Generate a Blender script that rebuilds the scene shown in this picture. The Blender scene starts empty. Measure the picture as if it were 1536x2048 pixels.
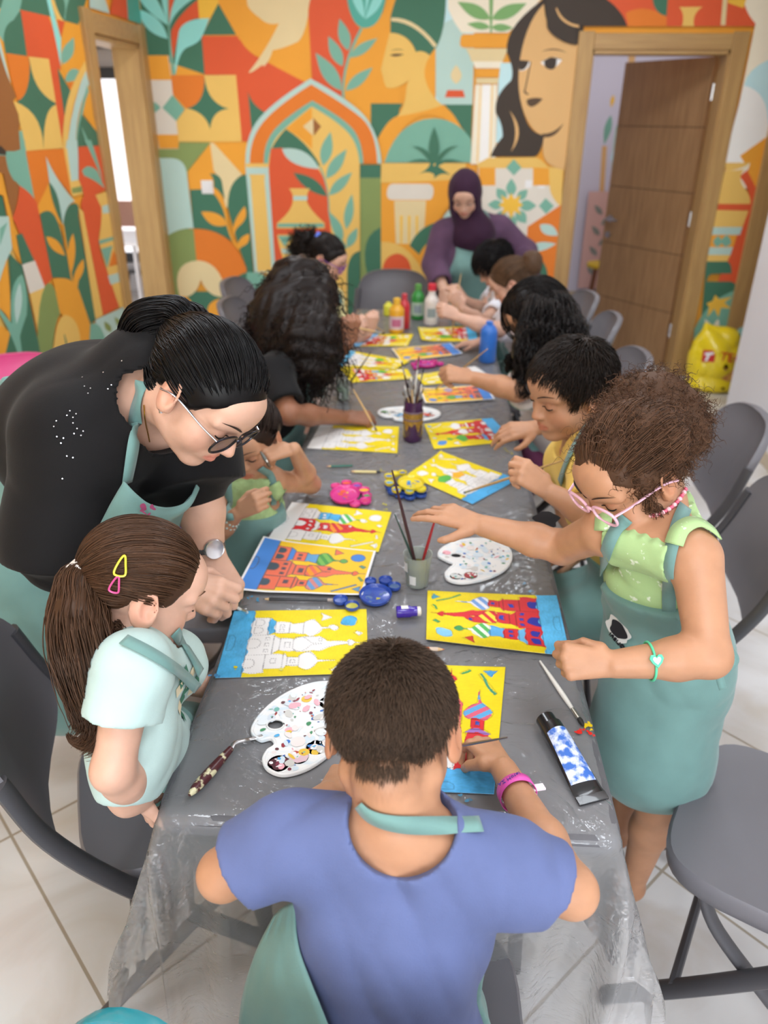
import bpy, math, random
import numpy as np
from mathutils import Vector, Matrix
scene = bpy.context.scene
COL = scene.collection
# ------------------------------------------------------------------ camera
F_PX = 1533.0
PITCH, YAW, ROLL = math.radians(27.3), math.radians(3.1), math.radians(0.44)
CAM = np.array([0.0, 0.0, 1.74])
fw = np.array([-math.sin(YAW)*math.cos(PITCH), math.cos(YAW)*math.cos(PITCH), -math.sin(PITCH)])
r0 = np.array([math.cos(YAW), math.sin(YAW), 0.0]); u0 = np.cross(r0, fw)
CR = r0*math.cos(ROLL)+u0*math.sin(ROLL); CU = -r0*math.sin(ROLL)+u0*math.cos(ROLL); CW = fw
camd = bpy.data.cameras.new('camera'); cam = bpy.data.objects.new('camera', camd); COL.objects.link(cam)
camd.sensor_fit = 'VERTICAL'; camd.sensor_height = 36.0; camd.lens = F_PX/2048*36.0
camd.clip_start = 0.02; camd.clip_end = 200
cam.matrix_world = Matrix(((CR[0], CU[0], -CW[0], CAM[0]), (CR[1], CU[1], -CW[1], CAM[1]), (CR[2], CU[2], -CW[2], CAM[2]), (0, 0, 0, 1)))
camd.dof.use_dof = True; camd.dof.focus_distance = 1.25; camd.dof.aperture_fstop = 3.2
scene.camera = cam
# ------------------------------------------------------------------ world, light, exposure
vs = scene.view_settings
vs.view_transform = 'Standard'; vs.look = 'None'; vs.gamma = 1.0; vs.use_curve_mapping = False
vs.exposure = -0.1
wd = bpy.data.worlds.new('world'); scene.world = wd; wd.use_nodes = True
wn = wd.node_tree.nodes; bg = wn['Background']
sky = wn.new('ShaderNodeTexSky'); sky.sky_type = 'NISHITA'; sky.sun_elevation = math.radians(50); sky.sun_rotation = math.radians(200); sky.sun_disc = False
wd.node_tree.links.new(sky.outputs[0], bg.inputs[0]); bg.inputs[1].default_value = 0.35
def area(name, loc, size, power, rot=(0, 0, 0), color=(1, 1, 1)):
    d = bpy.data.lights.new(name, 'AREA'); d.shape = 'RECTANGLE'; d.size, d.size_y = size; d.energy = power; d.color = color
    o = bpy.data.objects.new(name, d); COL.objects.link(o); o.location = loc; o.rotation_euler = rot
    return o
CEIL = 2.95
LAMPS = [(-0.9, 0.3), (0.9, 0.3), (-0.9, 2.3), (0.9, 2.3), (-0.9, 4.4), (0.9, 4.4), (0.0, -1.6)]
for lx, ly in LAMPS:
    area('ceiling_panel_light', (lx, ly, CEIL-0.03), (0.58, 0.58), 19, color=(0.87, 0.93, 1.0))
# fill light added behind the camera, then daylight from balcony door and corridor
area('front_fill_light', (0.3, -2.35, 1.7), (2.4, 1.3), 85, (math.radians(90), 0, 0), (0.95, 0.98, 1.0))
area('balcony_daylight', (-3.6, 5.3, 1.4), (1.2, 2.0), 40, (0, math.radians(-90), 0), (0.93, 0.97, 1.0))
area('corridor_light', (1.75, 7.3, 2.85), (0.9, 0.9), 16)
random.seed(7); RNG = np.random.default_rng(7)
# ------------------------------------------------------------------ pixel of the photograph -> point of the room
def A(*v): return np.array(v, float)
def ray(px, py):
    d = CW*F_PX+CR*(px-768)-CU*(py-1024); return d/np.linalg.norm(d)
def onz(px, py, z=0.742): d = ray(px, py); return CAM+d*(z-CAM[2])/d[2]
def ony(px, py, y): d = ray(px, py); return CAM+d*(y-CAM[1])/d[1]
def onx(px, py, x): d = ray(px, py); return CAM+d*(x-CAM[0])/d[0]
def od(px, py, Z): d = ray(px, py); return CAM+d*Z/(d@CW)
def castpx(f, px, py, t0=0.35, n=90):
    """first point of a field seen through a pixel"""
    d = ray(px, py); p = CAM+d*t0
    for _ in range(n):
        v = f.at(p)[0]
        if v < 0.0008: return p
        p = p+d*max(min(v*0.75, 0.08), 0.0006)
        if np.linalg.norm(p-CAM) > 7: return None
    return p if v < 0.01 else None
def castpath(f, pts, off=0.003, k=8, sm=3):
    Q = spline([A(x, y, 0) for x, y in pts], k); P = [castpx(f, q[0], q[1]) for q in Q]; P = np.array([p for p in P if p is not None])
    P = P+f.grad(P)*off
    for _ in range(sm): P[1:-1] = (P[:-2]+2*P[1:-1]+P[2:])/4
    return P
def nrm(v): v = np.asarray(v, float); return v/(np.linalg.norm(v)+1e-12)
# ------------------------------------------------------------------ materials
def lin(h):
    if not isinstance(h, str): return tuple(h)[:3]
    h = h.lstrip('#'); v = [int(h[i:i+2], 16)/255 for i in (0, 2, 4)]
    return tuple(c/12.92 if c <= 0.04045 else ((c+0.055)/1.055)**2.4 for c in v)
MATS = {}
def mat(name, col, rough=0.5, var=0.0, vscale=8.0, bump=0.0, bscale=40.0, metal=0.0, spec=0.5, sheen=0.0, trans=0.0, col2=None, stretch=(1, 1, 1), coat=0.0, attr=None, sss=0.0, thr=(0.35, 0.65), emit=0.0, coords='Object'):
    """principled material: base colour, optional noise mix towards col2, noise bump, optional colour attribute multiplied in"""
    if name in MATS: return MATS[name]
    m = bpy.data.materials.new(name); m.use_nodes = True; nt = m.node_tree; N, L = nt.nodes, nt.links
    b = N['Principled BSDF']; c = lin(col)
    b.inputs['Base Color'].default_value = (*c, 1); b.inputs['Roughness'].default_value = rough; b.inputs['Metallic'].default_value = metal
    b.inputs['Specular IOR Level'].default_value = spec; b.inputs['Transmission Weight'].default_value = trans
    b.inputs['Sheen Weight'].default_value = sheen; b.inputs['Coat Weight'].default_value = coat
    if sss: b.inputs['Subsurface Weight'].default_value = sss; b.inputs['Subsurface Radius'].default_value = (0.012, 0.005, 0.003); b.inputs['Subsurface Scale'].default_value = 1.0
    if emit: b.inputs['Emission Color'].default_value = (*c, 1); b.inputs['Emission Strength'].default_value = emit
    tc = N.new('ShaderNodeTexCoord'); mp = N.new('ShaderNodeMapping'); mp.inputs['Scale'].default_value = stretch
    L.new(tc.outputs[coords], mp.inputs[0]); out = None
    if var or col2:
        n = N.new('ShaderNodeTexNoise'); n.inputs['Scale'].default_value = vscale; n.inputs['Detail'].default_value = 5; L.new(mp.outputs[0], n.inputs[0])
        rp = N.new('ShaderNodeMapRange'); rp.inputs[1].default_value, rp.inputs[2].default_value = thr; L.new(n.outputs[0], rp.inputs[0])
        mx = N.new('ShaderNodeMix'); mx.data_type = 'RGBA'; L.new(rp.outputs[0], mx.inputs[0])
        c2 = lin(col2) if col2 else tuple(min(1, x*(1+var)) for x in c); c1 = c if col2 else tuple(x*(1-var) for x in c)
        mx.inputs[6].default_value = (*c1, 1); mx.inputs[7].default_value = (*c2, 1); out = mx.outputs[2]
    if attr:
        at = N.new('ShaderNodeAttribute'); at.attribute_name = attr
        mm = N.new('ShaderNodeMix'); mm.data_type = 'RGBA'; mm.blend_type = 'MULTIPLY'; mm.inputs[0].default_value = 1.0
        if out: L.new(out, mm.inputs[6])
        else: mm.inputs[6].default_value = (*c, 1)
        L.new(at.outputs[0], mm.inputs[7]); out = mm.outputs[2]
    if out: L.new(out, b.inputs['Base Color'])
    if bump:
        n2 = N.new('ShaderNodeTexNoise'); n2.inputs['Scale'].default_value = bscale; n2.inputs['Detail'].default_value = 6; L.new(mp.outputs[0], n2.inputs[0])
        bp = N.new('ShaderNodeBump'); bp.inputs['Strength'].default_value = bump; bp.inputs['Distance'].default_value = 0.01; L.new(n2.outputs[0], bp.inputs['Height']); L.new(bp.outputs[0], b.inputs['Normal'])
    MATS[name] = m; return m
# ------------------------------------------------------------------ objects
def mesh_np(name, V, Fc, m, parent=None, smooth=True, mi=None, tint=None):
    """one mesh object out of numpy arrays: Fc is an array of faces or a list of arrays / lists of different sizes"""
    me = bpy.data.meshes.new(name); V = np.asarray(V, np.float32)
    if isinstance(Fc, np.ndarray): Fc = [Fc]
    fl = []; st = []; tot = []; off = 0
    for f in Fc:
        f = np.asarray(f, np.int32)
        if f.ndim == 1: f = f[None]
        n, k = f.shape; fl.append(f.ravel()); st.append(off+np.arange(n)*k); tot.append(np.full(n, k)); off += n*k
    fl = np.concatenate(fl); st = np.concatenate(st); tot = np.concatenate(tot)
    me.vertices.add(len(V)); me.vertices.foreach_set('co', V.ravel())
    me.loops.add(len(fl)); me.loops.foreach_set('vertex_index', fl.astype(np.int32))
    me.polygons.add(len(st)); me.polygons.foreach_set('loop_start', st.astype(np.int32))
    me.polygons.foreach_set('loop_total', tot.astype(np.int32))
    for mm in (m if isinstance(m, (list, tuple)) else [m]): me.materials.append(mm)
    if mi is not None: me.polygons.foreach_set('material_index', np.asarray(mi, np.int32))
    me.update(calc_edges=True); me.validate()
    me.polygons.foreach_set('use_smooth', np.full(len(me.polygons), bool(smooth)))
    if tint is not None:
        a = me.color_attributes.new('tint', 'FLOAT_COLOR', 'POINT'); t = np.ones((len(V), 4), np.float32); t[:, :3] = tint; a.data.foreach_set('color', t.ravel())
    o = bpy.data.objects.new(name, me); COL.objects.link(o)
    if parent is not None: adopt(o, parent)
    return o
def adopt(o, parent):
    o.parent = parent
    inv = Matrix.Identity(4); p = parent; chain = []
    while p is not None: chain.append(p); p = p.parent
    for p in reversed(chain): inv = inv @ p.matrix_parent_inverse @ p.matrix_basis
    o.matrix_parent_inverse = inv.inverted()
def tag(o, label, cat, group=None, kind=None):
    o['label'] = label; o['category'] = cat
    if group: o['group'] = group
    if kind: o['kind'] = kind
    return o
def empty(name, loc, label=None, cat=None, group=None, rz=0.0):
    o = bpy.data.objects.new(name, None); o.empty_display_size = 0.05; COL.objects.link(o); o.location = tuple(loc); o.rotation_euler = (0, 0, rz)
    if label: tag(o, label, cat, group)
    return o
def copy_tree(o, parent=None):
    c = o.copy(); COL.objects.link(c)
    if parent is not None: c.parent = parent
    for ch in list(o.children): copy_tree(ch, c)
    return c
class MB:
    """mesh builder: collects vertices and faces with material slots and links them as one mesh"""
    def __init__(s): s.v = []; s.f = []; s.mi = []; s.ms = []
    def slot(s, m):
        if m not in s.ms: s.ms.append(m)
        return s.ms.index(m)
    def add(s, V, Fs, m):
        o = len(s.v); k = s.slot(m); s.v += [tuple(map(float, p)) for p in V]
        for f in Fs: s.f.append([int(i)+o for i in f]); s.mi.append(k)
    def box(s, c, sz, m, M=None):
        x, y, z = [v/2 for v in sz]; P = np.array([(i*x, j*y, k*z) for i in (-1, 1) for j in (-1, 1) for k in (-1, 1)])
        if M is not None: P = P @ np.asarray(M).T
        s.add(P+np.asarray(c), [(0, 1, 3, 2), (4, 6, 7, 5), (0, 4, 5, 1), (2, 3, 7, 6), (0, 2, 6, 4), (1, 5, 7, 3)], m)
    def tube(s, pts, r, m, n=10, caps=True, flat=None):
        V, Fq = tube(pts, r, n, flat)
        s.add(V, Fq, m)
        if caps: s.add(V[:n], [list(range(n))[::-1]], m); s.add(V[-n:], [list(range(n))], m)
    def lathe(s, prof, m, c=(0, 0, 0), n=28, M=None):
        V = []; Fs = []
        for r, z in prof:
            for i in range(n): t = 2*math.pi*i/n; V.append((r*math.cos(t), r*math.sin(t), z))
        for j in range(len(prof)-1):
            for i in range(n): k = (i+1) % n; Fs.append((j*n+i, j*n+k, (j+1)*n+k, (j+1)*n+i))
        V = np.array(V)
        if prof[0][0] > 1e-6: Fs.append(tuple(range(n))[::-1])
        if prof[-1][0] > 1e-6: Fs.append(tuple(range((len(prof)-1)*n, len(prof)*n)))
        if M is not None: V = V @ np.asarray(M).T
        s.add(V+np.asarray(c), Fs, m)
    def build(s, name, parent=None, smooth=True, bevel=0.0, seg=2, angle=None):
        bysz = {}
        for f, k in zip(s.f, s.mi): bysz.setdefault(len(f), ([], []))[0].append(f); bysz[len(f)][1].append(k)
        Fc = [np.array(v[0]) for v in bysz.values()]; mi = np.concatenate([v[1] for v in bysz.values()])
        o = mesh_np(name, np.array(s.v), Fc, s.ms, parent, smooth, mi)
        if smooth: autosmooth(o, angle or 40)
        if bevel: b = o.modifiers.new('bevel', 'BEVEL'); b.width = bevel; b.segments = seg; b.limit_method = 'ANGLE'; b.harden_normals = False
        return o
def autosmooth(o, deg=40):
    me = o.data; th = math.cos(math.radians(deg)); n = len(me.polygons)
    nor = np.empty(n*3, np.float32); me.polygons.foreach_get('normal', nor); nor = nor.reshape(-1, 3)
    le = np.empty(len(me.loops), np.int32); me.loops.foreach_get('edge_index', le)
    tot = np.empty(n, np.int32); me.polygons.foreach_get('loop_total', tot); pf = np.repeat(np.arange(n), tot)
    od_ = np.argsort(le, kind='stable'); le2 = le[od_]; pf2 = pf[od_]
    same = np.nonzero(le2[1:] == le2[:-1])[0]; dt = (nor[pf2[same]]*nor[pf2[same+1]]).sum(1)
    sh = np.zeros(len(me.edges), bool); sh[le2[same[dt < th]]] = True
    me.edges.foreach_set('use_edge_sharp', sh) if hasattr(me.edges[0], 'use_edge_sharp') else None
def frames(P, up=None):
    P = np.asarray(P, float); T = np.gradient(P, axis=0); T /= np.linalg.norm(T, axis=1, keepdims=True)+1e-12
    u = np.array((0, 0, 1.0)) if up is None else nrm(up)
    if abs(T[0] @ u) > 0.95: u = np.array((1.0, 0.2, 0))
    Nn = np.zeros_like(P); n = nrm(u-T[0]*(u @ T[0]))
    for i in range(len(P)): n = nrm(n-T[i]*(n @ T[i])); Nn[i] = n
    return T, Nn, np.cross(T, Nn)
def tube(pts, r, n=10, flat=None, up=None):
    P = np.asarray(pts, float); r = np.broadcast_to(np.asarray(r, float), (len(P),)); T, Nn, B = frames(P, up)
    t = 2*np.pi*np.arange(n)/n; f = 1.0 if flat is None else flat
    V = P[:, None]+r[:, None, None]*(np.cos(t)[None, :, None]*B[:, None]+f*np.sin(t)[None, :, None]*Nn[:, None])
    m = len(P); i = np.arange(m-1)[:, None]*n; j = np.arange(n)[None]; k = (j+1) % n
    Fq = np.stack([i+j, i+k, i+n+k, i+n+j], -1).reshape(-1, 4)
    return V.reshape(-1, 3), Fq
def spline(P, n=12, closed=False):
    """Catmull-Rom through points"""
    P = np.asarray(P, float); k = len(P)
    if closed: idx = np.arange(-1, k+2) % k; Q = P[idx]; segs = k
    else: Q = np.vstack([2*P[0]-P[1], P, 2*P[-1]-P[-2]]); segs = k-1
    t = np.linspace(0, 1, n, endpoint=False)[:, None]; out = []
    for i in range(segs):
        p0, p1, p2, p3 = Q[i:i+4]
        out.append(0.5*((2*p1)+(p2-p0)*t+(2*p0-5*p1+4*p2-p3)*t*t+(3*p1-p0-3*p2+p3)*t**3))
    out = np.vstack(out)
    return out if closed else np.vstack([out, P[-1:]])
# ------------------------------------------------------------------ signed-distance modelling, meshed by surface nets
class SDF:
    def __init__(s): s.ops = []; s.lo = np.full(3, 1e9); s.hi = np.full(3, -1e9)
    def _g(s, lo, hi): s.lo = np.minimum(s.lo, lo); s.hi = np.maximum(s.hi, hi)
    def cap(s, a, b, ra, rb=None, k=0.01, n=None, fl=1.0, sub=False, inf=0.0):
        rb = ra if rb is None else rb; a = np.asarray(a, float); b = np.asarray(b, float)
        s.ops.append(('c', (a, b, ra, rb, None if n is None else nrm(n), fl), k, sub))
        if not sub: r = max(ra, rb); s._g(np.minimum(a, b)-r, np.maximum(a, b)+r)
        return s
    def ell(s, c, rad, M=None, k=0.01, sub=False):
        c = np.asarray(c, float); M = np.eye(3) if M is None else np.asarray(M, float)   # columns = axes
        s.ops.append(('e', (c, np.asarray(rad, float), M), k, sub))
        if not sub: e = np.sqrt(((M*np.asarray(rad))**2).sum(1)); s._g(c-e, c+e)
        return s
    def sleeve(s, a, b, ra, rb, pp, pn, ri, k=0.02):
        """tapered tube a-b that ends in an open, hollow cuff at the plane pp, pn"""
        a = np.asarray(a, float); b = np.asarray(b, float); s.ops.append(('k', (a, b, ra, rb, np.asarray(pp, float), nrm(pn), ri), k, False)); r = max(ra, rb); s._g(np.minimum(a, b)-r, np.maximum(a, b)+r); return s
    def limb(s, P, R, k=0.01, n=None, fl=1.0):
        for i in range(len(P)-1): s.cap(P[i], P[i+1], R[i], R[i+1], k, n, fl)
        return s
    def half(s, p, n, k=0.0): s.ops.append(('h', (np.asarray(p, float), nrm(n)), k, False)); return s   # keeps the side opposite to n
    def fn(s, f, rng=0.03): s.ops.append(('f', f, rng, False)); return s          # d += f(P) near the surface
    def cut(s, f): s.ops.append(('x', f, 0, False)); return s                      # d = max(d, f(P))
    def shell(s, t): s.ops.append(('t', t, 0, False)); return s                    # keep a layer of thickness t under the surface
    def merge(s, o, grow=0.0):
        for op in o.ops:
            if op[0] == 'c' and grow: a, b, ra, rb, n, fl = op[1]; op = ('c', (a, b, ra+grow, rb+grow, n, fl), op[2], op[3])
            elif op[0] == 'e' and grow: c, r, M = op[1]; op = ('e', (c, r+grow, M), op[2], op[3])
            s.ops.append(op)
        s._g(o.lo-grow, o.hi+grow); return s
    @staticmethod
    def dist(t, a, X, Y, Z):
        if t == 'c':
            p, q, ra, rb, n, fl = a; ab = q-p; L2 = ab @ ab+1e-12
            x, y, z = X-p[0], Y-p[1], Z-p[2]; tt = np.clip((x*ab[0]+y*ab[1]+z*ab[2])/L2, 0, 1)
            x, y, z = x-tt*ab[0], y-tt*ab[1], z-tt*ab[2]; d2 = x*x+y*y+z*z
            if n is not None and fl != 1.0:
                c = x*n[0]+y*n[1]+z*n[2]; d2 = d2+c*c*(fl*fl-1)
                return (np.sqrt(d2)-(ra+(rb-ra)*tt))/(1+0.5*(fl-1))
            return np.sqrt(d2)-(ra+(rb-ra)*tt)
        if t == 'k':
            p, q, ra, rb, pp, pn, ri = a; d = SDF.dist('c', (p, q, ra, rb, None, 1.0), X, Y, Z); pl = (X-pp[0])*pn[0]+(Y-pp[1])*pn[1]+(Z-pp[2])*pn[2]
            m = pp-pn*0.06; ins = SDF.dist('c', (m, pp+pn*0.1, ri*0.7, ri, None, 1.0), X, Y, Z); return np.maximum(np.maximum(d, pl), -ins)
        c, r, M = a; x, y, z = X-c[0], Y-c[1], Z-c[2]
        u = [(x*M[0, i]+y*M[1, i]+z*M[2, i]) for i in range(3)]
        k0 = np.sqrt(sum((u[i]/r[i])**2 for i in range(3)))+1e-9; k1 = np.sqrt(sum((u[i]/r[i]**2)**2 for i in range(3)))+1e-9
        return k0*(k0-1)/k1
    @staticmethod
    def comb(Fv, d, k, sub):
        if sub:
            d = -d
            if k <= 0: return np.maximum(Fv, d)
            h = np.maximum(k-np.abs(Fv-d), 0)/k; return np.maximum(Fv, d)+h*h*k*0.25
        if k <= 0: return np.minimum(Fv, d)
        h = np.maximum(k-np.abs(Fv-d), 0)/k; return np.minimum(Fv, d)-h*h*k*0.25
    def at(s, P):
        P = np.atleast_2d(P); X, Y, Z = P.T; Fv = np.full(len(P), 1.0)
        for t, a, k, sub in s.ops:
            if t in 'cek': Fv = s.comb(Fv, s.dist(t, a, X, Y, Z), k, sub)
            elif t == 'h': Fv = np.maximum(Fv, (P-a[0]) @ a[1])
            elif t == 'x': Fv = np.maximum(Fv, a(P))
            elif t == 'f': Fv = Fv+a(P)
            elif t == 't': Fv = np.maximum(Fv, -Fv-a)
        return Fv
    def grad(s, P, e=1e-3):
        P = np.atleast_2d(P); g = np.stack([s.at(P+np.eye(3)[i]*e)-s.at(P-np.eye(3)[i]*e) for i in range(3)], 1)
        return g/(np.linalg.norm(g, axis=1, keepdims=True)+1e-12)
    def snap(s, P, off=0.0, it=6):
        P = np.array(np.atleast_2d(P), float)
        for _ in range(it): P -= s.grad(P)*(np.clip(s.at(P)-off, -0.03, 0.03))[:, None]*0.9
        return P
    def mesh(s, h, lo=None, hi=None, pad=0.012):
        lo = s.lo-pad if lo is None else np.asarray(lo, float); hi = s.hi+pad if hi is None else np.asarray(hi, float)
        n = np.ceil((hi-lo)/h).astype(int)+1; ax = [lo[i]+h*np.arange(n[i]) for i in range(3)]
        Fv = np.full(n, 1.0, np.float32)
        for t, a, k, sub in s.ops:
            if t in 'cek':
                if t in 'ck': r = max(a[2], a[3]); bl, bh = np.minimum(a[0], a[1])-r, np.maximum(a[0], a[1])+r
                else: e = np.sqrt(((a[2]*a[1])**2).sum(1)); bl, bh = a[0]-e, a[0]+e
                m = k+4*h+0.004; i0 = np.clip(np.floor((bl-m-lo)/h).astype(int), 0, n); i1 = np.clip(np.ceil((bh+m-lo)/h).astype(int)+1, 0, n)
                if (i1 <= i0).any(): continue
                sl = tuple(slice(i0[i], i1[i]) for i in range(3))
                d = s.dist(t, a, ax[0][sl[0]][:, None, None].astype(np.float32), ax[1][sl[1]][None, :, None].astype(np.float32), ax[2][sl[2]][None, None, :].astype(np.float32))
                Fv[sl] = s.comb(Fv[sl], d, k, sub)
            elif t == 'h':
                p, nn = a; Fv = np.maximum(Fv, ((ax[0]-p[0])*nn[0])[:, None, None]+((ax[1]-p[1])*nn[1])[None, :, None]+((ax[2]-p[2])*nn[2])[None, None, :]).astype(np.float32)
            elif t == 't': Fv = np.maximum(Fv, -Fv-a)
            else:
                ii = np.nonzero(np.abs(Fv) < (k if t == 'f' else 0.05)); P = np.stack([ax[q][ii[q]] for q in range(3)], 1)
                if t == 'f': Fv[ii] += a(P).astype(np.float32)
                else: Fv[ii] = np.maximum(Fv[ii], a(P)).astype(np.float32)
        return surfnet(Fv, lo, h)
class Un(SDF):
    """plain union of finished fields (for casting and snapping only)"""
    def __init__(s, *F): s.F = F
    def at(s, P): return np.min([f.at(P) for f in s.F], 0)
def surfnet(Fv, lo, h):
    s = Fv < 0; n = np.array(Fv.shape)
    c = np.zeros(n-1, np.int8)
    for i in (0, 1):
        for j in (0, 1):
            for k in (0, 1): c += s[i:n[0]-1+i, j:n[1]-1+j, k:n[2]-1+k]
    act = (c > 0) & (c < 8); I = np.stack(np.nonzero(act), 1); idx = np.full(n-1, -1, np.int32); idx[act] = np.arange(len(I))
    cor = [(i, j, k) for i in (0, 1) for j in (0, 1) for k in (0, 1)]
    val = np.stack([Fv[I[:, 0]+i, I[:, 1]+j, I[:, 2]+k] for i, j, k in cor], 1)
    acc = np.zeros((len(I), 3)); cnt = np.zeros(len(I))
    for a in range(8):
        for b in range(a+1, 8):
            pa, pb = np.array(cor[a]), np.array(cor[b])
            if np.abs(pa-pb).sum() != 1: continue
            va, vb = val[:, a], val[:, b]; m = (va < 0) != (vb < 0); t = np.where(m, va/(np.where(m, va-vb, 1)), 0)
            acc += np.where(m[:, None], pa+(pb-pa)*t[:, None], 0); cnt += m
    V = lo+h*(I+acc/np.maximum(cnt, 1)[:, None]); Q = []
    for x in range(3):
        y, z = (x+1) % 3, (x+2) % 3
        sl0 = [slice(None)]*3; sl1 = [slice(None)]*3; sl0[x] = slice(0, n[x]-1); sl1[x] = slice(1, n[x])
        d = s[tuple(sl0)] != s[tuple(sl1)]; E = np.stack(np.nonzero(d), 1)
        ok = (E[:, y] > 0) & (E[:, y] < n[y]-1) & (E[:, z] > 0) & (E[:, z] < n[z]-1); E = E[ok]
        def cell(dy, dz): q = E.copy(); q[:, y] += dy; q[:, z] += dz; return idx[q[:, 0], q[:, 1], q[:, 2]]
        q = np.stack([cell(-1, -1), cell(0, -1), cell(0, 0), cell(-1, 0)], 1)
        fl = ~s[E[:, 0], E[:, 1], E[:, 2]]; q[fl] = q[fl][:, ::-1]; Q.append(q)
    Q = np.concatenate(Q); Q = Q[(Q >= 0).all(1)]
    return V, Q
def relax(V, Q, it=3, f=0.5):
    """soften the stair steps of a field mesh"""
    E = np.concatenate([Q[:, [0, 1]], Q[:, [1, 2]], Q[:, [2, 3]], Q[:, [3, 0]]]); E = np.concatenate([E, E[:, ::-1]]); c = np.bincount(E[:, 0], minlength=len(V)).astype(float)
    for _ in range(it):
        a = np.stack([np.bincount(E[:, 0], V[E[:, 1], k], len(V)) for k in range(3)], 1)/np.maximum(c, 1)[:, None]; V = V+(a-V)*f*(c > 0)[:, None]
    return V
def fold(seed, amp, freq, dirs=None, n=4, stretch=(1, 1, 1)):
    """cloth creases: ridged warped waves"""
    freq = freq*1.9; g = np.random.default_rng(seed); K = g.normal(size=(n, 3))*np.array(stretch); K = K/np.linalg.norm(K, axis=1, keepdims=True)*freq*g.uniform(0.6, 1.5, (n, 1)); ph = g.uniform(0, 6.28, n); W2 = g.normal(size=(3, 3))*freq*0.35
    def f(P):
        q = P+0.35/freq*np.sin(P @ W2.T+ph[:3]); v = 0
        for i in range(n): v = v+(1-2*np.abs(np.sin(0.5*(q @ K[i]+ph[i])))**0.8)*(0.35+0.65*np.sin(0.21*(P @ K[(i+1) % n])+ph[i]*2))
        return (amp/n*v)
    return f
# ------------------------------------------------------------------ room shell
XL, YB, XR = -1.93, 5.80, 1.93
W_T = 0.16
PAL = {'A': '#eda338', 'O': '#e37d2c', 'R': '#de5c35', 'G': '#44755d', 'T': '#7cb29d', 'Q': '#b8d4cb', 'Y': '#ebc067', 'C': '#e4cf9e', 'W': '#e0d8cb', 'V': '#87995b', 'U': '#93dbd2', 'N': '#9c6538', 'H': '#41372f', 'S': '#dfb277', 'K': '#5a4634', 'L': '#7fae6d', 'E': '#f3e9d2', 'D': '#c4e6ea', 'B': '#58ad9c', 'Z': '#f4f2ee', 'M': '#f2bf45'}
def pm(k): return mat('mural_paint_'+PAL[k].lstrip('#'), PAL[k], rough=0.6, var=0.025, vscale=3, bump=0.02, bscale=160, spec=0.3)
CROP = {'B1': (270, 0, 5.908), 'B2': (480, 0, 5.12), 'B3': (740, 0, 3.657), 'B4': (290, 270, 4.996), 'B5': (480, 140, 4.653), 'B6': (740, 190, 3.657), 'L1': (0, 0, 5.688), 'L2': (0, 280, 4.454), 'R1': (1380, 0, 2.923), 'D1': (1100, 0, 3.2)}
def outline(s, n=7):
    """'x,y ~x,y' -> points; ~ marks a quadratic control point"""
    P = [(t[0] == '~', tuple(float(v) for v in t.lstrip('~').split(','))) for t in s.split()]
    k = next(i for i, p in enumerate(P) if not p[0]); P = P[k:]+P[:k]; Q = []
    for i, p in enumerate(P):
        Q.append(p)
        if p[0] and P[(i+1) % len(P)][0]: q = P[(i+1) % len(P)][1]; Q.append((False, ((p[1][0]+q[0])/2, (p[1][1]+q[1])/2)))
    out = []; i = 0; m = len(Q)
    while i < m:
        a = np.array(Q[i][1]); nx = Q[(i+1) % m]; out.append(a)
        if nx[0]:
            c = np.array(nx[1]); b = np.array(Q[(i+2) % m][1])
            for t in np.linspace(0, 1, n+1)[1:-1]: out.append((1-t)**2*a+2*t*(1-t)*c+t*t*b)
            i += 2
        else: i += 1
    return np.array(out)
def leafo(x0, y0, x1, y1, w):
    a, b = A(x0, y0), A(x1, y1); d = b-a; n = A(-d[1], d[0])/np.linalg.norm(d)*w/2; t = np.linspace(0, 1, 9); f = np.sin(np.pi*t**0.85)
    return np.vstack([a+d*t[:, None]+n*f[:, None], (a+d*t[:, None]-n*f[:, None])[::-1][1:-1]])
from mathutils.geometry import tessellate_polygon
def fill(mb, P3, m):
    P3 = [Vector(p) for p in P3]; tr = tessellate_polygon([P3]); mb.add(P3, tr, m)
class Mural:
    def __init__(s, mb, f, n): s.mb, s.f, s.n, s.k = mb, f, A(*n), 0
    def put(s, c, crop, P):
        ox, oy, sc = CROP[crop]; s.k += 1
        fill(s.mb, [s.f(ox+p[0]/sc, oy+p[1]/sc)+s.n*(0.0004+0.00012*s.k) for p in P], pm(c))
    def many(s, txt):
        for ln in txt.strip().splitlines():
            h, r = ln.strip().split(':', 1); cr, c = h.split()
            if r.startswith('leaf'):
                for q in r[4:].split(';'): s.put(c, cr, leafo(*[float(v) for v in q.split(',')]))
            else:
                for q in r.split('|'): s.put(c, cr, outline(q))
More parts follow.
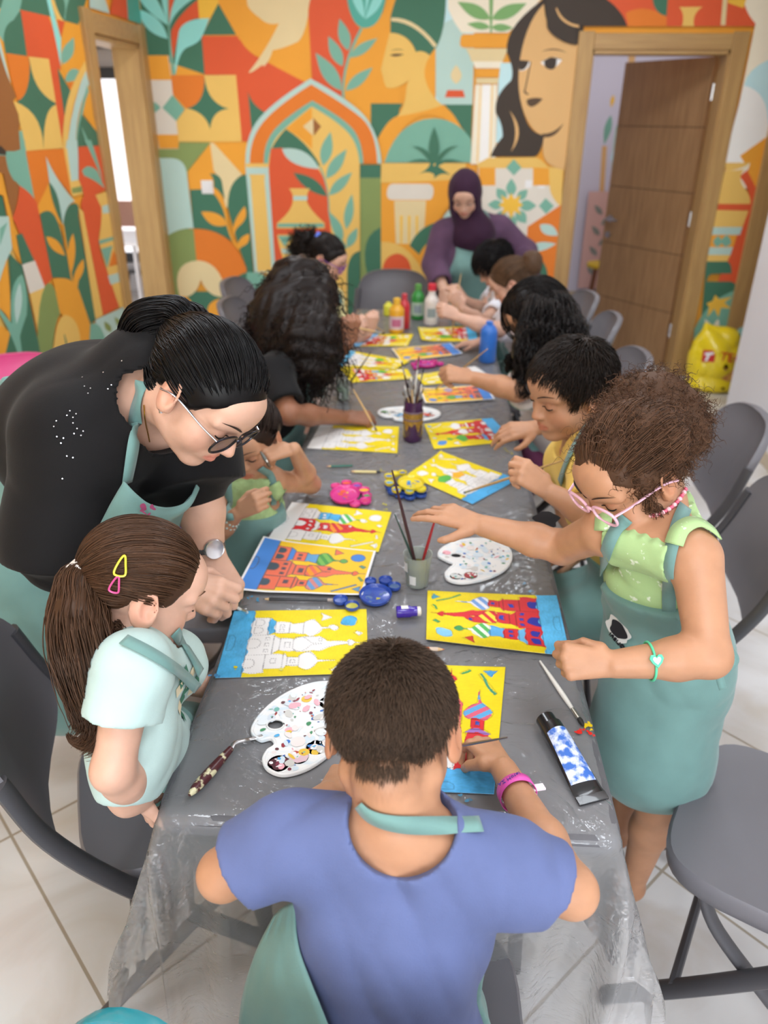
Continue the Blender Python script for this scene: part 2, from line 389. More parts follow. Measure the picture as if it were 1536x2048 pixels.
BACK = """
B1 G:50,-60 780,-60 830,880 130,650
B1 M:740,-60 1000,-60 1000,40 880,220 750,220
B1 A:985,-60 1536,-60 1536,620 1440,670 ~1250,560 1190,400 985,40
B1 R:400,-60 480,-60 ~420,120 410,280 ~390,150|740,0 760,210 ~560,240 510,420 ~480,560 450,700 ~420,500 430,360 ~520,160
B1 U:40,-40 240,-40 ~360,160 390,300 ~120,140|310,-40 400,-40 ~370,200 395,300 ~330,120|490,-40 730,-40 ~430,150 415,320 ~400,140|40,110 ~330,180 390,460 ~90,400|880,215 ~800,440 ~720,520 ~520,600 480,880 460,880 ~490,560 ~540,220
B1 T:380,-40 398,-40 ~400,500 485,880 440,885 ~390,500
B1 G:985,40 1195,410 800,415 ~900,200
B1 R:790,425 1210,425 ~1290,600 1440,670 1536,620 1536,890 1195,885 825,885
B1 W:95,660 400,655 510,1580 520,1760 250,1760
B1 A:145,655 390,655 430,945 180,945|265,1590 510,1590 520,1755 290,1755
B1 T:130,960 170,960 ~190,1040 160,1090|160,1190 ~260,1200 305,1275 ~240,1330 200,1365|590,1290 445,1120 325,1275 490,1430|195,1410 ~260,1480 240,1570 230,1570
B1 G:610,890 1200,885 1255,1670 525,1680 490,1430 610,1280
B1 O:425,890 820,890 ~840,1240 610,1280 450,1110
B1 Y:820,890 1195,885 1250,1285 1110,1285 ~850,1220|1250,1285 1260,1675 890,1675 890,1520 ~910,1300 1110,1285|610,1280 ~840,1320 890,1530 890,1675 520,1675 490,1430
B1 R:1195,885 1536,885 1536,1340 1380,1560 1330,1670 1265,1670
B1 G:1335,1080 ~1390,1230 1536,1330 1536,1345 ~1420,1440 1380,1560
B2 A:0,-60 740,-60 720,820 640,850 310,650 ~100,560 0,420
B2 R:0,400 ~80,560 310,655 720,870 650,880 ~380,1030 260,1150 ~120,1080 80,930 60,900 0,900
B2 R:720,-60 1090,-60 ~1110,200 1240,300 ~1050,600 1060,1000 740,830 700,150
B2 A:1240,300 1500,100 1520,-60 1640,-60 1640,1060 1340,1060 1340,1290 ~1200,1100 1060,1000 ~1030,700
B2 B:1090,-60 1500,-60 ~1460,280 1280,290 ~1130,280
B2 U:1140,-40 1240,-40 ~1280,100 1275,190 ~1180,110|1290,-40 1330,-40 1280,180|1370,-40 1470,-40 ~1440,120 1280,200 ~1330,60
B2 C:60,-60 740,-60 ~690,80 700,150 ~660,380 590,430 ~440,500 335,515 ~310,620 240,690 ~260,640 180,700 ~100,760 90,740 ~250,550 400,240 ~280,270 200,180 ~120,130 80,60
B2 T:1230,290 1260,290 ~1040,700 1072,1010 1045,990 ~1030,650
B2 T:leaf1110,520,1020,190,120;1050,680,905,370,120;1040,930,775,540,150;1120,590,1410,390,100;1080,930,1360,690,110
B2 G:1340,1060 1640,1060 1600,1400 1420,1440 1340,1290
B3 D:480,-60 760,-60 760,350 750,765 480,750
B3 Q:480,200 620,130 760,350 750,765 520,765 480,700
B3 E:570,-60 1300,-60 1100,160 1010,240 670,240 ~600,150 570,60
B3 G:210,-60 555,-60 ~560,200 490,340 440,410 ~400,360 340,390 ~300,250 150,240 150,130 ~170,40
B3 C:155,130 ~330,120 490,330 470,350 ~330,160 155,155
B3 A:480,350 478,712 ~380,640 390,500 ~400,420 440,400
B3 Y:145,240 ~280,240 335,380 ~390,360 440,410 ~390,480 400,560 ~420,680 530,770 ~360,830 200,850 ~260,780 265,650 280,590 ~190,660 120,640 ~100,600 95,560 80,510 ~110,380
B3 K:145,405 ~180,385 250,398 ~190,425|150,375 ~200,345 250,370 ~200,357
B3 G:10,760 240,760 ~180,860 70,1000 10,900|545,765 750,765 740,1020 670,930
B3 A:530,770 ~600,800 670,940 ~500,830 ~330,850 ~200,980 105,1190 90,1190 60,1010 ~130,870 200,850 ~360,830
B3 T:105,1190 ~200,870 470,865 ~640,870 740,1020 740,1190
B3 R:565,660 680,660 695,712 548,712
B3 C:leaf630,615,630,475,80
B3 A:690,250 1030,250 1010,350 690,350 ~650,345 660,300 ~660,255
B3 C:700,355 1010,355 970,450 740,450 ~730,400|775,570 940,570 935,612 775,612
B3 E:750,450 970,450 955,500 770,500|770,620 930,620 915,1200 735,1200
B3 A:770,505 955,505 945,565 780,565
B3 D:955,460 1050,460 1060,600 1000,1000 920,1050 938,600
B3 Z:825,620 880,620 865,1190 800,1190
B3 M:806,620 812,620 788,1190 780,1190|890,620 897,620 880,1190 873,1190
B3 L:leaf880,140,640,15,95;890,140,1145,25,95;880,200,710,175,55;885,200,1045,205,55
B3 L:870,-40 902,-40 890,240 878,240
B3 H:1240,-60 1560,-60 1560,330 1300,400 1095,440 ~1060,700 1150,900 ~1200,990 1275,985 ~1250,1140 1200,1145 880,1145 ~900,1080 970,1000 ~970,900 920,830 ~900,700 1030,590 ~1060,520 1000,380 ~980,200 1260,0
B3 S:1270,30 ~1290,330 1530,330 1500,900 1410,1265 1310,1200 ~1240,1160 1272,990 ~1200,980 1150,880 ~1060,700 1095,440 ~1140,160
B3 S:1360,60 ~1420,195 1530,205 1530,180 ~1430,160 1370,55|1020,810 ~1150,960 1030,1110 ~1100,960
B3 Z:1090,448 1178,455 ~1150,525 1090,518|1245,460 ~1330,390 1402,440 ~1340,540
B3 H:1090,440 1162,445 ~1140,525 1090,512|1272,450 ~1320,400 1365,430 ~1365,520 1312,508 ~1268,500|1245,458 ~1330,398 1412,440 ~1330,416
B3 K:1250,380 ~1340,330 1442,388 ~1340,350|1170,450 1178,450 ~1150,600 1135,670 1162,690 1150,694 ~1110,680 1130,650|1145,730 ~1200,705 1262,723 ~1220,775 1180,782 ~1140,775|1255,978 ~1340,985 1415,900 ~1360,1015 1268,1004
B3 Y:860,1155 1210,1150 ~1260,1170 1310,1230 1410,1265 1400,1300 800,1300 780,1200
B4 V:80,140 340,140 345,75 660,75 430,360 440,940 210,1020 100,230
B4 Q:110,230 270,230 ~400,240 420,370 490,930 ~340,920 210,1020
B4 A:660,78 430,370 450,545 580,545 ~740,560 800,700 700,400 690,330|680,80 1030,80 1020,395 970,390
B4 C:655,76 690,80 975,395 ~830,480 830,720 800,720 ~790,500 690,350
B4 G:455,545 580,540 ~740,590 800,720 870,1060 ~700,930 490,930|650,385 ~760,380 775,480 800,640 ~740,540 690,520 ~700,430|1025,390 ~830,420 830,720 ~870,880 950,1140 1020,1330 1020,1380 1090,1380 1050,900
B4 A:690,520 ~780,580 800,680 ~820,720 830,880 ~870,1010 940,1140 900,1110 ~840,1000 810,860 ~800,720 690,580
B4 A:565,765 ~720,750 800,840 820,900 ~650,950|1000,710 ~1050,830 940,910 ~890,960 900,1020 880,1000 ~870,850|1045,985 ~1060,1080 980,1110 ~930,1140 940,1160 920,1100 ~960,1000
B4 G:430,1560 840,1560 900,2600 430,2600
B4 V:210,1020 ~330,930 490,940 525,1260 350,1610 290,1615
B4 O:490,940 ~740,930 880,1090 ~960,1170 1020,1340 1010,1370 ~870,1440 840,1570 820,1615 520,1260
B4 C:350,1610 ~250,1260 540,1250 ~770,1270 820,1610 ~640,1640 560,1440 ~530,1580 430,1610
B4 A:290,1610 430,1620 ~560,1690 560,2500 300,2500|800,1625 ~640,1640 630,1740 660,2500 900,2500 890,1960 810,1630
B4 Y:810,1628 880,1630 ~900,1700 840,1720 910,1960 1000,2500 890,2500
B4 G:840,1600 ~870,1400 1020,1370 1030,2600 900,2600
B4 T:1020,1370 ~1240,1350 1270,1520 1270,2600 1030,2600
B4 Y:1170,1360 1600,1360 1600,2600 1270,2600 1265,1490 ~1240,1380
B5 Q:55,870 ~50,600 ~330,280 660,80 ~980,250 ~1290,550 1320,870
B5 O:95,870 ~90,640 ~350,330 665,135 ~980,320 ~1270,560 1280,870
B5 T:225,870 ~220,680 ~420,440 675,285 ~940,430 ~1140,640 1150,870
B5 Y:265,880 ~280,690 ~460,500 670,340 ~900,470 ~1100,680 1115,870 1120,2600 330,2600
B5 A:672,345 675,740 ~590,640 430,545
B5 G:430,548 ~640,680 750,890 660,900 400,730 300,728 ~350,630
B5 R:290,730 400,725 730,920 ~810,1020 820,1180 850,1520 760,2600 340,2600 272,900
B5 Q:395,730 ~640,700 742,922 ~430,900
B5 G:500,955 ~750,980 815,1175 ~600,1140
B5 T:740,900 756,900 ~840,1100 835,1300 ~900,1500 1000,1650 985,1660 ~850,1550 822,1300 ~830,1100
B5 T:leaf775,890,845,575,110;805,1010,995,735,105;830,1165,1045,950,95;990,1480,1045,1150,85;960,1570,840,1325,85;1000,1650,1095,1465,80
B5 C:590,525 684,448 684,612
B5 N:684,445 757,525 690,612
B5 Q:55,868 266,868 335,1880 140,1880 55,900
B5 Y:60,868 265,868 265,905 60,905|85,970 240,970 ~230,1020 235,1050 300,1870 165,1870 105,1050 ~110,1010
B5 Y:460,1100 655,1100 ~620,1150 625,1220 ~650,1300 790,1420 790,1472 345,1472 350,1420 ~500,1300 495,1200 ~500,1150|350,1530 790,1530 ~760,1750 650,1900 470,1900 ~380,1740
B5 T:355,1425 780,1425 786,1460 350,1460|355,1540 490,1540 420,1645|520,1540 660,1540 590,1645
B5 Q:500,1170 630,1170 630,1210 500,1210|385,1660 720,1660 700,1705 400,1705
B5 C:330,1870 760,1870 760,1960 340,1960
B5 G:1118,880 1312,880 1312,1002 1118,1002
B5 V:1118,1002 1312,1002 1320,2600 1130,2600
B5 G:1312,1460 ~1060,1560 1230,2050 1318,2050|1120,1680 ~1000,1700 1000,1900 1000,2300 1122,2300
B6 Y:84,498 700,498 700,640 80,640
B6 G:470,580 ~420,545 350,582 ~430,540 440,500 ~400,470 270,495 ~400,430 470,520 ~540,430 690,495 ~560,470 500,520 ~560,560 590,585 ~520,555 470,610
B3 G:470,1180 ~420,1060 305,1070 ~400,1090 460,1230|475,1180 ~540,1060 650,1065 ~550,1090 485,1230
B3 G:leaf470,1200,470,925,75
B6 A:82,645 600,620 ~620,760 540,860 ~420,1000 380,1700 82,1700
B6 W:170,648 430,648 ~470,660 465,710 ~460,765 430,765 160,765 ~120,760 125,710 ~130,650
B6 C:178,770 410,770 392,1085 190,1085
B6 M:220,880 240,880 236,1082 222,1082|278,880 296,880 292,1082 280,1082|335,880 352,880 350,1082 338,1082
B6 G:500,925 ~350,960 290,1100 360,1165 ~400,1080 480,1040
B6 A:360,1165 ~400,1080 490,1030 480,1700 420,1700
B6 Y:82,1070 ~300,1060 420,1360 420,1700 82,1700
B6 R:90,1310 ~90,1170 200,1155 ~310,1170 305,1330 260,1330
B6 Q:540,880 640,760 640,900 520,960
B6 W:790,535 1320,535 1385,810 1150,960 1150,1700 790,1700
B6 A:795,530 915,530 915,660 795,660|1190,530 1312,535 1312,660 1190,660
B6 Y:1305,520 1410,545 1395,820 ~1310,740 1310,660
B6 T:1050,468 1106,530 1050,588 994,530|1282,752 1342,810 1285,868 1232,810
B6 T:leaf1030,740,1032,608,75;1075,765,1150,690,65;1085,805,1215,808,80;1070,845,1140,935,80;1030,870,1040,985,75;985,845,920,930,70;970,800,860,800,70;990,765,925,680,75
B6 M:1030,712 1052,760 1100,728 1085,780 1120,803 1080,825 1105,875 1052,848 1030,905 1008,848 955,880 978,825 935,803 975,780 955,730 1008,760
B6 O:1395,800 1150,960 1110,1700 1360,1700
B6 Q:1240,945 ~1350,920 1372,1025 ~1240,1040|1168,1125 ~1200,1045 1360,1085 ~1230,1170
B6 G:1165,1170 ~1290,1170 1300,1340 1180,1340
D1 H:-40,-60 360,-60 ~460,70 490,170 160,170 160,290 ~20,260 -20,180
D1 S:40,50 ~80,150 180,162 180,180 ~60,160 34,60
D1 R:330,-60 1400,-60 1300,170 490,170 ~460,70 360,0
D1 O:480,85 ~600,20 740,110 740,170 495,170
D1 G:650,-60 752,-60 740,105 ~640,90
D1 Y:820,48 970,46 ~900,90 915,170 838,170 ~860,90
R1 E:300,-60 900,-60 900,1100 180,1100 375,140 ~300,60
R1 M:215,-60 340,-60 305,50 215,20
R1 C:190,-60 216,-60 200,150 172,150
R1 D:700,300 ~340,330 308,500 ~430,540 445,760 700,790
R1 Z:308,500 ~440,530 447,700 456,790 290,910 320,955 190,955
R1 A:480,770 285,910 310,950 345,950 330,1000 395,1130 520,1000
R1 R:345,980 280,1030 ~340,1090 345,1190 160,1190 150,1240 335,1225 200,1525 60,1900 270,1900 500,1000 395,1130 330,1000
R1 Y:195,950 345,950 ~310,985 205,1000|195,1000 310,990 ~260,1040 320,1110 ~350,1150 345,1190 155,1190|145,1225 335,1230 300,1325 125,1325|95,1485 230,1485 210,1528 88,1528
R1 Q:125,1325 300,1325 285,1370 115,1370|105,1443 245,1440 230,1487 95,1487
R1 A:115,1370 268,1370 246,1442 105,1442
R1 T:leaf200,1440,210,1370,60;150,1440,160,1375,50
R1 G:90,1525 210,1525 ~240,1540 235,1595 120,1598 ~95,1610 90,1642 230,1642 ~265,1650 270,1690 300,2400 10,2400
R1 T:265,1690 ~100,1740 20,1920 -20,2400 300,2400
R1 M:140,1720 165,1745 240,1730 195,1765 235,1800 175,1795 160,1850 135,1800 95,1850 105,1790 90,1770 125,1755
R1 E:leaf80,1860,150,1990,40;160,1860,120,1990,40
"""
LEFT = """
L1 G:-200,-60 1000,-60 890,280 540,180 230,110 -200,80
L1 T:50,-60 250,-60 ~240,150 150,230 ~30,300 40,480 -60,330 ~0,100
L1 G:40,480 ~30,280 150,230 232,110 305,640 60,604
L1 Q:-40,320 ~30,600 135,1010 100,1000 ~30,700 -40,560
L1 R:230,110 550,185 ~660,480 690,800 650,780 730,1300 690,1690 550,670 310,640
L1 U:515,-60 560,-60 ~620,200 692,440 690,760 ~600,300
L1 Y:560,-60 600,-60 ~650,160 730,245 640,220 ~600,120
L1 T:700,-60 800,-60 ~740,100 738,250 725,200 ~760,80
L1 A:740,250 890,285 990,700 800,1045 ~740,900 690,700 690,460
L1 R:650,220 732,245 690,430
L1 T:leaf710,730,835,425,130
L1 T:735,910 ~780,730 895,800 870,910 760,935
L1 O:760,940 880,925 800,1045
L1 G:650,770 ~720,900 802,1042 ~740,1200 730,1330
L1 Q:970,780 1010,960 ~830,1300 860,1800 885,2060 780,2060 ~700,1500
L1 Y:965,690 980,790 ~690,1350 795,2060 765,2060 ~680,1700 728,1320 ~770,1000
L1 T:990,960 1010,1060 ~900,1350 872,1690 ~830,1500
L1 A:1005,1040 1100,1520 940,1280 ~960,1150
L1 G:930,1300 1095,1500 1130,1665 868,1682 ~880,1450
L1 R:868,1680 1130,1662 1210,2060 890,2060
L1 T:915,1430 ~1060,1700 1170,2060 ~950,1600|930,1960 ~980,1850 1080,1950 1165,2060 980,2060
L1 G:310,640 625,1180 700,1690 480,1690 190,1150
L1 O:62,603 315,640 330,730 ~330,1100 190,1150 ~150,1000 130,950 68,640
L1 Y:318,643 547,670 628,1175 ~380,1050 335,720|145,1150 ~480,1260 487,1700 280,1718 ~230,1400|630,1190 710,1685 487,1700 ~480,1220
L1 T:-40,1600 240,1480 290,1720 345,2060 130,2060 -40,1800
L1 O:283,1718 718,1688 800,2060 335,2060
L1 N:-200,600 -20,560 ~40,800 130,990 172,1100 140,1150 200,1300 212,1400 205,1500 222,1700 150,1722 60,1720 -200,1660
L1 H:-200,1660 0,1660 60,1720 60,1765 -200,1740
L2 T:50,100 180,100 210,0 220,100 300,530 ~260,480 160,400 ~60,300
L2 O:220,100 560,75 640,505 ~500,350 400,150 ~420,300 430,370 330,595 300,530
L2 Q:588,0 682,0 702,352 620,372 578,80
L2 Y:558,75 590,75 625,350 645,510 630,490|618,370 712,350 735,480 640,505
L2 V:630,430 720,410 725,465 635,475
L2 A:430,375 ~480,560 545,760 340,660 325,590
L2 Q:400,145 ~470,330 655,545 ~560,580 552,790 ~540,560 430,370
L2 N:-200,130 40,140 ~60,340 160,400 ~150,550 100,695 20,300 -200,300
L2 A:-200,290 0,290 100,690 182,1115 100,960 60,680 20,500 -200,400
L2 R:160,405 ~260,460 320,560 455,1230 385,1320 100,690 ~160,560
L2 Y:690,600 735,640 910,1565 840,1595
L2 G:345,660 ~440,580 500,720 ~550,850 560,950 ~600,1050 640,1270 ~560,1220 455,1225|425,375 ~520,450 545,750 ~450,580|690,600 ~680,540 610,580 ~550,650 555,800 600,1040 640,1260 680,1320 790,1650 842,1600 690,680
L2 A:400,860 ~520,860 570,1030 ~430,1000|640,830 ~690,1000 620,1200 ~560,960|730,1060 ~760,1150 690,1250 680,1320 640,1260 ~650,1150|540,750 556,750 640,1265 622,1240
L2 R:688,60 872,50 940,440 840,490 ~930,620 880,800 ~850,900 900,1050 1060,1480 910,1562 732,640 ~690,580 735,500 720,420 690,350
L2 T:718,275 ~770,190 860,280 925,435 ~830,350 740,320|740,0 800,0 ~870,200 905,365 ~840,200
L2 Y:840,490 945,458 1130,1480 1055,1495 ~900,1050 870,900 ~900,700 890,600
L2 Q:900,590 958,572 970,648 905,655|950,1210 1060,1178 1075,1255 975,1290
L2 T:870,895 1005,858 1012,888 875,930|888,970 992,940 945,1140
L2 O:1000,975 1045,1105 960,1130
L2 G:130,850 180,830 292,1072 183,1112
L2 W:183,1110 297,1073 387,1312 250,1370
L2 Y:250,1368 387,1312 400,1900 335,1760
L2 V:390,1295 ~470,1200 525,1545 ~430,1650 430,2600 350,2600 ~270,1500
L2 A:455,1235 ~640,1200 690,1340 795,1650 800,2600 700,2600 ~600,1550 520,1540
L2 Y:560,1560 ~680,1560 705,1790 720,2600 430,2600 ~430,1580
L2 G:555,1730 575,1840 590,1830 562,1730
L2 G:60,990 ~130,1080 182,1118 340,1870 360,2600 -300,2600 70,1700 78,1300
L2 Q:-200,680 60,680 92,970 ~20,1100 -20,1260 -200,1260
L2 T:-20,790 50,730 -20,950
L2 A:40,1065 ~80,1300 75,1625 ~30,1530 -20,1500 -20,1260|-200,1640 0,1660 ~60,1690 72,1730 0,2040 -200,2040
L2 T:180,1195 ~240,1350 220,1560 ~170,1700 160,1750 200,2030 172,2030 ~130,1800 -20,1550 -20,1500 90,1640 ~50,1260
L2 Q:160,1270 ~210,1450 130,1640 ~80,1420
L2 Q:838,1600 1085,1488 1160,1680 1200,2600 800,2600
L2 T:790,1640 ~870,1600 920,1760 900,2600 740,2600
L2 V:leaf975,1710,915,1615,50;1090,1690,1005,1575,50
L1 Q:1000,-60 1160,-60 1230,155 1000,85
L1 R:1270,-60 1420,-60 1445,225 1235,155
L1 B:1420,-60 1570,-60 1600,280 1440,225
"""
def struct(o): o['kind'] = 'structure'; return o
white = mat('white_wall_paint', '#e9e8ec', 0.55, var=0.02, vscale=2, bump=0.02, bscale=200)
ceil_m = mat('ceiling_paint', '#f1f0ee', 0.7)
lilac = mat('corridor_paint', '#d3d0de', 0.55)
WOOD = dict(rough=0.42, vscale=3.0, bump=0.05, bscale=60, stretch=(14, 14, 1.2), spec=0.4)
oak = mat('oak_casing_veneer', '#a98352', col2='#bb965f', thr=(0.3, 0.7), **WOOD)
oakh = mat('oak_header_veneer', '#a98352', col2='#bb965f', thr=(0.3, 0.7), rough=0.42, vscale=3.0, stretch=(1.2, 14, 14))
leafm = mat('oak_door_veneer', '#8d6a48', col2='#a5805a', thr=(0.3, 0.7), **WOOD)
dark_gap = mat('door_groove', '#4a3524', 0.7)
steel = mat('brushed_steel', '#b9b9bb', 0.28, metal=1.0)
# floor: 61 cm polished tiles laid on the diagonal
def floor_mat():
    m = mat('marbled_floor_tile', '#d9d3c9', 0.16); nt = m.node_tree; N, L = nt.nodes, nt.links; b = N['Principled BSDF']
    tc = N.new('ShaderNodeTexCoord'); mp = N.new('ShaderNodeMapping'); mp.vector_type = 'POINT'; mp.inputs['Rotation'].default_value = (0, 0, math.radians(45))
    mp.inputs['Location'].default_value = (0.0, 0.0, 0); L.new(tc.outputs['Object'], mp.inputs[0])
    br = N.new('ShaderNodeTexBrick'); br.offset = 0; br.squash = 1; br.inputs['Scale'].default_value = 1; br.inputs['Mortar Size'].default_value = 0.004; br.inputs['Mortar Smooth'].default_value = 0.1
    br.inputs['Brick Width'].default_value = 0.614; br.inputs['Row Height'].default_value = 0.614
    br.inputs['Color1'].default_value = (*lin('#e2e1e0'), 1); br.inputs['Color2'].default_value = (*lin('#dbd9d7'), 1); br.inputs['Mortar'].default_value = (*lin('#a89d8c'), 1)
    off = N.new('ShaderNodeVectorMath'); off.operation = 'ADD'; off.inputs[1].default_value = (1.7423 % 0.614, (0.614*3-0.304*0.70711) % 0.614, 0); L.new(mp.outputs[0], off.inputs[0]); L.new(off.outputs[0], br.inputs[0])
    n = N.new('ShaderNodeTexNoise'); n.inputs['Scale'].default_value = 2.2; n.inputs['Detail'].default_value = 9; n.inputs['Distortion'].default_value = 1.6; L.new(tc.outputs['Object'], n.inputs[0])
    r = N.new('ShaderNodeValToRGB'); r.color_ramp.elements[0].position = 0.34; r.color_ramp.elements[0].color = (*lin('#e6ddd0'), 1); r.color_ramp.elements[1].position = 0.56; r.color_ramp.elements[1].color = (1, 1, 1, 1)
    e = r.color_ramp.elements.new(0.47); e.color = (*lin('#f4f1ee'), 1); L.new(n.outputs[0], r.inputs[0])
    mx = N.new('ShaderNodeMix'); mx.data_type = 'RGBA'; mx.blend_type = 'MULTIPLY'; mx.inputs[0].default_value = 0.8; L.new(br.outputs[0], mx.inputs[6]); L.new(r.outputs[0], mx.inputs[7]); L.new(mx.outputs[2], b.inputs['Base Color'])
    rr = N.new('ShaderNodeMapRange'); rr.inputs[3].default_value = 0.14; rr.inputs[4].default_value = 0.6; L.new(br.outputs[1], rr.inputs[0]); L.new(rr.outputs[0], b.inputs['Roughness'])
    bp = N.new('ShaderNodeBump'); bp.inputs['Strength'].default_value = 0.4; bp.inputs['Distance'].default_value = 0.002; bp.invert = True; L.new(br.outputs[1], bp.inputs['Height']); L.new(bp.outputs[0], b.inputs['Normal'])
    return m
b = MB(); b.box((0.0, 3.4, -0.05), (13, 12.4, 0.1), floor_mat()); struct(b.build('floor', smooth=False))
b = MB(); b.box((0.0, 3.4, CEIL+0.05), (13, 12.4, 0.1), ceil_m); struct(b.build('ceiling', smooth=False))
D2 = (0.99, 1.885, 2.13)      # right door opening x0, x1, height
D1 = (4.905, 5.70, 2.14)      # left door opening y0, y1, height
basem = pm('A')
b = MB(); yc = YB+W_T/2
b.box(((XL+D2[0])/2-0.08, yc, CEIL/2), (D2[0]-XL+0.16, W_T, CEIL), basem); b.box(((D2[0]+D2[1])/2, yc, (CEIL+D2[2])/2), (D2[1]-D2[0], W_T, CEIL-D2[2]), basem); b.box(((D2[1]+3.1)/2, yc, CEIL/2), (3.1-D2[1], W_T, CEIL), basem)
def filler(mb, org, ru, n, cells, rng, sz=0.37):
    """the mural's tiles go on beyond the picture's edge"""
    w = Mural(mb, lambda x, y: org+ru*x+A(0, 0, y), n); CROP['F'] = (0, 0, 1); ks = 'GRYTOQVCA'
    for cu, cv in cells:
        u, v = cu*sz, cv*sz; c1, c2, c3 = rng.choice(list(ks), 3, replace=False); w.put(c1, 'F', np.array([(u, v), (u+sz, v), (u+sz, v+sz), (u, v+sz)])); w.k = 0; t = np.linspace(0, np.pi/2, 10); q = rng.integers(4)
        P = {0: np.vstack([[(u, v)], np.stack([u+sz*np.cos(t), v+sz*np.sin(t)], 1)]), 1: leafo(u, v, u+sz, v+sz, sz*.6), 2: np.array([(u, v), (u+sz, v), (u+sz/2, v+sz)]), 3: np.vstack([[(u+sz, v+sz)], np.stack([u+sz-sz*np.cos(t), v+sz-sz*np.sin(t)], 1)])}[q]
        w.k = 1; w.put(c2, 'F', P); w.k = 0
frng = np.random.default_rng(5); filler(b, A(XL+.005, YB, 2.42), A(1, 0, 0), (0, -1, 0), [(i, 0) for i in range(13)], frng)
mu = Mural(b, lambda x, y: ony(x, y, YB), (0, -1, 0)); mu.k = 3; mu.many(BACK); struct(b.build('wall_back', smooth=False))
b = MB(); xc = XL-W_T/2
b.box((xc, (-2.5+D1[0])/2, CEIL/2), (W_T, D1[0]+2.5, CEIL), basem); b.box((xc, (D1[1]+YB)/2, CEIL/2), (W_T, YB-D1[1], CEIL), basem); b.box((xc, (D1[0]+D1[1])/2, (CEIL+D1[2])/2), (W_T, D1[1]-D1[0], CEIL-D1[2]), basem)
filler(b, A(XL, 3.62, .10), A(0, -1, 0), (1, 0, 0), [(i, j) for i in range(16) for j in range(7)], frng); filler(b, A(XL, YB, 2.42), A(0, -1, 0), (1, 0, 0), [(i, 0) for i in range(6)], frng)
mu = Mural(b, lambda x, y: onx(x, y, XL), (1, 0, 0)); mu.k = 3; mu.many(LEFT); struct(b.build('wall_left', smooth=False))
b = MB(); b.box((XR+0.1, 1.15, CEIL/2), (0.2, 7.3, CEIL), white); struct(b.build('wall_right', smooth=False))
b = MB(); b.box((3.05, 5.3, CEIL/2), (0.1, 1.0, CEIL), white); b.box((2.55, 4.75, CEIL/2), (0.9, 0.1, CEIL), white); struct(b.build('wall_recess', smooth=False))
b = MB(); b.box((0, -2.58, 0.475), (4.1, 0.16, 0.95), white); b.box((0, -2.58, 2.65), (4.1, 0.16, 0.6), white); b.box((-1.6, -2.58, 1.65), (0.9, 0.16, 1.4), white); b.box((1.8, -2.58, 1.65), (0.5, 0.16, 1.4), white); struct(b.build('wall_front', smooth=False))
skirt_m = mat('skirting_tile', '#c9b9a0', 0.25, var=0.06, vscale=5)
b = MB(); b.box((XR-0.006, 1.15, 0.04), (0.012, 7.3, 0.08), skirt_m); struct(b.build('baseboard_right', smooth=False, bevel=0.003))
b = MB(); b.box((XL+0.006, 1.15, 0.04), (0.012, 7.2, 0.08), skirt_m); struct(b.build('baseboard_left', smooth=False, bevel=0.003))
b = MB(); b.box((-0.52, YB-0.006, 0.04), (2.8, 0.012, 0.08), skirt_m); struct(b.build('baseboard_back', smooth=False, bevel=0.003))
# ---- doors
def casing_back(name, x0, x1, h, y, cw=0.10):
    e = empty(name, ((x0+x1)/2, y, 0)); e['kind'] = 'structure'
    for x, w_ in ((x0-cw/2+0.015, cw), (x1+cw/2-0.015, cw)):
        m = MB(); m.box((x, y-0.012, (h+cw)/2), (w_, 0.03, h+cw), oak); m.build('casing', e, smooth=False, bevel=0.004)
    m = MB(); m.box(((x0+x1)/2, y-0.010, h+cw/2-0.005), (x1-x0-0.03, 0.026, cw-0.01), oakh); m.build('casing_header', e, smooth=False, bevel=0.004)
    m = MB(); m.box((x0+0.012, y+W_T/2, h/2), (0.026, W_T+0.02, h), oak); m.box((x1-0.012, y+W_T/2, h/2), (0.026, W_T+0.02, h), oak); m.box(((x0+x1)/2, y+W_T/2, h-0.012), (x1-x0, W_T+0.02, 0.026), oakh); m.build('jamb', e, smooth=False)
    return e
def leaf(parent, hinge, ang, w, h, hand=True, grooves=4, hside=1):
    """door leaf from the hinge point turned ang degrees from +x"""
    c, s = math.cos(math.radians(ang)), math.sin(math.radians(ang)); M = np.array([[c, -s, 0], [s, c, 0], [0, 0, 1]]); g = []
    m = MB(); hs = np.linspace(0, h, grooves+2)
    for i in range(grooves+1): m.box(A(*hinge)+M @ A(w/2, 0, (hs[i]+hs[i+1])/2), (w, 0.04, hs[i+1]-hs[i]-0.005), leafm, M)
    m.box(A(*hinge)+M @ A(w/2, 0, h/2), (w-0.004, 0.032, h-0.004), dark_gap, M); o = m.build('door_leaf', parent, smooth=False)
    if hand:
        m = MB()
        for sd in (-1, 1):
            p = A(*hinge)+M @ A(w-0.06, sd*0.02, 1.02); q = p+M @ A(0, sd*0.05, 0)
            m.tube([p, p+M @ A(0, sd*0.012, 0)], 0.026, steel, 16); m.tube([p, q], 0.009, steel, 10); m.tube([q, q+M @ A(-0.11, 0, 0)], 0.009, steel, 10)
            p2 = A(*hinge)+M @ A(w-0.06, sd*0.02, 0.90); m.tube([p2, p2+M @ A(0, sd*0.014, 0)], 0.024, steel, 16)
        m.build('door_handle', o, smooth=True)
    return o
d2 = casing_back('door_2', D2[0], D2[1], D2[2], YB)
leaf(d2, (D2[1]-0.03, YB+W_T+0.03, 0.008), 180-57, 0.80, D2[2]-0.03)
m = MB()
for z in (0.25, 1.05, 1.85): m.tube([(D2[1]-0.03, YB+W_T+0.0, z), (D2[1]-0.03, YB+W_T+0.0, z+0.1)], 0.008, steel, 8)
m.build('hinge', d2)
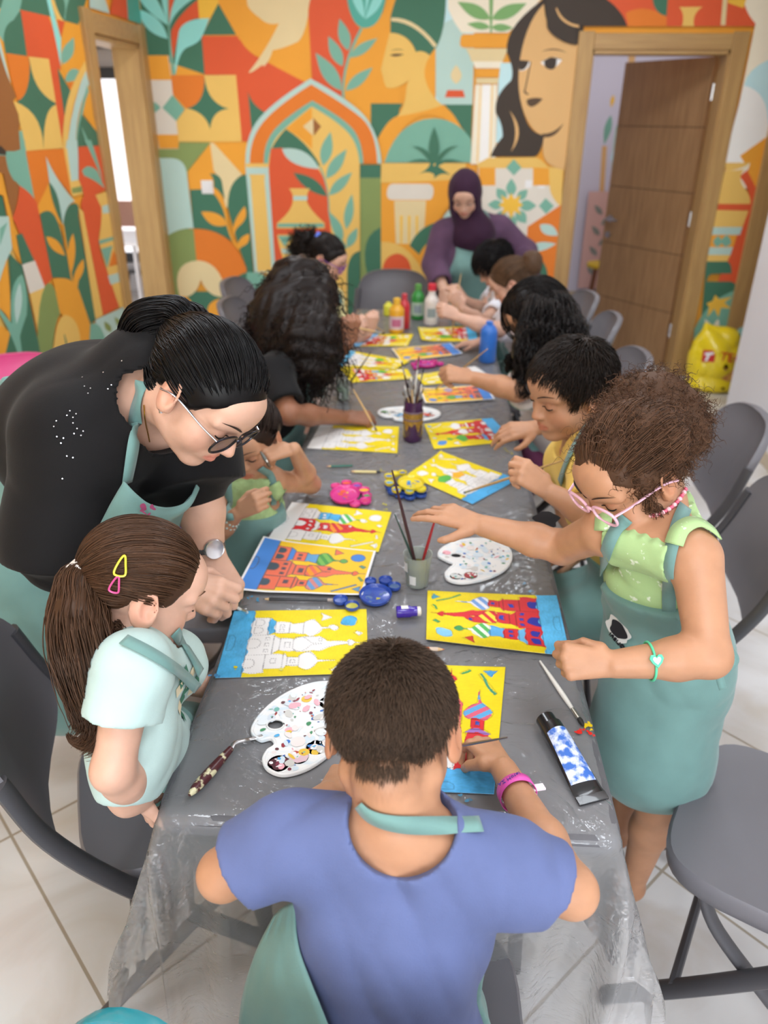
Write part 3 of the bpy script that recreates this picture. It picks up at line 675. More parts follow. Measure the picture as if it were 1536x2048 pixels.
# closed door to the right of the mural strip
d3 = casing_back('door_3', 2.315, 3.0, D2[2], YB-0.02, 0.13)
leaf(d3, (2.325, YB+0.01, 0.008), 0, 0.70, D2[2]-0.03, hand=False)
# left door: casing on the left wall, open passage
e = empty('door_1', (XL, 5.3, 0)); e['kind'] = 'structure'; cw = 0.115
for y in (D1[0]-cw/2+0.012, D1[1]+cw/2-0.012): m = MB(); m.box((XL+0.012, y, (D1[2]+cw)/2), (0.034, cw, D1[2]+cw), oak); m.build('casing', e, smooth=False, bevel=0.004)
m = MB(); m.box((XL+0.010, (D1[0]+D1[1])/2, D1[2]+cw/2-0.003), (0.03, D1[1]-D1[0]-0.02, cw-0.012), oakh); m.build('casing_header', e, smooth=False, bevel=0.004)
m = MB()
for y in (D1[0]+0.012, D1[1]-0.012): m.box((XL-W_T/2, y, D1[2]/2), (W_T+0.02, 0.026, D1[2]), oak)
m.box((XL-W_T/2, (D1[0]+D1[1])/2, D1[2]-0.012), (W_T+0.02, D1[1]-D1[0], 0.026), oak); m.build('jamb', e, smooth=False)
# ---- beyond the right door: corridor
b = MB(); b.box((1.5, 8.55, CEIL/2), (2.6, 0.1, CEIL), lilac); b.box((0.9, 7.25, CEIL/2), (0.1, 2.55, CEIL), lilac); b.box((2.85, 7.25, CEIL/2), (0.1, 2.6, CEIL), lilac)
cmur = Mural(b, lambda x, y: ony(x, y, 8.5), (0, -1, 0))
CROP['P'] = (0, 0, 1)
cmur.many("""P T:leaf1222,230,1208,290,14;1238,240,1225,330,9
P Q:leaf1232,250,1222,400,8
P S:1204,292 1214,292 1207,400 1198,400
P D:1228,300 1238,316 1230,332 1220,316
P S:1257,98 1272,98 1266,160 1256,158
P M:leaf1227,190,1222,215,8""")
struct(b.build('wall_corridor', smooth=False))
b = MB(); b.box((1.85, 8.49, 0.045), (1.9, 0.012, 0.09), skirt_m); struct(b.build('baseboard_corridor', smooth=False))
# ---- beyond the left door: bright room with a balcony window
alu = mat('dark_aluminium', '#3b3c42', 0.4, metal=0.3)
b = MB(); b.box((-3.6, 8.62, 1.4), (3.2, 0.1, 2.95), white); b.box((-5.2, 6.6, 1.45), (0.1, 4.2, 2.95), white); struct(b.build('wall_balcony', smooth=False))
sky_pane = mat('daylit_window_pane', '#fbfbff', 0.4, emit=1.5); roofm = mat('distant_roof', '#e9b7a6', 0.7)
e = empty('window_1', (-2.9, 8.5, 0.4)); e['kind'] = 'structure'
def wx(px): return ony(px, 380, 8.5)[0]
wx0, wx1 = -3.62, -2.28
m = MB(); m.box(((wx0+wx1)/2, 8.55, 1.25), (wx1-wx0, 0.01, 1.72), sky_pane); m.build('window_pane', e, smooth=False)
m = MB()
for x in (wx0-0.04, wx1+0.04, -2.93): m.box((x, 8.52, 1.2), (0.09, 0.09, 2.3), alu)
for z in (0.36, 2.10, 2.36): m.box(((wx0+wx1)/2, 8.52, z), (wx1-wx0+0.16, 0.09, 0.10), alu)
m.build('window_frame', e, smooth=False)
m = MB(); m.box(((wx0+wx1)/2, 8.535, 0.80), (wx1-wx0, 0.01, 0.26), roofm); m.build('balcony_parapet', e, smooth=False)
# ------------------------------------------------------------------ table under its plastic sheet
TX0, TX1, TY0, TY1, TZ = -0.415, 0.335, 0.84, 4.52, 0.74
grey_top = mat('grey_table_plastic', '#5c5b5f', 0.45, var=0.03, vscale=60, bump=0.04, bscale=300)
frame_m = mat('charcoal_coated_steel', '#47464a', 0.45, bump=0.02, bscale=400)
seat_m = mat('charcoal_chair_plastic', '#6a686d', 0.42, var=0.04, vscale=4, bump=0.03, bscale=500)
def slab(m, cx, cy, hx, hy, z, t, r=0.04, n=6, mt=None):
    P = []
    for sx, sy, a0 in ((1, 1, 0), (-1, 1, 90), (-1, -1, 180), (1, -1, 270)):
        for i in range(n+1): a = math.radians(a0+90*i/n); P.append((cx+sx*(hx-r)+r*math.cos(a), cy+sy*(hy-r)+r*math.sin(a)))
    k = len(P); rings = [(0.012, z-t), (0.0, z-t+0.012), (0.0, z-0.012), (0.004, z-0.003), (0.012, z)]; V = []
    for ins, zz in rings: V += [(x-ins*np.sign(x-cx), y-ins*np.sign(y-cy), zz) for x, y in P]
    Fs = [tuple(range(k))[::-1], tuple(range(4*k, 5*k))]
    for j in range(4): Fs += [(j*k+i, j*k+(i+1) % k, (j+1)*k+(i+1) % k, (j+1)*k+i) for i in range(k)]
    m.add(V, Fs, mt)
def make_table(y0, y1, label):
    cy = (y0+y1)/2; cx = (TX0+TX1)/2; e = empty('folding_table', (cx, cy, 0), label, 'table', 'two folding tables set end to end')
    m = MB(); slab(m, cx, cy, (TX1-TX0)/2, (y1-y0)/2-0.002, TZ, 0.045, mt=grey_top); m.build('tabletop', e)
    for yy, sg in ((y0+0.28, 1), (y1-0.28, -1)):
        for x in (TX0+0.09, TX1-0.09):
            m = MB(); m.tube([(x, yy, TZ-0.045), (x, yy, 0.10), (x, yy-sg*0.03, 0.012)], 0.016, frame_m, 10); m.build('leg', e)
        for q in ([(TX0+0.09, yy, 0.22), (TX1-0.09, yy, 0.22)], [(TX0+0.09, yy, 0.62), (TX1-0.09, yy, 0.62)], [((TX0+TX1)/2, yy, 0.62), ((TX0+TX1)/2, yy+sg*0.42, TZ-0.05)]): m = MB(); m.tube(q, 0.013, frame_m, 8); m.build('leg_brace', e)
make_table(TY0, (TY0+TY1)/2, 'grey folding table nearest the boy in the blue shirt')
make_table((TY0+TY1)/2, TY1, 'grey folding table at the far end under the paint bottles')
def film_mat():
    m = bpy.data.materials.new('clear_plastic_film'); m.use_nodes = True; nt = m.node_tree; N, L = nt.nodes, nt.links; N.remove(N['Principled BSDF'])
    out = N['Material Output']; tr = N.new('ShaderNodeBsdfTransparent'); tr.inputs[0].default_value = (0.96, 0.96, 0.97, 1)
    gl = N.new('ShaderNodeBsdfGlossy'); gl.inputs['Roughness'].default_value = 0.08; df = N.new('ShaderNodeBsdfDiffuse'); df.inputs[0].default_value = (0.93, 0.93, 0.95, 1); tl = N.new('ShaderNodeBsdfTranslucent'); tl.inputs[0].default_value = (0.93, 0.93, 0.95, 1)
    tc = N.new('ShaderNodeTexCoord'); mp = N.new('ShaderNodeMapping'); mp.inputs['Scale'].default_value = (1, 1, 1); L.new(tc.outputs['Object'], mp.inputs[0])
    n1 = N.new('ShaderNodeTexNoise'); n1.inputs['Scale'].default_value = 7; n1.inputs['Detail'].default_value = 4; n1.inputs['Distortion'].default_value = 2.2; L.new(mp.outputs[0], n1.inputs[0])
    ab = N.new('ShaderNodeMath'); ab.operation = 'SUBTRACT'; ab.inputs[1].default_value = 0.5; L.new(n1.outputs[0], ab.inputs[0]); a2 = N.new('ShaderNodeMath'); a2.operation = 'ABSOLUTE'; L.new(ab.outputs[0], a2.inputs[0]); sm_ = N.new('ShaderNodeMapRange'); sm_.interpolation_type = 'SMOOTHSTEP'; sm_.inputs[1].default_value = 0.0; sm_.inputs[2].default_value = 0.16; L.new(a2.outputs[0], sm_.inputs[0])
    n2 = N.new('ShaderNodeTexNoise'); n2.inputs['Scale'].default_value = 30; n2.inputs['Detail'].default_value = 3; n2.inputs['Distortion'].default_value = 1.0; L.new(mp.outputs[0], n2.inputs[0])
    ad = N.new('ShaderNodeMath'); ad.operation = 'MULTIPLY_ADD'; ad.inputs[1].default_value = 0.8; L.new(n2.outputs[0], ad.inputs[0]); L.new(sm_.outputs[0], ad.inputs[2])
    bp = N.new('ShaderNodeBump'); bp.inputs['Strength'].default_value = 1.0; bp.inputs['Distance'].default_value = 0.0024; L.new(ad.outputs[0], bp.inputs['Height']); L.new(bp.outputs[0], gl.inputs['Normal'])
    fr = N.new('ShaderNodeFresnel'); fr.inputs[0].default_value = 1.5; L.new(bp.outputs[0], fr.inputs['Normal'])
    b2 = N.new('ShaderNodeMixShader'); b2.inputs[0].default_value = 0.5; L.new(df.outputs[0], b2.inputs[1]); L.new(tl.outputs[0], b2.inputs[2])
    m1 = N.new('ShaderNodeMixShader'); m1.inputs[0].default_value = 0.31; L.new(tr.outputs[0], m1.inputs[1]); L.new(b2.outputs[0], m1.inputs[2])
    m2 = N.new('ShaderNodeMixShader'); L.new(fr.outputs[0], m2.inputs[0]); L.new(m1.outputs[0], m2.inputs[1]); L.new(gl.outputs[0], m2.inputs[2]); L.new(m2.outputs[0], out.inputs[0]); return m
film = film_mat()
def film_sheet():
    dx0, dx1, dy0, dy1 = 0.36, 0.34, 0.62, 0.25; st = 0.016
    xs = np.arange(TX0-dx0, TX1+dx1+1e-6, st); ys = np.arange(TY0-dy0, TY1+dy1+1e-6, st); X, Y = np.meshgrid(xs, ys, indexing='ij')
    rr = 0.018; qx, qy = np.clip(X, TX0+rr, TX1-rr), np.clip(Y, TY0+rr, TY1-rr); ex, ey = X-qx, Y-qy; d = np.hypot(ex, ey); nx, ny = np.where(d > 1e-9, ex/np.maximum(d, 1e-9), 0), np.where(d > 1e-9, ey/np.maximum(d, 1e-9), 0)
    a = np.clip(d/rr, 0, math.pi/2); hang = np.maximum(d-rr*math.pi/2, 0); corner = np.clip(4*np.abs(nx*ny), 0, 2)/2
    ang = np.arctan2(Y-(TY0+TY1)/2, X); per = X*9*(np.abs(ny) > np.abs(nx))+Y*9*(np.abs(nx) >= np.abs(ny))
    rip = np.clip(hang/0.25, 0, 1)*(0.014*np.sin(per*1.9+1)+0.010*np.sin(per*4.3)+0.006*np.sin(per*9.1+hang*9)); flare = 0.07*hang+corner*hang*0.30+rip
    out = rr*np.sin(a)+flare; Z = TZ+0.0015-rr*(1-np.cos(a))-hang*np.where(d > rr*1.5, 0.985, 1)
    g = np.random.default_rng(3); wv = np.zeros_like(X)
    for i in range(14): k = g.normal(size=2)*g.uniform(8, 55); wv += np.sin(X*k[0]+Y*k[1]+g.uniform(0, 6)+1.5*np.sin(X*k[1]*0.3-Y*k[0]*0.3))/14
    Z = Z+np.abs(wv)*0.004*(d < 0.02)
    V = np.stack([qx+nx*out, qy+ny*out, Z], -1).reshape(-1, 3); n, m = X.shape; i = np.arange(n-1)[:, None]*m+np.arange(m-1)[None]
    Fq = np.stack([i, i+m, i+m+1, i+1], -1).reshape(-1, 4); V[:, 2] = np.maximum(V[:, 2], 0.01)
    o = mesh_np('plastic_tablecloth', V, Fq, film); tag(o, 'clear crinkled plastic sheet draped over the long grey table', 'plastic sheet')
film_sheet()
# ------------------------------------------------------------------ folding chairs
def superring(hx, hy, n=32, p=4.0):
    t = 2*np.pi*np.arange(n)/n; c, s = np.cos(t), np.sin(t); return np.stack([hx*np.sign(c)*np.abs(c)**(2/p), hy*np.sign(s)*np.abs(s)**(2/p)], 1)
def rings_mesh(m, rings, mt):
    k = len(rings[0]); V = np.concatenate(rings); Fs = [tuple(range(k))[::-1], tuple(range((len(rings)-1)*k, len(rings)*k))]
    for j in range(len(rings)-1): Fs += [(j*k+i, j*k+(i+1) % k, (j+1)*k+(i+1) % k, (j+1)*k+i) for i in range(k)]
    m.add(V, Fs, mt)
def make_chair(label, group, seat=seat_m, frame=frame_m, sc=1.0, cat='chair', name='folding_chair'):
    e = empty(name, (0, 0, 0), label, cat, group)
    m = MB(); R = [(0.86, -0.052), (0.955, -0.055), (0.99, -0.045), (1.0, -0.025), (0.995, -0.008), (0.97, 0.0), (0.90, -0.003), (0.6, -0.010), (0.25, -0.012), (0.02, -0.012)]
    rg = []
    for s_, z in R:
        p = superring(0.222*s_, 0.212*s_, 40); zz = 0.455+z-0.02*np.clip((p[:, 1]-0.12)/0.09, 0, 1)**2*(z > -0.02); rg.append(np.column_stack([p, zz])*sc)
    rings_mesh(m, rg, seat); m.build('seat', e, angle=50)
    m = MB(); rg = []
    for s_, t in [(0.03, -0.010), (0.6, -0.010), (0.93, -0.011), (0.985, -0.017), (1.0, -0.004), (0.985, 0.010), (0.93, 0.012), (0.6, 0.012), (0.03, 0.012)]:
        p = superring(0.232*s_, 0.175*s_, 40, 3.2); x, z = p[:, 0], p[:, 1]
        y = -0.275-0.10*(z+0.16)/0.32+0.055*(x/0.232)**2; rg.append(np.column_stack([x, y-t, 0.695+z])*sc)
    rings_mesh(m, rg[::-1], seat); m.build('backrest', e, angle=50)
    for x in (-1, 1):
        m = MB(); m.tube(spline([A(x*0.228, -0.285, 0.76), A(x*0.238, -0.235, 0.62), A(x*0.240, -0.13, 0.455), A(x*0.236, 0.06, 0.22), A(x*0.232, 0.245, 0.014)], 6)*sc, 0.021*sc, frame, 12, flat=0.62, ); m.build('front_leg', e)
        m = MB(); m.tube(spline([A(x*0.195, 0.12, 0.42), A(x*0.20, 0.07, 0.33), A(x*0.205, -0.08, 0.19), A(x*0.21, -0.265, 0.014)], 6)*sc, 0.016*sc, frame, 12, flat=0.75); m.build('rear_leg', e)
    for q in ([(-0.235, 0.12, 0.16), (0.235, 0.12, 0.16)], [(-0.20, -0.14, 0.14), (0.20, -0.14, 0.14)]): m = MB(); m.tube(np.array(q)*sc, 0.010*sc, frame, 8); m.build('crossbar', e)
    return e
CH = 'charcoal folding chairs around the table'
proto = make_chair('charcoal folding chair the girl with the long ponytail sits on', CH)
CHAIRS = [(-0.51, 1.20, -66, None),
    (-0.03, 0.70, 0, 'charcoal folding chair under the boy in the blue shirt'),
    (0.765, 1.13, 61, 'empty charcoal folding chair with its grey seat nearest the camera on the right'),
    (-0.66, 1.95, -88, 'charcoal folding chair of the little girl in green behind the leaning woman'),
    (0.66, 1.93, 82, 'charcoal folding chair whose tall backrest stands right behind the curly girl'),
    (0.76, 2.52, 86, 'charcoal folding chair with its rounded backrest beyond the curly hair, behind the boy in yellow'),
    (0.55, 3.22, 92, 'charcoal folding chair of the girl with long black hair and glasses'),
    (0.58, 3.93, 88, 'charcoal folding chair of the brown haired child beside the open door'),
    (0.56, 4.42, 95, 'charcoal folding chair of the boy in white near the woman in purple'),
    (-0.60, 3.02, -90, 'charcoal folding chair of the girl in the black T-shirt with dark curls'),
    (-0.72, 4.08, -92, 'charcoal folding chair of the girl with purple glasses on the left side'),
    (-0.84, 4.62, -98, 'empty charcoal folding chair farthest back in the row by the left mural'),
    (-0.22, 4.72, 180, 'empty charcoal folding chair at the far head of the table below the arch')]
for x, y, rz, lb in CHAIRS:
    c = proto if lb is None else copy_tree(proto); c.location = (x, y, 0); c.rotation_euler = (0, 0, math.radians(rz))
    if lb: c['label'] = lb
pink = mat('pink_plastic', '#e0508c', 0.35); whp = mat('white_coated_steel', '#e6e6ea', 0.35); blue_p = mat('blue_plastic', '#3450c8', 0.35); teal_p = mat('teal_plastic', '#2b8d9c', 0.22, coat=0.5)
c = make_chair('pink plastic chair with a white frame by the left mural behind the leaning woman', None, pink, whp, 1.0, name='pink_chair'); c.location = (-1.52, 2.66, 0); c.rotation_euler = (0, 0, math.radians(-150))
c = make_chair('blue plastic chair with a white frame between the leaning woman and the little girl', None, blue_p, whp, 0.86, name='blue_chair'); c.location = (-0.86, 2.28, 0); c.rotation_euler = (0, 0, math.radians(-60))
c = make_chair('glossy teal plastic chair back cut off at the bottom left corner', None, teal_p, teal_p, 0.80, name='teal_chair'); c.location = (-0.425, 0.275, 0); c.rotation_euler = (0, 0, math.radians(150))
# ------------------------------------------------------------------ paintings: grids of painted paper
def inpoly(P, poly):
    x, y = P[:, 0], P[:, 1]; c = np.zeros(len(P), bool); n = len(poly)
    for i in range(n):
        x0, y0 = poly[i]; x1, y1 = poly[(i+1) % n]
        if y0 == y1: continue
        c ^= ((y0 > y) != (y1 > y)) & (x < (x1-x0)*(y-y0)/(y1-y0)+x0)
    return c
def edged(P, poly, asp):
    d = np.full(len(P), 9.0); S = A(asp, 1); Q = P*S; pl = np.asarray(poly)*S; n = len(pl); s = np.zeros(len(P)); acc = 0
    for i in range(n):
        a, b = pl[i], pl[(i+1) % n]; ab = b-a; L = np.linalg.norm(ab)+1e-9; t = np.clip(((Q-a) @ ab)/L**2, 0, 1); dd = np.linalg.norm(Q-a-t[:, None]*ab, axis=1); m = dd < d; d[m] = dd[m]; s[m] = acc+t[m]*L; acc += L
    return d, s
def rc(u0, u1, v0, v1): return [(u0, v0), (u1, v0), (u1, v1), (u0, v1)]
def onion(u0, u1, tip, v0, v1):
    m = (v0+v1)/2; h = (v1-v0)/2; t = [(0, .62), (.12, .86), (.3, 1), (.48, .95), (.66, .66), (.8, .34), (.92, .12)]
    return [(u0+(u1-u0)*a, m-h*b) for a, b in t]+[(tip, m)]+[(u0+(u1-u0)*a, m+h*b) for a, b in t[::-1]]
def disc(u, v, r, asp=1.4, n=20): return [(u+r/asp*math.cos(2*math.pi*i/n), v+r*math.sin(2*math.pi*i/n)) for i in range(n)]
def arch(u0, u1, v0, v1): m = (v0+v1)/2; h = (v1-v0)/2; return [(u0, v0)]+[(u1-(u1-u0)*0.5*(1-math.sin(math.pi*i/10)), m-h*math.cos(math.pi*i/10)) for i in range(11)]+[(u0, v1)]
CASTLE = [('sky', rc(-.1, 1.1, -.1, 1.1)), ('ground', rc(-.1, .165, -.1, 1.1)),
    ('b1', rc(.165, .285, .12, .40)), ('w1', arch(.185, .25, .15, .25)), ('w1', arch(.185, .25, .28, .37)), ('r1', [(.285, .12), (.335, .18), (.335, .36), (.285, .40)]),
    ('b1b', rc(.335, .44, .20, .38)), ('w2', rc(.37, .40, .24, .28)), ('w2', rc(.37, .40, .31, .35)), ('n1', [(.44, .20), (.47, .23), (.54, .21), (.54, .40), (.47, .37), (.44, .38)]), ('d1', onion(.54, .69, .78, .17, .44)),
    ('b2', rc(.165, .34, .40, .70)), ('w1', arch(.165, .25, .46, .60)), ('w2', rc(.28, .31, .44, .48)), ('w2', rc(.28, .31, .53, .57)), ('w2', rc(.28, .31, .62, .66)), ('r2', [(.34, .42), (.385, .47), (.385, .64), (.34, .69)]),
    ('b2b', rc(.385, .49, .46, .65)), ('w2', rc(.42, .455, .52, .60)), ('sp', [(.49, .44), (.66, .44), (.72, .50), (.87, .535), (.87, .565), (.72, .60), (.66, .66), (.49, .66)]), ('d2', onion(.48, .62, .68, .44, .66)), ('w2', rc(.655, .68, .47, .51)), ('tip', onion(.865, .92, .97, .50, .60)),
    ('b3', rc(.165, .30, .70, .95)), ('w1', arch(.165, .235, .76, .88)), ('b3b', rc(.30, .42, .70, .90)), ('w2', rc(.34, .375, .76, .82)), ('n3', [(.42, .68), (.45, .73), (.45, .87), (.42, .92)]), ('b3c', rc(.45, .53, .74, .86)), ('w2', rc(.475, .505, .78, .82)), ('d3', onion(.53, .68, .78, .67, .93)),
    ('t1', [(.66, .06), (.74, .13), (.67, .19)]), ('c1', disc(.87, .20, .085)), ('c2', disc(.76, .30, .045)), ('t2', [(.92, .36), (.96, .40), (.94, .44), (.90, .39)]), ('l1', [(.74, .93), (.92, .78), (.93, .80), (.75, .95)]), ('t3', [(.90, .88), (.96, .82), (.965, .94)]), ('l2', [(.93, .62), (.97, .70), (.955, .72), (.92, .64)]), ('moon', arch(.02, .07, .40, .62))]
YEL, BLU, RED, WHT = '#e8d016', '#4aa6d6', '#d12c34', None
paper_m = mat('painted_paper', (1, 1, 1), 0.5, attr='tint', bump=0.02, bscale=120, spec=0.35)
PRINT = dict(sky='#f5c62e', ground='#4a86d2', b1='#ea7458', b1b='#ea7458', b2='#ea7458', b2b='#ea7458', b3='#ea7458', b3b='#ea7458', b3c='#ea7458', sp='#ea7458', tip='#ea6a4c', r1='#4a86d2', r2='#ea7458', n1='#6aa4cf', n3='#ea7458', w1='#4b5a66', w2='#5d5560', d1='#7cb857', d2='#f09a32', d3='#6f9fce', t1='#ea7458', c1='#4a86d2', c2='#68a858', t2='#5a9a8a', l1='#5d93b8', t3='#5d93b8', l2='#68a858', moon='#4a86d2', print=1, stripes={'d1': '#4f9a4a', 'd2': '#ea7458', 'd3': '#d58a86'})
def paint(name, corners, cols, label, group, res=110, z=0.0, curl=(0, 0, 0, 0), seed=1, h=0.7455, wob=0.008, margin=0.0):
    q = [onz(x, y, h+z) for x, y in corners]; g = np.random.default_rng(seed); nu, nv = res, max(20, int(res*0.7)); U, V = np.meshgrid(np.linspace(0, 1, nu), np.linspace(0, 1, nv), indexing='ij')
    u, v = U.ravel(), V.ravel(); P = (q[0][None]*((1-u)*(1-v))[:, None]+q[1][None]*(u*(1-v))[:, None]+q[2][None]*(u*v)[:, None]+q[3][None]*((1-u)*v)[:, None])
    cu0, cu1, cv0, cv1 = curl; zz = cu0*np.clip(1-u/.3, 0, 1)**2+cu1*np.clip((u-.7)/.3, 0, 1)**2+cv0*np.clip(1-v/.3, 0, 1)**2+cv1*np.clip((v-.7)/.3, 0, 1)**2
    P[:, 2] += zz+0.0006*np.sin(u*9+seed)*np.sin(v*7)
    asp = np.linalg.norm(q[1]-q[0])/np.linalg.norm(q[3]-q[0]); pr = cols.get('print'); uv = np.stack([u, v], 1)
    if not pr: uv = uv+wob*np.stack([np.sin(v*23+seed)+.6*np.sin(v*51+u*17), np.sin(u*27+seed*2)+.6*np.sin(u*49+v*13)], 1)
    C = np.tile(np.array(lin('#e4e2e0')), (len(u), 1)); n1 = g.normal(size=(nu, nv))
    for _ in range(3): n1 = (n1+np.roll(n1, 1, 1)+np.roll(n1, -1, 1))/1.7
    for _ in range(1): n1 = (n1+np.roll(n1, 1, 0))/1.4
    n1 = np.clip(n1.ravel()/(n1.std()+1e-9)*0.5, -1.2, 1.2); n2 = np.sin(u*14+3*np.sin(v*11+seed))*np.sin(v*12+2*np.sin(u*9))
    line = np.full(len(u), False); dots = np.full(len(u), False)
    for k, pl in CASTLE:
        c = cols.get(k, cols.get('ground') if k == 'moon' else None); m = inpoly(uv, pl)
        if c is not None:
            c0 = np.array(lin(c)); amp = 0.0 if pr else (0.20 if c in (BLU, '#58b4e4', '#4fa8de') else 0.07)
            C[m] = c0*(1+amp*(0.5*n1[m]+0.6*n2[m]))[:, None]
            if k in cols.get('stripes', {}): mm = m & (np.sin((u-v*0.5)*75) > 0.1); C[mm] = lin(cols['stripes'][k])
        elif k != 'sky' and not (k == 'ground'): C[m] = lin('#e4e2e0')
        if k == 'ground' and c is None: C[m] = lin('#e4e2e0')
        if k not in ('sky',) and len(pl):
            d, s = edged(uv if pr else np.stack([u, v], 1), pl, 1.4); w = 0.0075 if pr else 0.006
            l = d < w
            if c is None: l &= (np.sin(s*260) > -0.3)
            C[l] = C[l]*0.45+np.array(lin('#5a5358'))*0.55 if (pr or c is None) else C[l]*0.72
    if pr: e = (u < .018) | (u > .982) | (v < .025) | (v > .975); C[e] = lin('#efeeee')
    i = np.arange(nu-1)[:, None]*nv+np.arange(nv-1)[None]; Fq = np.stack([i, i+1, i+nv+1, i+nv], -1).reshape(-1, 4)
    nrm_z = np.cross(P[1]-P[0], P[nv]-P[0])[2]
    if nrm_z < 0: Fq = Fq[:, ::-1]
    # real sheet: a second face below and a closed rim
    n0 = len(P); P2 = P-A(0, 0, 0.0007); rim = np.concatenate([np.arange(nv), np.arange(1, nu)*nv+nv-1, (nu-1)*nv+np.arange(nv-2, -1, -1), np.arange(nu-2, 0, -1)*nv]); r2 = np.roll(rim, -1)
    Vv = np.concatenate([P, P2]); Fr = np.stack([rim, rim+n0, r2+n0, r2], 1); tn = np.concatenate([np.clip(C, 0, 1), np.tile(lin('#e9e7e3'), (n0, 1))])
    o = mesh_np(name, Vv, np.concatenate([Fq, Fq[:, ::-1]+n0, Fr]), paper_m, tint=tn); tag(o, label, 'print' if pr else 'painting', group); return o
GP, GR = 'children\'s castle paintings on the table', 'printed castle pictures to copy from'
red_all = dict(b1=RED, b1b=RED, b2=RED, b2b=RED, b3=RED, b3b=RED, b3c=RED, sp=RED, tip=RED, r2=RED)
paint('painting', [(468, 1222), (733, 1218), (737, 1346), (430, 1356)], dict(sky=YEL, ground=BLU, r1=BLU, c1=BLU), 'half-finished painting with blue water and a white unpainted castle, beside the ponytail girl', GP, 230, seed=2)
paint('printed_picture', [(527, 1076), (752, 1103), (725, 1192), (470, 1183)], PRINT, 'printed orange castle sheet with blue strip, on the left below the red tower painting', GR, 230, z=0.0024, curl=(0.006, 0.002, 0, 0.002), seed=3)
paint('painting', [(584, 1004), (783, 1024), (757, 1104), (535, 1078)], dict(sky=YEL, n1=BLU, b1b=BLU, d1='#55b35c', b2=RED, b2b=RED, sp=RED, d2='#f0902a', tip=RED, stripes={'d2': RED, 'd1': '#e4e2e0'}), 'painting with one red tower and white ground, before the little girl in green', GP, 200, seed=4)
paint('painting', [(1141, 1318), (852, 1283), (855, 1181), (1113, 1193)], dict(red_all, sky=YEL, ground='#58b4e4', d1='#58b45c', d2='#f2d23a', d3='#7aa4dc', w1='#27309a', w2='#3040a8', r1='#6ab2e0', n1='#5aaae0', n3=RED, c1='#86c8e8', c2='#3f9a58', t1='#d03a30', t2='#3f9a58', l1='#4aa05c', t3='#4a9ab0', l2='#4aa05c', stripes={'d1': '#e8efe0', 'd2': RED, 'd3': '#e9e9ef'}), 'finished painting of a red castle with dark blue windows, in front of the curly girl', GP, 230, seed=5, curl=(0.004, 0.0, 0.006, 0))
paint('painting', [(775, 1580), (772, 1326), (1011, 1334), (988, 1588)], dict(red_all, sky=YEL, ground='#4fa8de', sp='#e8606a', d2='#e8606a', d3='#5fa6d8', n3='#9a70b8', w2='#3a52b0', t1='#4aa05c', t2='#4a9ad0', t3='#4a9ad0', l1='#3f9a78', l2='#4aa05c', stripes={'d3': '#d8607a'}), 'painting under the hand of the boy in blue, red tower pointing away from him', GP, 200, seed=6)
paint('painting', [(945, 1008), (815, 950), (881, 905), (1033, 960)], dict(sky=YEL, ground='#4aa8e0', d1='#58b048', d2='#f0b02a', stripes={}), 'painting with a white castle and blue edge that the boy in yellow is painting', GP, 150, seed=7, curl=(0, 0.003, 0, 0.004))
paint('painting', [(1030, 882), (868, 898), (848, 848), (985, 836)], dict(red_all, sky=YEL, ground='#4fb0e8', d1='#58b048', r1='#58a8e0', n1=RED, c1='#4a8ad0', c2='#58b048', t3='#58a8e0'), 'painting of a red castle to the right of the purple brush jar', GP, 130, seed=8)
paint('painting', [(640, 850), (798, 853), (795, 906), (614, 896)], dict(sky=YEL), 'painting with only the yellow sky filled in, left of the purple brush jar', GP, 130, seed=9)
paint('printed_picture', [(990, 798), (850, 808), (838, 778), (972, 769)], PRINT, 'printed orange castle sheet under the elbow of the girl with long black hair', GR, 120, z=0.003, seed=10, curl=(0, 0.006, 0, 0))
paint('painting', [(985, 755), (848, 770), (830, 750), (950, 732)], dict(sky=YEL), 'yellow and white painting under the brush of the girl with long black hair', GP, 100, seed=11)
paint('painting', [(678, 733), (815, 738), (826, 757), (702, 765)], dict(red_all, sky=YEL, ground=YEL, d1='#58b048', n1='#6aa8d8', n3='#6aa8d8'), 'yellow painting with red castle lying partly beneath a white and blue one', GP, 100, seed=12)
paint('painting', [(692, 700), (820, 722), (790, 738), (667, 731)], dict(sky=YEL, ground='#6ac0e8', sp=RED, d1='#58b048', l1='#58a8e0'), 'painting with pale blue edge lying on top of the yellow and red one', GP, 100, z=0.004, seed=13, curl=(0.004, 0, 0, 0))
paint('printed_picture', [(925, 708), (802, 722), (783, 697), (900, 687)], PRINT, 'printed orange castle sheet in the middle of the table, left of the blue bottle', GR, 100, z=0.003, seed=14, curl=(0.004, 0, 0, 0))
paint('painting', [(745, 668), (827, 668), (815, 692), (700, 692)], dict(red_all, sky=YEL, ground='#6ab0e0', b3=RED, d1='#58b048'), 'red and yellow painting at the far left below the yellow paint bottle', GP, 90, seed=15)
paint('painting', [(955, 682), (843, 682), (836, 657), (950, 652)], dict(red_all, sky=YEL, ground='#4fb8e8', d1='#58b048', n1='#58b048'), 'yellow painting with red tower and blue end, farthest on the right', GP, 90, seed=16, curl=(0.008, 0.008, 0, 0))
paint('painting', [(876, 632), (870, 612), (968, 613), (960, 633)], dict(sky='#e4e2e0', ground=YEL), 'mostly white sheet in front of the boy in white at the far end', GP, 60, seed=17)
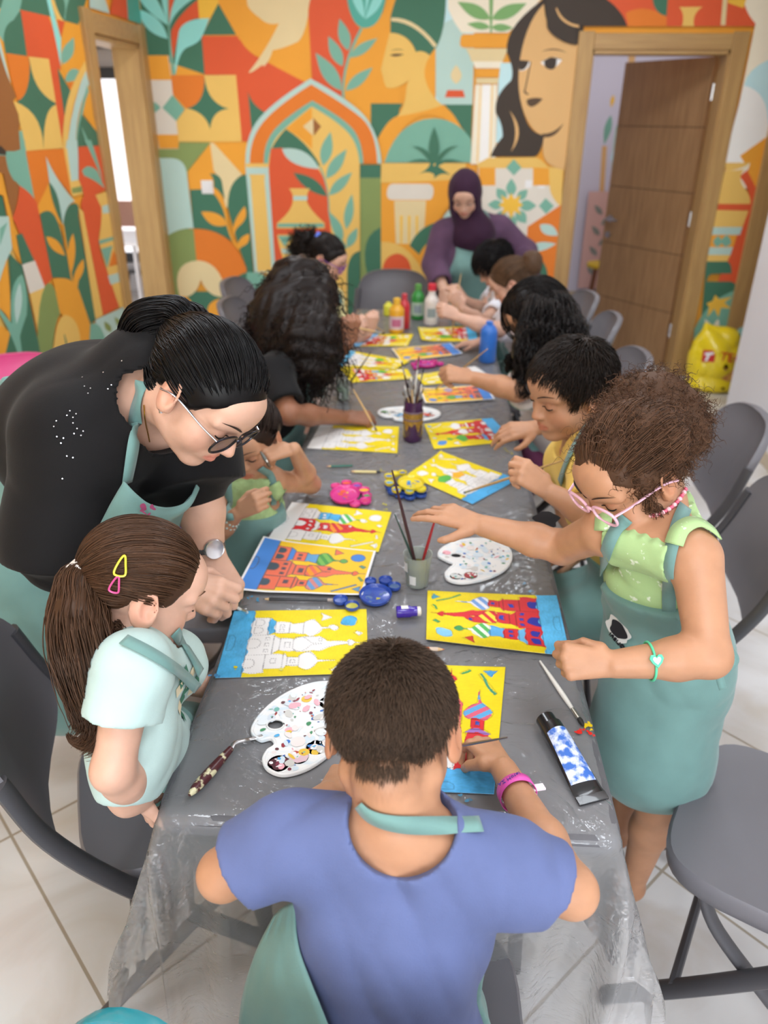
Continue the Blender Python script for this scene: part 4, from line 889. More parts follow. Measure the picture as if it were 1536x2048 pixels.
# ------------------------------------------------------------------ palettes
whp_m = mat('white_palette_plastic', '#e9e8e6', 0.3, coat=0.2, col2='#cbdbe6', vscale=26, thr=(.5, .75), stretch=(1, 2.5, 1))
PC_ = ['#2f6fc0', '#1f4f9a', '#4aa6d8', '#8e2030', '#5a1f2a', '#b8482e', '#e0b83a', '#3f8a5c', '#e8a9b4', '#c9c6c0', '#7a2a40', '#6fb0a4', '#d0d8e0']
def blob(mb, c, r, z, m, g, k=12):
    t = 2*np.pi*np.arange(k)/k; rr = r*(1+0.35*g.uniform(-1, 1, k)); rr = (rr+np.roll(rr, 1)+np.roll(rr, -1))/3; el = g.uniform(.25, 1); a = g.uniform(0, 3.1); x, y = rr*np.cos(t), rr*el*np.sin(t)
    mb.add(np.stack([c[0]+x*math.cos(a)-y*math.sin(a), c[1]+x*math.sin(a)+y*math.cos(a), np.full(k, z)], 1), [list(range(k))], m)
def oval_palette(px, hole, label, wells, seed, nb=70, clean=0.3):
    P = spline([onz(x, y, 0.75)[:2] for x, y in px], 6, True); c = P.mean(0); g = np.random.default_rng(seed); e = empty('paint_palette', (c[0], c[1], 0.745), label, 'palette', 'white oval paint palettes')
    ar = 0.5*np.sum(P[:, 0]*np.roll(P[:, 1], -1)-np.roll(P[:, 0], -1)*P[:, 1]); P = P if ar > 0 else P[::-1]
    hc = onz(*hole[:2], 0.75)[:2]; hx = np.linalg.norm(onz(hole[0]+hole[2], hole[1], 0.75)[:2]-hc); t = 2*np.pi*np.arange(20)/20; H = hc+np.stack([hx*np.cos(t), hx*0.85*np.sin(t)], 1)
    k = len(P); Tn = np.roll(P, -1, 0)-np.roll(P, 1, 0); Nn = np.stack([-Tn[:, 1], Tn[:, 0]], 1); Nn /= np.linalg.norm(Nn, axis=1, keepdims=True)
    m = MB(); rg = [(0.0, 0.7455), (0.0, 0.7515), (0.002, 0.7530), (0.004, 0.7525), (0.006, 0.7500)]; V = []
    for ins, z in rg: V += [(*p, z) for p in P+Nn*ins]
    F5 = []
    for j in range(4): F5 += [(j*k+i, j*k+(i+1) % k, (j+1)*k+(i+1) % k, (j+1)*k+i) for i in range(k)]
    m.add(V, F5, whp_m)
    inn = [Vector((*p, 0.75)) for p in P+Nn*0.006]; hh = [Vector((*p, 0.75)) for p in H]; tr = tessellate_polygon([inn, hh[::-1]]); m.add(inn+hh[::-1], tr, whp_m)
    m.tube(np.column_stack([np.vstack([H, H[:2]]), np.full(22, 0.7508)]), 0.0018, whp_m, 6, caps=False); tri = m.build('tray', e, angle=60)
    for x, y, r, col in wells:
        w = onz(x, y, 0.75); wr = np.linalg.norm(onz(x+r, y, 0.75)-w); m = MB(); m.lathe([(wr, 0.7502), (wr*1.06, 0.7512), (wr*1.14, 0.7502)], whp_m, (w[0], w[1], 0)); m.build('well', e)
        m = MB(); cm = mat('paint_'+col.strip('#'), col, 0.3, spec=0.5); blob(m, w[:2], wr*0.95, 0.7511, cm, g, 18)
        for _ in range(7): q = w[:2]+g.uniform(-.7, .7, 2)*wr; cc = PC_[g.integers(len(PC_))] if g.random() < .4 else '#efe9ea'; blob(m, q, wr*g.uniform(.12, .3), 0.7513+g.uniform(0, .0003), mat('paint_'+cc.strip('#'), cc, 0.3), g)
        m.build('paint', e, smooth=False)
    m = MB(); bb0, bb1 = P.min(0), P.max(0); n = 0
    ins_ = P+Nn*0.010
    while n < nb:
        q = g.uniform(bb0, bb1)
        if not inpoly(q[None], ins_)[0] or np.linalg.norm(q-hc) < hx*1.35: continue
        cc = PC_[g.integers(len(PC_))] if g.random() > clean else ['#cfdde6', '#dfe5e8', '#e6dcd8'][g.integers(3)]; blob(m, q, g.uniform(.0012, .0055)*(2.2 if cc[1] in 'cde' else 1), 0.7503+n*0.000008, mat('paint_'+cc.strip('#'), cc, 0.3), g); n += 1
    m.build('paint_smears', e, smooth=False); return e
oval_palette([(501, 1462), (519, 1428), (560, 1393), (610, 1370), (655, 1363), (705, 1372), (722, 1410), (700, 1455), (668, 1500), (620, 1536), (570, 1551), (536, 1541), (524, 1520), (533, 1500), (547, 1490), (541, 1478), (520, 1481)], (551, 1450, 17), 'large white oval palette smeared with blue and wine red, beside the palette knife', [(657, 1466, 15, '#6a1c2c'), (632, 1495, 20, '#2a70b4'), (598, 1514, 19, '#d9b9c0'), (557, 1527, 22, '#4a1c28'), (655, 1405, 17, '#cfe0ea')], 5, 150)
oval_palette([(875, 1110), (886, 1094), (922, 1080), (970, 1077), (1010, 1089), (1025, 1110), (1015, 1135), (980, 1155), (930, 1166), (898, 1161), (889, 1148), (898, 1136), (906, 1128), (892, 1121)], (912, 1112, 11), 'white oval palette with black smears and a red well, right of the water cup', [(941, 1151, 13, '#a02834'), (912, 1153, 12, '#cfd4d0')], 6, 110)
oval_palette([(755, 826), (765, 818), (800, 814), (840, 814), (872, 820), (881, 829), (860, 838), (820, 842), (790, 839), (785, 834), (768, 833)], (785, 825, 7), 'white oval palette behind the purple brush jar', [(855, 830, 14, '#c9402e'), (800, 830, 12, '#3f9ac8'), (770, 824, 10, '#58a058')], 7, 40)
def flower_palette(big, wells, col, label, paints, z0=0.7455, name='flower_palette'):
    m_ = mat('palette_'+col.strip('#'), col, 0.25, coat=0.3); x, y, rx, ry = big; c = onz(x, y, z0+0.008); r = np.linalg.norm(onz(x+rx, y, z0+0.008)-c); r2 = np.linalg.norm(onz(x, y+ry, z0+0.008)-c)
    e = empty(name, (c[0], c[1], z0), label, 'palette'); m = MB(); m.lathe([(0.001, z0+.002), (r*.8, z0), (r*.95, z0+.004), (r, z0+.012), (r*.97, z0+.0135), (r*.93, z0+.012), (r*.86, z0+.005), (r*.7, z0+.0035), (0.001, z0+.0035)], m_, (0, 0, 0), 36)
    v = np.array(m.v); v[:, 1] *= r2/r; v[:, :2] += c[:2]; m.v = [tuple(p) for p in v]; m.build('dish', e)
    g = np.random.default_rng(int(x)); pm_ = MB()
    for i in range(14): q = c[:2]+g.uniform(-.55, .55, 2)*A(r, r2); cc = paints[g.integers(len(paints))]; blob(pm_, q, r*g.uniform(.06, .3), z0+0.0038+i*0.00004, mat('paint_'+cc.strip('#'), cc, 0.25), g)
    pm_.build('paint', e, smooth=False)
    for i, (wx_, wy, wr_) in enumerate(wells):
        w = onz(wx_, wy, z0+0.008); wr = np.linalg.norm(onz(wx_+wr_, wy, z0+0.008)-w); m = MB(); m.lathe([(wr*.75, z0), (wr*.95, z0+.003), (wr, z0+.010), (wr*.96, z0+.0115), (wr*.88, z0+.010), (wr*.75, z0+.004), (0.0005, z0+.003)], m_, (w[0], w[1], 0), 22); o = m.build('well', e)
        cc = paints[i % len(paints)]; m = MB(); m.lathe([(wr*.80, z0+.0062), (0.0005, z0+.0066)], mat('paint_'+cc.strip('#'), cc, 0.2), (w[0], w[1], 0), 18); m.build('paint', o)
    return e
flower_palette((690, 989, 30, 18), [(672, 972, 11), (693, 966, 11), (714, 971, 11), (728, 980, 12), (734, 991, 10), (731, 1001, 12), (710, 1006, 12)], '#d63b8c', 'pink flower shaped palette by the little girl\'s elbow', ['#d9467c', '#e0603c', '#7a54a8', '#e8b23a', '#4c9a5c', '#c43a6c', '#d24a90'])
flower_palette((751, 1190, 33, 21), [(741, 1162, 12), (771, 1160, 14), (789, 1172, 13), (681, 1199, 15), (704, 1211, 15)], '#2f4fa8', 'dark blue flower shaped palette beside the black pencil', ['#3a5ab0', '#2c4a9c', '#58749c', '#2f55a8', '#b7b23c'])
flower_palette((818, 975, 28, 15), [(780, 972, 11), (785, 982, 11), (800, 989, 11), (820, 992, 12), (842, 988, 12), (846, 976, 10)], '#2c4c94', 'blue flower shaped palette lying underneath the yellow one', ['#2c4c94'])
flower_palette((822, 966, 27, 14), [(778, 952, 10), (779, 965, 10), (791, 947, 9), (805, 945, 9), (793, 979, 10), (819, 981, 10), (842, 977, 11)], '#dfc92c', 'yellow flower shaped palette full of blue paint stacked on a blue one', ['#2f6fc0', '#4a9ad0', '#dcd040', '#2a5aa8'], z0=0.760)
flower_palette((852, 728, 22, 6), [(828, 728, 7), (838, 722, 7), (868, 722, 7), (880, 727, 8), (832, 734, 7)], '#c42a86', 'magenta flower shaped palette in the middle of the table by the blue bottle', ['#d03a8c', '#8a4ab0', '#e06a5a'])
# ------------------------------------------------------------------ cups, jar, bottles
def glassy(name, tint, alpha):
    m = bpy.data.materials.new(name); m.use_nodes = True; nt = m.node_tree; N, L = nt.nodes, nt.links; b = N['Principled BSDF']; b.inputs['Base Color'].default_value = (*lin(tint), 1); b.inputs['Roughness'].default_value = 0.12
    tr = N.new('ShaderNodeBsdfTransparent'); tr.inputs[0].default_value = (*[0.5+0.5*c for c in lin(tint)], 1); mx = N.new('ShaderNodeMixShader'); mx.inputs[0].default_value = alpha; L.new(tr.outputs[0], mx.inputs[1]); L.new(b.outputs[0], mx.inputs[2]); L.new(mx.outputs[0], N['Material Output'].inputs[0]); return m
cup_m = glassy('clear_cup_plastic', '#cfd6cf', 0.32); stick = mat('white_sticker', '#e6e6e2', 0.5)
def cup(px, py, r0, r1, h, label, liq, level, stickers=True):
    b = onz(px, py, 0.7455); e = empty('water_cup', b, label, 'cup'); z0 = 0.7455
    m = MB(); m.lathe([(0.001, z0), (r0, z0), (r1, z0+h), (r1+.0012, z0+h+.001), (r1-.0014, z0+h), (r0-.0012, z0+.002), (0.001, z0+.002)], cup_m, (b[0], b[1], 0), 36); m.build('tumbler', e)
    rl = r0+(r1-r0)*level; lm = mat('paint_water_'+liq.strip('#'), liq, 0.12, spec=0.6); m = MB(); m.lathe([(0.001, z0+.003), (r0-.002, z0+.003), (rl-.002, z0+h*level), (0.001, z0+h*level)], lm, (b[0], b[1], 0), 32); m.build('water', e)
    if stickers:
        for a0 in (190, 232):
            rr = lambda q: r0+(r1-r0)*q+0.0006; V = []
            for q in (0.12 if a0 > 200 else 0.5, 0.42 if a0 > 200 else 0.8): V += [(b[0]+rr(q)*math.cos(math.radians(a0+t)), b[1]+rr(q)*math.sin(math.radians(a0+t)), z0+h*q) for t in np.linspace(0, 32, 6)]
            m = MB(); m.add(V, [(i, i+1, i+7, i+6) for i in range(5)], stick); m.build('sticker', e)
    return b
CUPB = cup(834, 1166, 0.0265, 0.0335, 0.082, 'plastic cup of olive brown paint water right of the blue palette', '#6b6a38', 0.62)
CUP2 = cup(686, 798, 0.0235, 0.028, 0.074, 'plastic cup of bright green water by the girl in the black shirt', '#3f8f34', 0.55)
CUP3 = cup(918, 650, 0.02, 0.024, 0.06, 'small clear cup at the far end right of the white bottle', '#c9ccc6', 0.5, False)
wood_m = mat('brush_pale_wood', '#d2ac72', 0.5, var=0.08, vscale=30, stretch=(1, 1, 6)); dk_m = mat('brush_dark_handle', '#3a1c20', 0.3); silv = mat('brush_ferrule', '#b9b6ae', 0.3, metal=0.9); brist = mat('brush_bristle', '#5a4632', 0.7)
red_m = mat('brush_red_handle', '#9c1f26', 0.3); wht_m = mat('brush_white_handle', '#dcdad4', 0.4); blk_m = mat('black_lacquer', '#1c1b1e', 0.3)
def brush(tail, tip, label, hm=wood_m, r=0.0032, tipm=brist, group=None, name='paintbrush', bl=0.016):
    tail, tip = np.asarray(tail, float), np.asarray(tip, float); d = tip-tail; L = np.linalg.norm(d); u = d/L; e = empty(name, (tail+tip)/2, label, 'paintbrush', group); fl = min(0.03, L*0.14)
    m = MB(); t = np.linspace(0, 1, 9); P = tail+d*(t*(1-(bl+fl)/L))[:, None]; m.tube(P, r*np.array([.45, .6, .75, .9, 1, 1.08, 1.1, 1.0, .85]), hm, 10); m.build('handle', e)
    a = tip-u*(bl+fl); b = tip-u*bl; m = MB(); m.tube([a, a+(b-a)*.5, b], [r*.9, r*.98, r*.95], silv, 10); m.build('ferrule', e)
    m = MB(); m.tube([b-u*.001, b+u*bl*.4, b+u*bl*.8, tip], [r*.9, r*1.15, r*.7, r*.12], tipm, 8); m.build('bristles', e); return e
def vplane(p, n, px, py): d = ray(px, py); return CAM+d*(((np.asarray(p)-CAM) @ n)/(d @ n))
FWD = A(0, 1, 0)
def stick_in(base, px, py, lean=0.0): return ony(px, py, base[1]+lean)
cz = 0.7455
def inc(b, dx, dy): return A(b[0]+dx, b[1]+dy, cz+0.012)
brush(stick_in(CUPB, 784, 940, 0.03), inc(CUPB, 0.006, -0.006), 'long brush with a dark handle, tallest in the olive water cup', dk_m, 0.004)
brush(stick_in(CUPB, 875, 1022, 0.03), inc(CUPB, 0.002, 0.006), 'red handled brush leaning right in the olive water cup', red_m, 0.0035)
brush(stick_in(CUPB, 789, 1028, 0.04), inc(CUPB, 0.008, 0.010), 'thin brush with a dark green end leaning left in the olive water cup', mat('brush_green_handle', '#24443a', 0.35), 0.0028)
brush(stick_in(CUP2, 742, 704, 0.05), inc(CUP2, -0.008, 0.0), 'dark brush leaning out of the green water cup', dk_m, 0.0032)
jar_m = mat('purple_glass_paint', '#3c1a40', 0.25, var=0.15, vscale=20, coat=0.4); gold = mat('gold_glitter', '#a8813a', 0.35, metal=0.6, var=0.25, vscale=120, bump=0.3, bscale=260)
JB = onz(825, 879, 0.7455)
def jar():
    e = empty('brush_jar', JB, 'purple jar with gold glitter bands crammed with brushes', 'jar'); r, h = 0.0335, 0.142; z0 = 0.7455; c = (JB[0], JB[1], 0)
    m = MB(); m.lathe([(0.001, z0), (r*.92, z0), (r, z0+.006), (r*1.02, z0+h*.2), (r, z0+h*.5), (r*.98, z0+h*.78), (r*.93, z0+h*.86), (r*.95, z0+h), (r*.89, z0+h), (r*.88, z0+.006), (0.001, z0+.006)], jar_m, c, 40); b = m.build('jar_body', e)
    m = MB(); n = 48; V = []; zb = lambda i: z0+h*(.44-.15*max(0, math.sin(i*2*math.pi/n*5))**1.5-.05*math.sin(i*1.3))
    for i in range(n): a = 2*math.pi*i/n; V.append(((r*1.025)*math.cos(a)+c[0], (r*1.025)*math.sin(a)+c[1], zb(i)))
    for i in range(n): a = 2*math.pi*i/n; V.append(((r*1.02)*math.cos(a)+c[0], (r*1.02)*math.sin(a)+c[1], z0+h*.74))
    m.add(V, [(i, (i+1) % n, n+(i+1) % n, n+i) for i in range(n)], gold); m.build('gold_band', b)
    m = MB()
    for q in (.56, .74): m.lathe([(r*1.02, z0+h*q-.003), (r*1.06, z0+h*q), (r*1.02, z0+h*q+.003)], mat('braid_trim', '#6a5560', 0.6), c, 40)
    m.build('braid', b)
jar()
g_ = np.random.default_rng(12)
JT = [(803, 722, 0), (822, 752, 1), (838, 712, 2), (848, 735, 3), (809, 770, 1), (815, 765, 3), (828, 768, 2), (834, 762, 3), (843, 768, 1), (805, 782, 0), (818, 780, 1), (831, 782, 2), (839, 780, 3), (847, 776, 0)]
JL = ['leaning far left and reaching highest', 'pale one upright in the middle', 'thin pale one pointing up to the pink palette', 'slim one leaning right', 'short one at the left rim', 'short stubby one left of centre', 'flat one at the centre', 'short dark one right of centre', 'short pale one near the right rim', 'lowest at the left rim', 'lowest left of centre', 'lowest at the centre', 'lowest right of centre', 'lowest at the right rim']
for (x, y, k), lb in zip(JT, JL):
    a = g_.uniform(0, 6.28); tp = ony(x, y, JB[1]+g_.uniform(-.015, .03)); bt = A(JB[0]-(tp[0]-JB[0])*0.4+0.008*math.cos(a), JB[1]+0.008*math.sin(a), 0.757)
    brush(bt, tp, 'brush in the purple jar, '+lb, [dk_m, wood_m, wht_m, silv][k] if k != 3 else dk_m, 0.0028, [brist, wht_m, brist, blk_m][k], 'brushes in the purple jar', bl=0.018)
def bottle(px, py, ptop, w, col, cap, label, lab=None, neck=0.42, sh=0.70):
    b = onz(px, py, 0.7455); top = ony(px, ptop, b[1]); H = top[2]-0.7455; r = np.linalg.norm(ony(px+w/2, py, b[1])-ony(px, py, b[1])); c = (b[0], b[1], 0); z0 = 0.7455
    e = empty('paint_bottle', b, label, 'bottle'); bm = mat('bottle_'+col.strip('#'), col, 0.28, coat=0.2)
    m = MB(); m.lathe([(0.001, z0), (r*.94, z0), (r, z0+H*.02), (r, z0+H*sh*.92), (r*.93, z0+H*sh), (r*.62, z0+H*(sh+.09)), (r*neck, z0+H*(sh+.13)), (r*neck, z0+H*.86), (0.001, z0+H*.86)], bm, c, 32); m.build('bottle_body', e)
    cm = mat('cap_'+cap.strip('#'), cap, 0.35); m = MB(); m.lathe([(0.001, z0+H*.84), (r*neck*1.18, z0+H*.84), (r*neck*1.15, z0+H*.985), (r*neck*.9, z0+H), (0.001, z0+H)], cm, c, 24); m.build('bottle_cap', e)
    if lab:
        m = MB(); n = 17; V = [(c[0]+r*1.012*math.cos(a), c[1]+r*1.012*math.sin(a), z0+H*q) for q in (.12, .5) for a in np.radians(np.linspace(200, 340, n))]; m.add(V, [(i, i+1, n+i+1, n+i) for i in range(n-1)], mat('label_'+lab.strip('#'), lab, 0.5)); lo_ = m.build('bottle_label', e)
        m = MB(); V = [(c[0]+r*1.018*math.cos(a), c[1]+r*1.018*math.sin(a), z0+H*q) for q in (.2, .42) for a in np.radians(np.linspace(235, 305, n))]; m.add(V, [(i, i+1, n+i+1, n+i) for i in range(n-1)], mat('label_inner_'+lab.strip('#'), '#b8658a' if col == '#e0a52a' else '#8a9aa0', 0.5)); m.build('label_print', lo_)
bottle(793, 664, 596, 30, '#e0a52a', '#e2b13a', 'yellow paint bottle with a purple label, nearest in the bottle group', '#cdb7c4')
bottle(808, 656, 587, 22, '#c32c38', '#c43c4c', 'red paint bottle half hidden behind the yellow one')
bottle(835, 637, 568, 26, '#2f8a3c', '#5a9a4a', 'green paint bottle left of the white one', '#a9c0aa')
bottle(862, 648, 567, 28, '#ded7d2', '#d02c40', 'white paint bottle with a red cap', '#d5d3d0', neck=.5, sh=.62)
bottle(974, 722, 642, 34, '#2f6fc8', '#2f6fc8', 'bright blue paint bottle at the right table edge', neck=.36, sh=.8)
bottle(777, 630, 604, 20, '#d8d43a', '#e3df50', 'small yellow pot behind the yellow and red bottles', sh=.78)
# ------------------------------------------------------------------ pencils and small things
def pencil(a, b, r, m1, m2, label, point='#2a2a2c', name='pencil', z=0.7455, cat='pencil'):
    p, q = onz(*a, z+r), onz(*b, z+r); u = nrm(q-p); e = empty(name, (p+q)/2, label, cat)
    m = MB(); m.tube([p, q-u*0.014], r, m1, 6); m.build('shaft', e, angle=20)
    m = MB(); m.tube([q-u*0.014, q-u*0.004], [r*.95, r*.4], mat('cut_pencil_wood', '#d8b483', 0.6), 12); m.build('cut_wood', e); m = MB(); m.tube([q-u*0.004, q], [r*.4, r*.08], mat('lead_'+point.strip('#'), point, 0.4), 8); m.build('lead', e)
    if m2: m = MB(); m.tube([p-u*0.004, p+u*0.008], r*1.05, m2, 10); m.build('pencil_end', e)
    return e
pencil((705, 931), (653, 933), 0.0034, mat('pencil_green', '#2a6a5a', 0.35), None, 'short green pencil above the pink palette', '#c46a6a')
pencil((758, 944), (700, 943), 0.0042, mat('pencil_natural', '#d9c98c', 0.45), blk_m, 'cream coloured pencil stub with a black end')
pencil((662, 1200), (526, 1198), 0.0036, blk_m, mat('eraser_silver', '#b4a49a', 0.4), 'black pencil left of the dark blue palette')
pencil((851, 1298), (889, 1299), 0.0045, mat('orange_white_tube', '#d8c3b0', 0.4), mat('orange_tip', '#c8683a', 0.5), 'small orange and white crayon under the edge of the red castle painting', '#c8683a', name='crayon', cat='crayon')
def glue():
    a, b = onz(792, 1224, 0.76), onz(842, 1222, 0.76); u = nrm(b-a); e = empty('paint_pot', (a+b)/2, 'small purple paint bottle lying on its side with a white cap', 'bottle'); pu = mat('purple_plastic', '#3d1e9c', 0.22, coat=0.4); L = np.linalg.norm(b-a)
    m = MB(); m.tube([a, a+u*.002, a+u*L*.55, a+u*L*.62, a+u*L*.84], [.010, .0135, .0135, .0115, .0115], pu, 22); m.build('bottle_body', e)
    m = MB(); m.tube([a+u*L*.82, a+u*L*.97, b], [.0105, .0105, .008], mat('white_cap', '#e4ddd2', 0.4), 18); m.build('bottle_cap', e)
    n = A(0, 0, 1); s = np.cross(u, n); m = MB(); V = [a+u*L*q+.0139*(s*math.sin(t)+n*math.cos(t)) for q in (.2, .48) for t in np.linspace(-.9, .5, 8)]; m.add(V, [(i, i+1, 9+i, 8+i) for i in range(7)], stick); m.build('bottle_label', e)
glue()
brush(onz(1080, 1322, 0.749), onz(1168, 1452, 0.748), 'white handled brush lying at the right table edge pointing at a paint spot', wht_m, 0.0045, mat('black_bristle', '#1d1a18', 0.6), bl=0.02)
def knife():
    a, b, c = onz(379, 1590, 0.756), onz(462, 1497, 0.758), onz(500, 1478, 0.752); e = empty('palette_knife', (a+b)/2, 'palette knife with a paint-stained wine red handle on the left table corner', 'palette knife'); wm = mat('stained_handle', '#4a1c22', 0.35, col2='#d6cfa8', vscale=45, thr=(0.55, 0.6)); u = nrm(b-a)
    m = MB(); t = np.linspace(0, 1, 10); m.tube(a+(b-a)*t[:, None], .0095*np.array([.35, .8, .95, 1, 1, .95, .88, .8, .7, .6]), wm, 14); m.build('handle', e)
    m = MB(); m.tube(spline([b, b+u*.012+A(0, 0, .003), c-nrm(c-b)*.012+A(0, 0, .004), c, c+A(.02, .012, -.002)], 5), .004, steel, 8, flat=.4); m.build('blade', e)
knife()
def tubep():
    a, b = onz(1092, 1440, 0.768), onz(1181, 1588, 0.750); u = nrm(b-a); s = nrm(np.cross(u, A(0, 0, 1))); e = empty('paint_tube', (a+b)/2, 'black and blue tube of acrylic paint lying at the right of the table', 'paint tube'); bl = mat('tube_black', '#17181c', 0.25, coat=0.4); L = np.linalg.norm(b-a)
    def body(q0, q1, off, m, mt, n=24, arc=(0, 2*math.pi), k=14):
        V = []; ts = np.linspace(*arc, n, endpoint=arc[1] < 6)
        for q in np.linspace(q0, q1, k):
            f = np.clip((q-.15)/.8, 0, 1); w = .0205+(.027-.0205)*f+off; h = .0205*(1-f**1.2)+.0018+off; c = a+(b-a)*q; c[2] = 0.7455+h
            V += [c+s*w*math.cos(t)+A(0, 0, 1)*h*math.sin(t) for t in ts]
        nn = len(ts); cl = arc[1] > 6; m.add(V, [(j*nn+i, j*nn+(i+1) % nn, (j+1)*nn+(i+1) % nn, (j+1)*nn+i) for j in range(k-1) for i in range(nn if cl else nn-1)], mt)
    m = MB(); body(.13, 1.0, 0, m, bl); m.build('tube_body', e, angle=60)
    m = MB(); lb = mat('tube_label', '#3c6cc0', 0.35, col2='#d4dcee', vscale=70, thr=(.42, .58), stretch=(1, 1, 1)); body(.24, .86, .0004, m, lb, 16, (.5, math.pi-.5)); lo_ = m.build('tube_label', e)
    m = MB(); c0 = a-u*.006; m.tube([c0, c0+u*.002, a+(b-a)*.13], [.015, .0175, .0185], bl, 24); m.build('tube_cap', e)
    m = MB(); m.box(b+u*.006+A(0, 0, -.0025), (.055, .016, .003), bl, np.stack([s, u, A(0, 0, 1)], 1)); m.build('crimp', e, bevel=.0008)
    return e
def txt(parent, body, pos, right, up, size, col, name='lettering', mirror=False, ext=0.0003):
    """lettering as a flat mesh of its own, made from a text curve"""
    cu = bpy.data.curves.new(name, 'FONT'); cu.body = body; cu.size = size; cu.align_x = 'CENTER'; cu.align_y = 'CENTER'; cu.extrude = ext; cu.resolution_u = 3
    o = bpy.data.objects.new(name, cu); COL.objects.link(o); r = nrm(right)*(-1 if mirror else 1); u_ = nrm(np.asarray(up)-r*(np.asarray(up) @ r)); n = np.cross(nrm(right), u_)
    o.matrix_world = Matrix(((r[0], u_[0], n[0], pos[0]), (r[1], u_[1], n[1], pos[1]), (r[2], u_[2], n[2], pos[2]), (0, 0, 0, 1)))
    bpy.context.view_layer.update(); me = bpy.data.meshes.new_from_object(o.evaluated_get(bpy.context.evaluated_depsgraph_get())); mw = o.matrix_world.copy(); bpy.data.objects.remove(o); o = bpy.data.objects.new(name, me); COL.objects.link(o); o.matrix_world = mw
    me.materials.clear(); me.materials.append(mat('lettering_'+col.strip('#'), col, 0.5)); adopt(o, parent); return o
tubep()
# paint left on the plastic
def spills():
    e = bpy.data.objects['plastic_tablecloth']; g = np.random.default_rng(4)
    for pts, col in [([(1155, 1464), (1165, 1460), (1178, 1464)], '#d8261f'), ([(1170, 1452), (1185, 1458), (1178, 1448)], '#e2c21e'), ([(1188, 1470)], '#c8383a'), ([(470, 1336), (560, 1338)], '#c9c02a'), ([(765, 940), (830, 938)], '#b9b04a'), ([(770, 1010), (772, 1020)], '#c9c02a'), ([(1050, 1165), (1062, 1180)], '#5a92b8'), ([(920, 1590), (938, 1600), (955, 1640), (945, 1660)], '#4a86a8'), ([(436, 1352), (418, 1350)], '#4a8ab8'), ([(500, 1195), (512, 1200)], '#3a8ab0'), ([(715, 790), (700, 785), (735, 800)], '#b9ae3a'), ([(1010, 900), (1020, 905)], '#b9ae3a')]:
        m = MB(); cm = mat('paint_'+col.strip('#'), col, 0.25)
        for x, y in pts:
            for _ in range(3): c = onz(x+g.uniform(-4, 4), y+g.uniform(-3, 3), 0.7462); blob(m, c[:2], g.uniform(.002, .005), 0.7463+g.uniform(0, .0004), cm, g)
        m.build('paint_stain', e, smooth=False)
spills()
# ------------------------------------------------------------------ on the walls and the floor
def switch(px, py, label, n=1):
    c = ony(px, py, YB-0.006); e = empty('light_switch', (c[0], YB, c[2]), label, 'light switch'); w = mat('switch_plastic', '#e9e7e6', 0.35)
    for k in range(n):
        m = MB(); m.box((c[0]+k*.088, YB-.009, c[2]), (.084, .012, .088), w); p = m.build('switch_plate', e, bevel=.003, smooth=False); m = MB(); m.box((c[0]+k*.088, YB-.017, c[2]), (.05, .006, .052), w); m.build('rocker', p, bevel=.002, smooth=False)
switch(415, 374, 'white light switch on the mural near the left door')
switch(1057, 368, 'pair of white light switches beside the right door frame', 2)
def bag():
    c = onz(1425, 783, 0.0); e = empty('shopping_bag', c, 'crumpled yellow plastic shopping bag with red lettering on the floor by the right door', 'bag'); S = SDF()
    ym = mat('yellow_bag_plastic', '#ecd01e', 0.3, var=0.06, vscale=9, coat=0.2); S.ell(c+A(0, 0.05, .16), (.19, .12, .19), k=.05); S.ell(c+A(-.02, .05, .30), (.16, .09, .14), k=.08); S.cap(c+A(-.08, .05, .40), c+A(-.12, .06, .46), .05, .02, .06); S.cap(c+A(.05, .05, .38), c+A(.12, .06, .40), .05, .03, .06); S.ell(c+A(0, .05, .04), (.18, .12, .06), k=.05)
    S.fn(fold(21, .032, 20), .05); S.half(c+A(0, 0, .002), (0, 0, -1)); V, Q = S.mesh(.008); mesh_np('bag_body', V, Q, ym, e)
    q = castpx(S, 1417, 712, 4.0); n = nrm(S.grad(q)[0]*A(.6, 1, .3)); r_ = nrm(np.cross(A(0, 0, 1), n)); r_ = r_ if r_[0] > 0 else -r_; u_ = np.cross(n, r_); u_ = u_ if u_[2] > 0 else -u_; q = q+n*.006; M = np.stack([r_, n, u_], 1)
    m = MB(); m.box(q, (.085, .006, .080), mat('bag_red', '#c8281e', 0.4), M); lg = m.build('bag_logo', e, smooth=False); m = MB(); m.add([q+M @ A(x, .0045, z) for x, z in ((-.03, .022), (.03, .03), (.028, .012), (.008, .010), (-.006, -.034), (-.024, -.034), (-.010, .006), (-.028, .006))], [list(range(8))], mat('bag_white', '#efefef', 0.5)); m.build('logo_stroke', lg, smooth=False)
    q = castpx(S, 1462, 716, 4.0); q = q if q is not None else A(c[0]+.13, c[1]-.05, .28); txt(e, 'TEC', q+n*.012, r_*.97-u_*.1, u_, .085, '#c8281e', ext=.004)
    m = MB(); blob_c = mat('bag_print', '#d8a84a', 0.4, col2='#b8603a', vscale=18)
    o = SDF().ell(c+A(.05, -.045, .13), (.07, .03, .06), k=.02).fn(fold(8, .02, 60), .03); V, Q = o.mesh(.007); mesh_np('bag_picture', V, Q, blob_c, e)
    o = SDF(); o.cap(c+A(.12, .05, .38), c+A(.20, .04, .44), .05, .03, .04, A(0, 1, 0), 1.6); o.cap(c+A(.20, .04, .44), c+A(.26, .03, .30), .03, .02, .03); o.cap(c+A(.13, .03, .42), c+A(.17, .0, .47), .03, .02, .03); o.fn(fold(31, .02, 50), .03); V, Q = o.mesh(.007); tag(mesh_np('folded_apron', V, Q, mat('apron_cloth_spare', '#6f9c96', 0.7)), 'teal apron stuffed into the top of the yellow bag', 'apron')
bag()
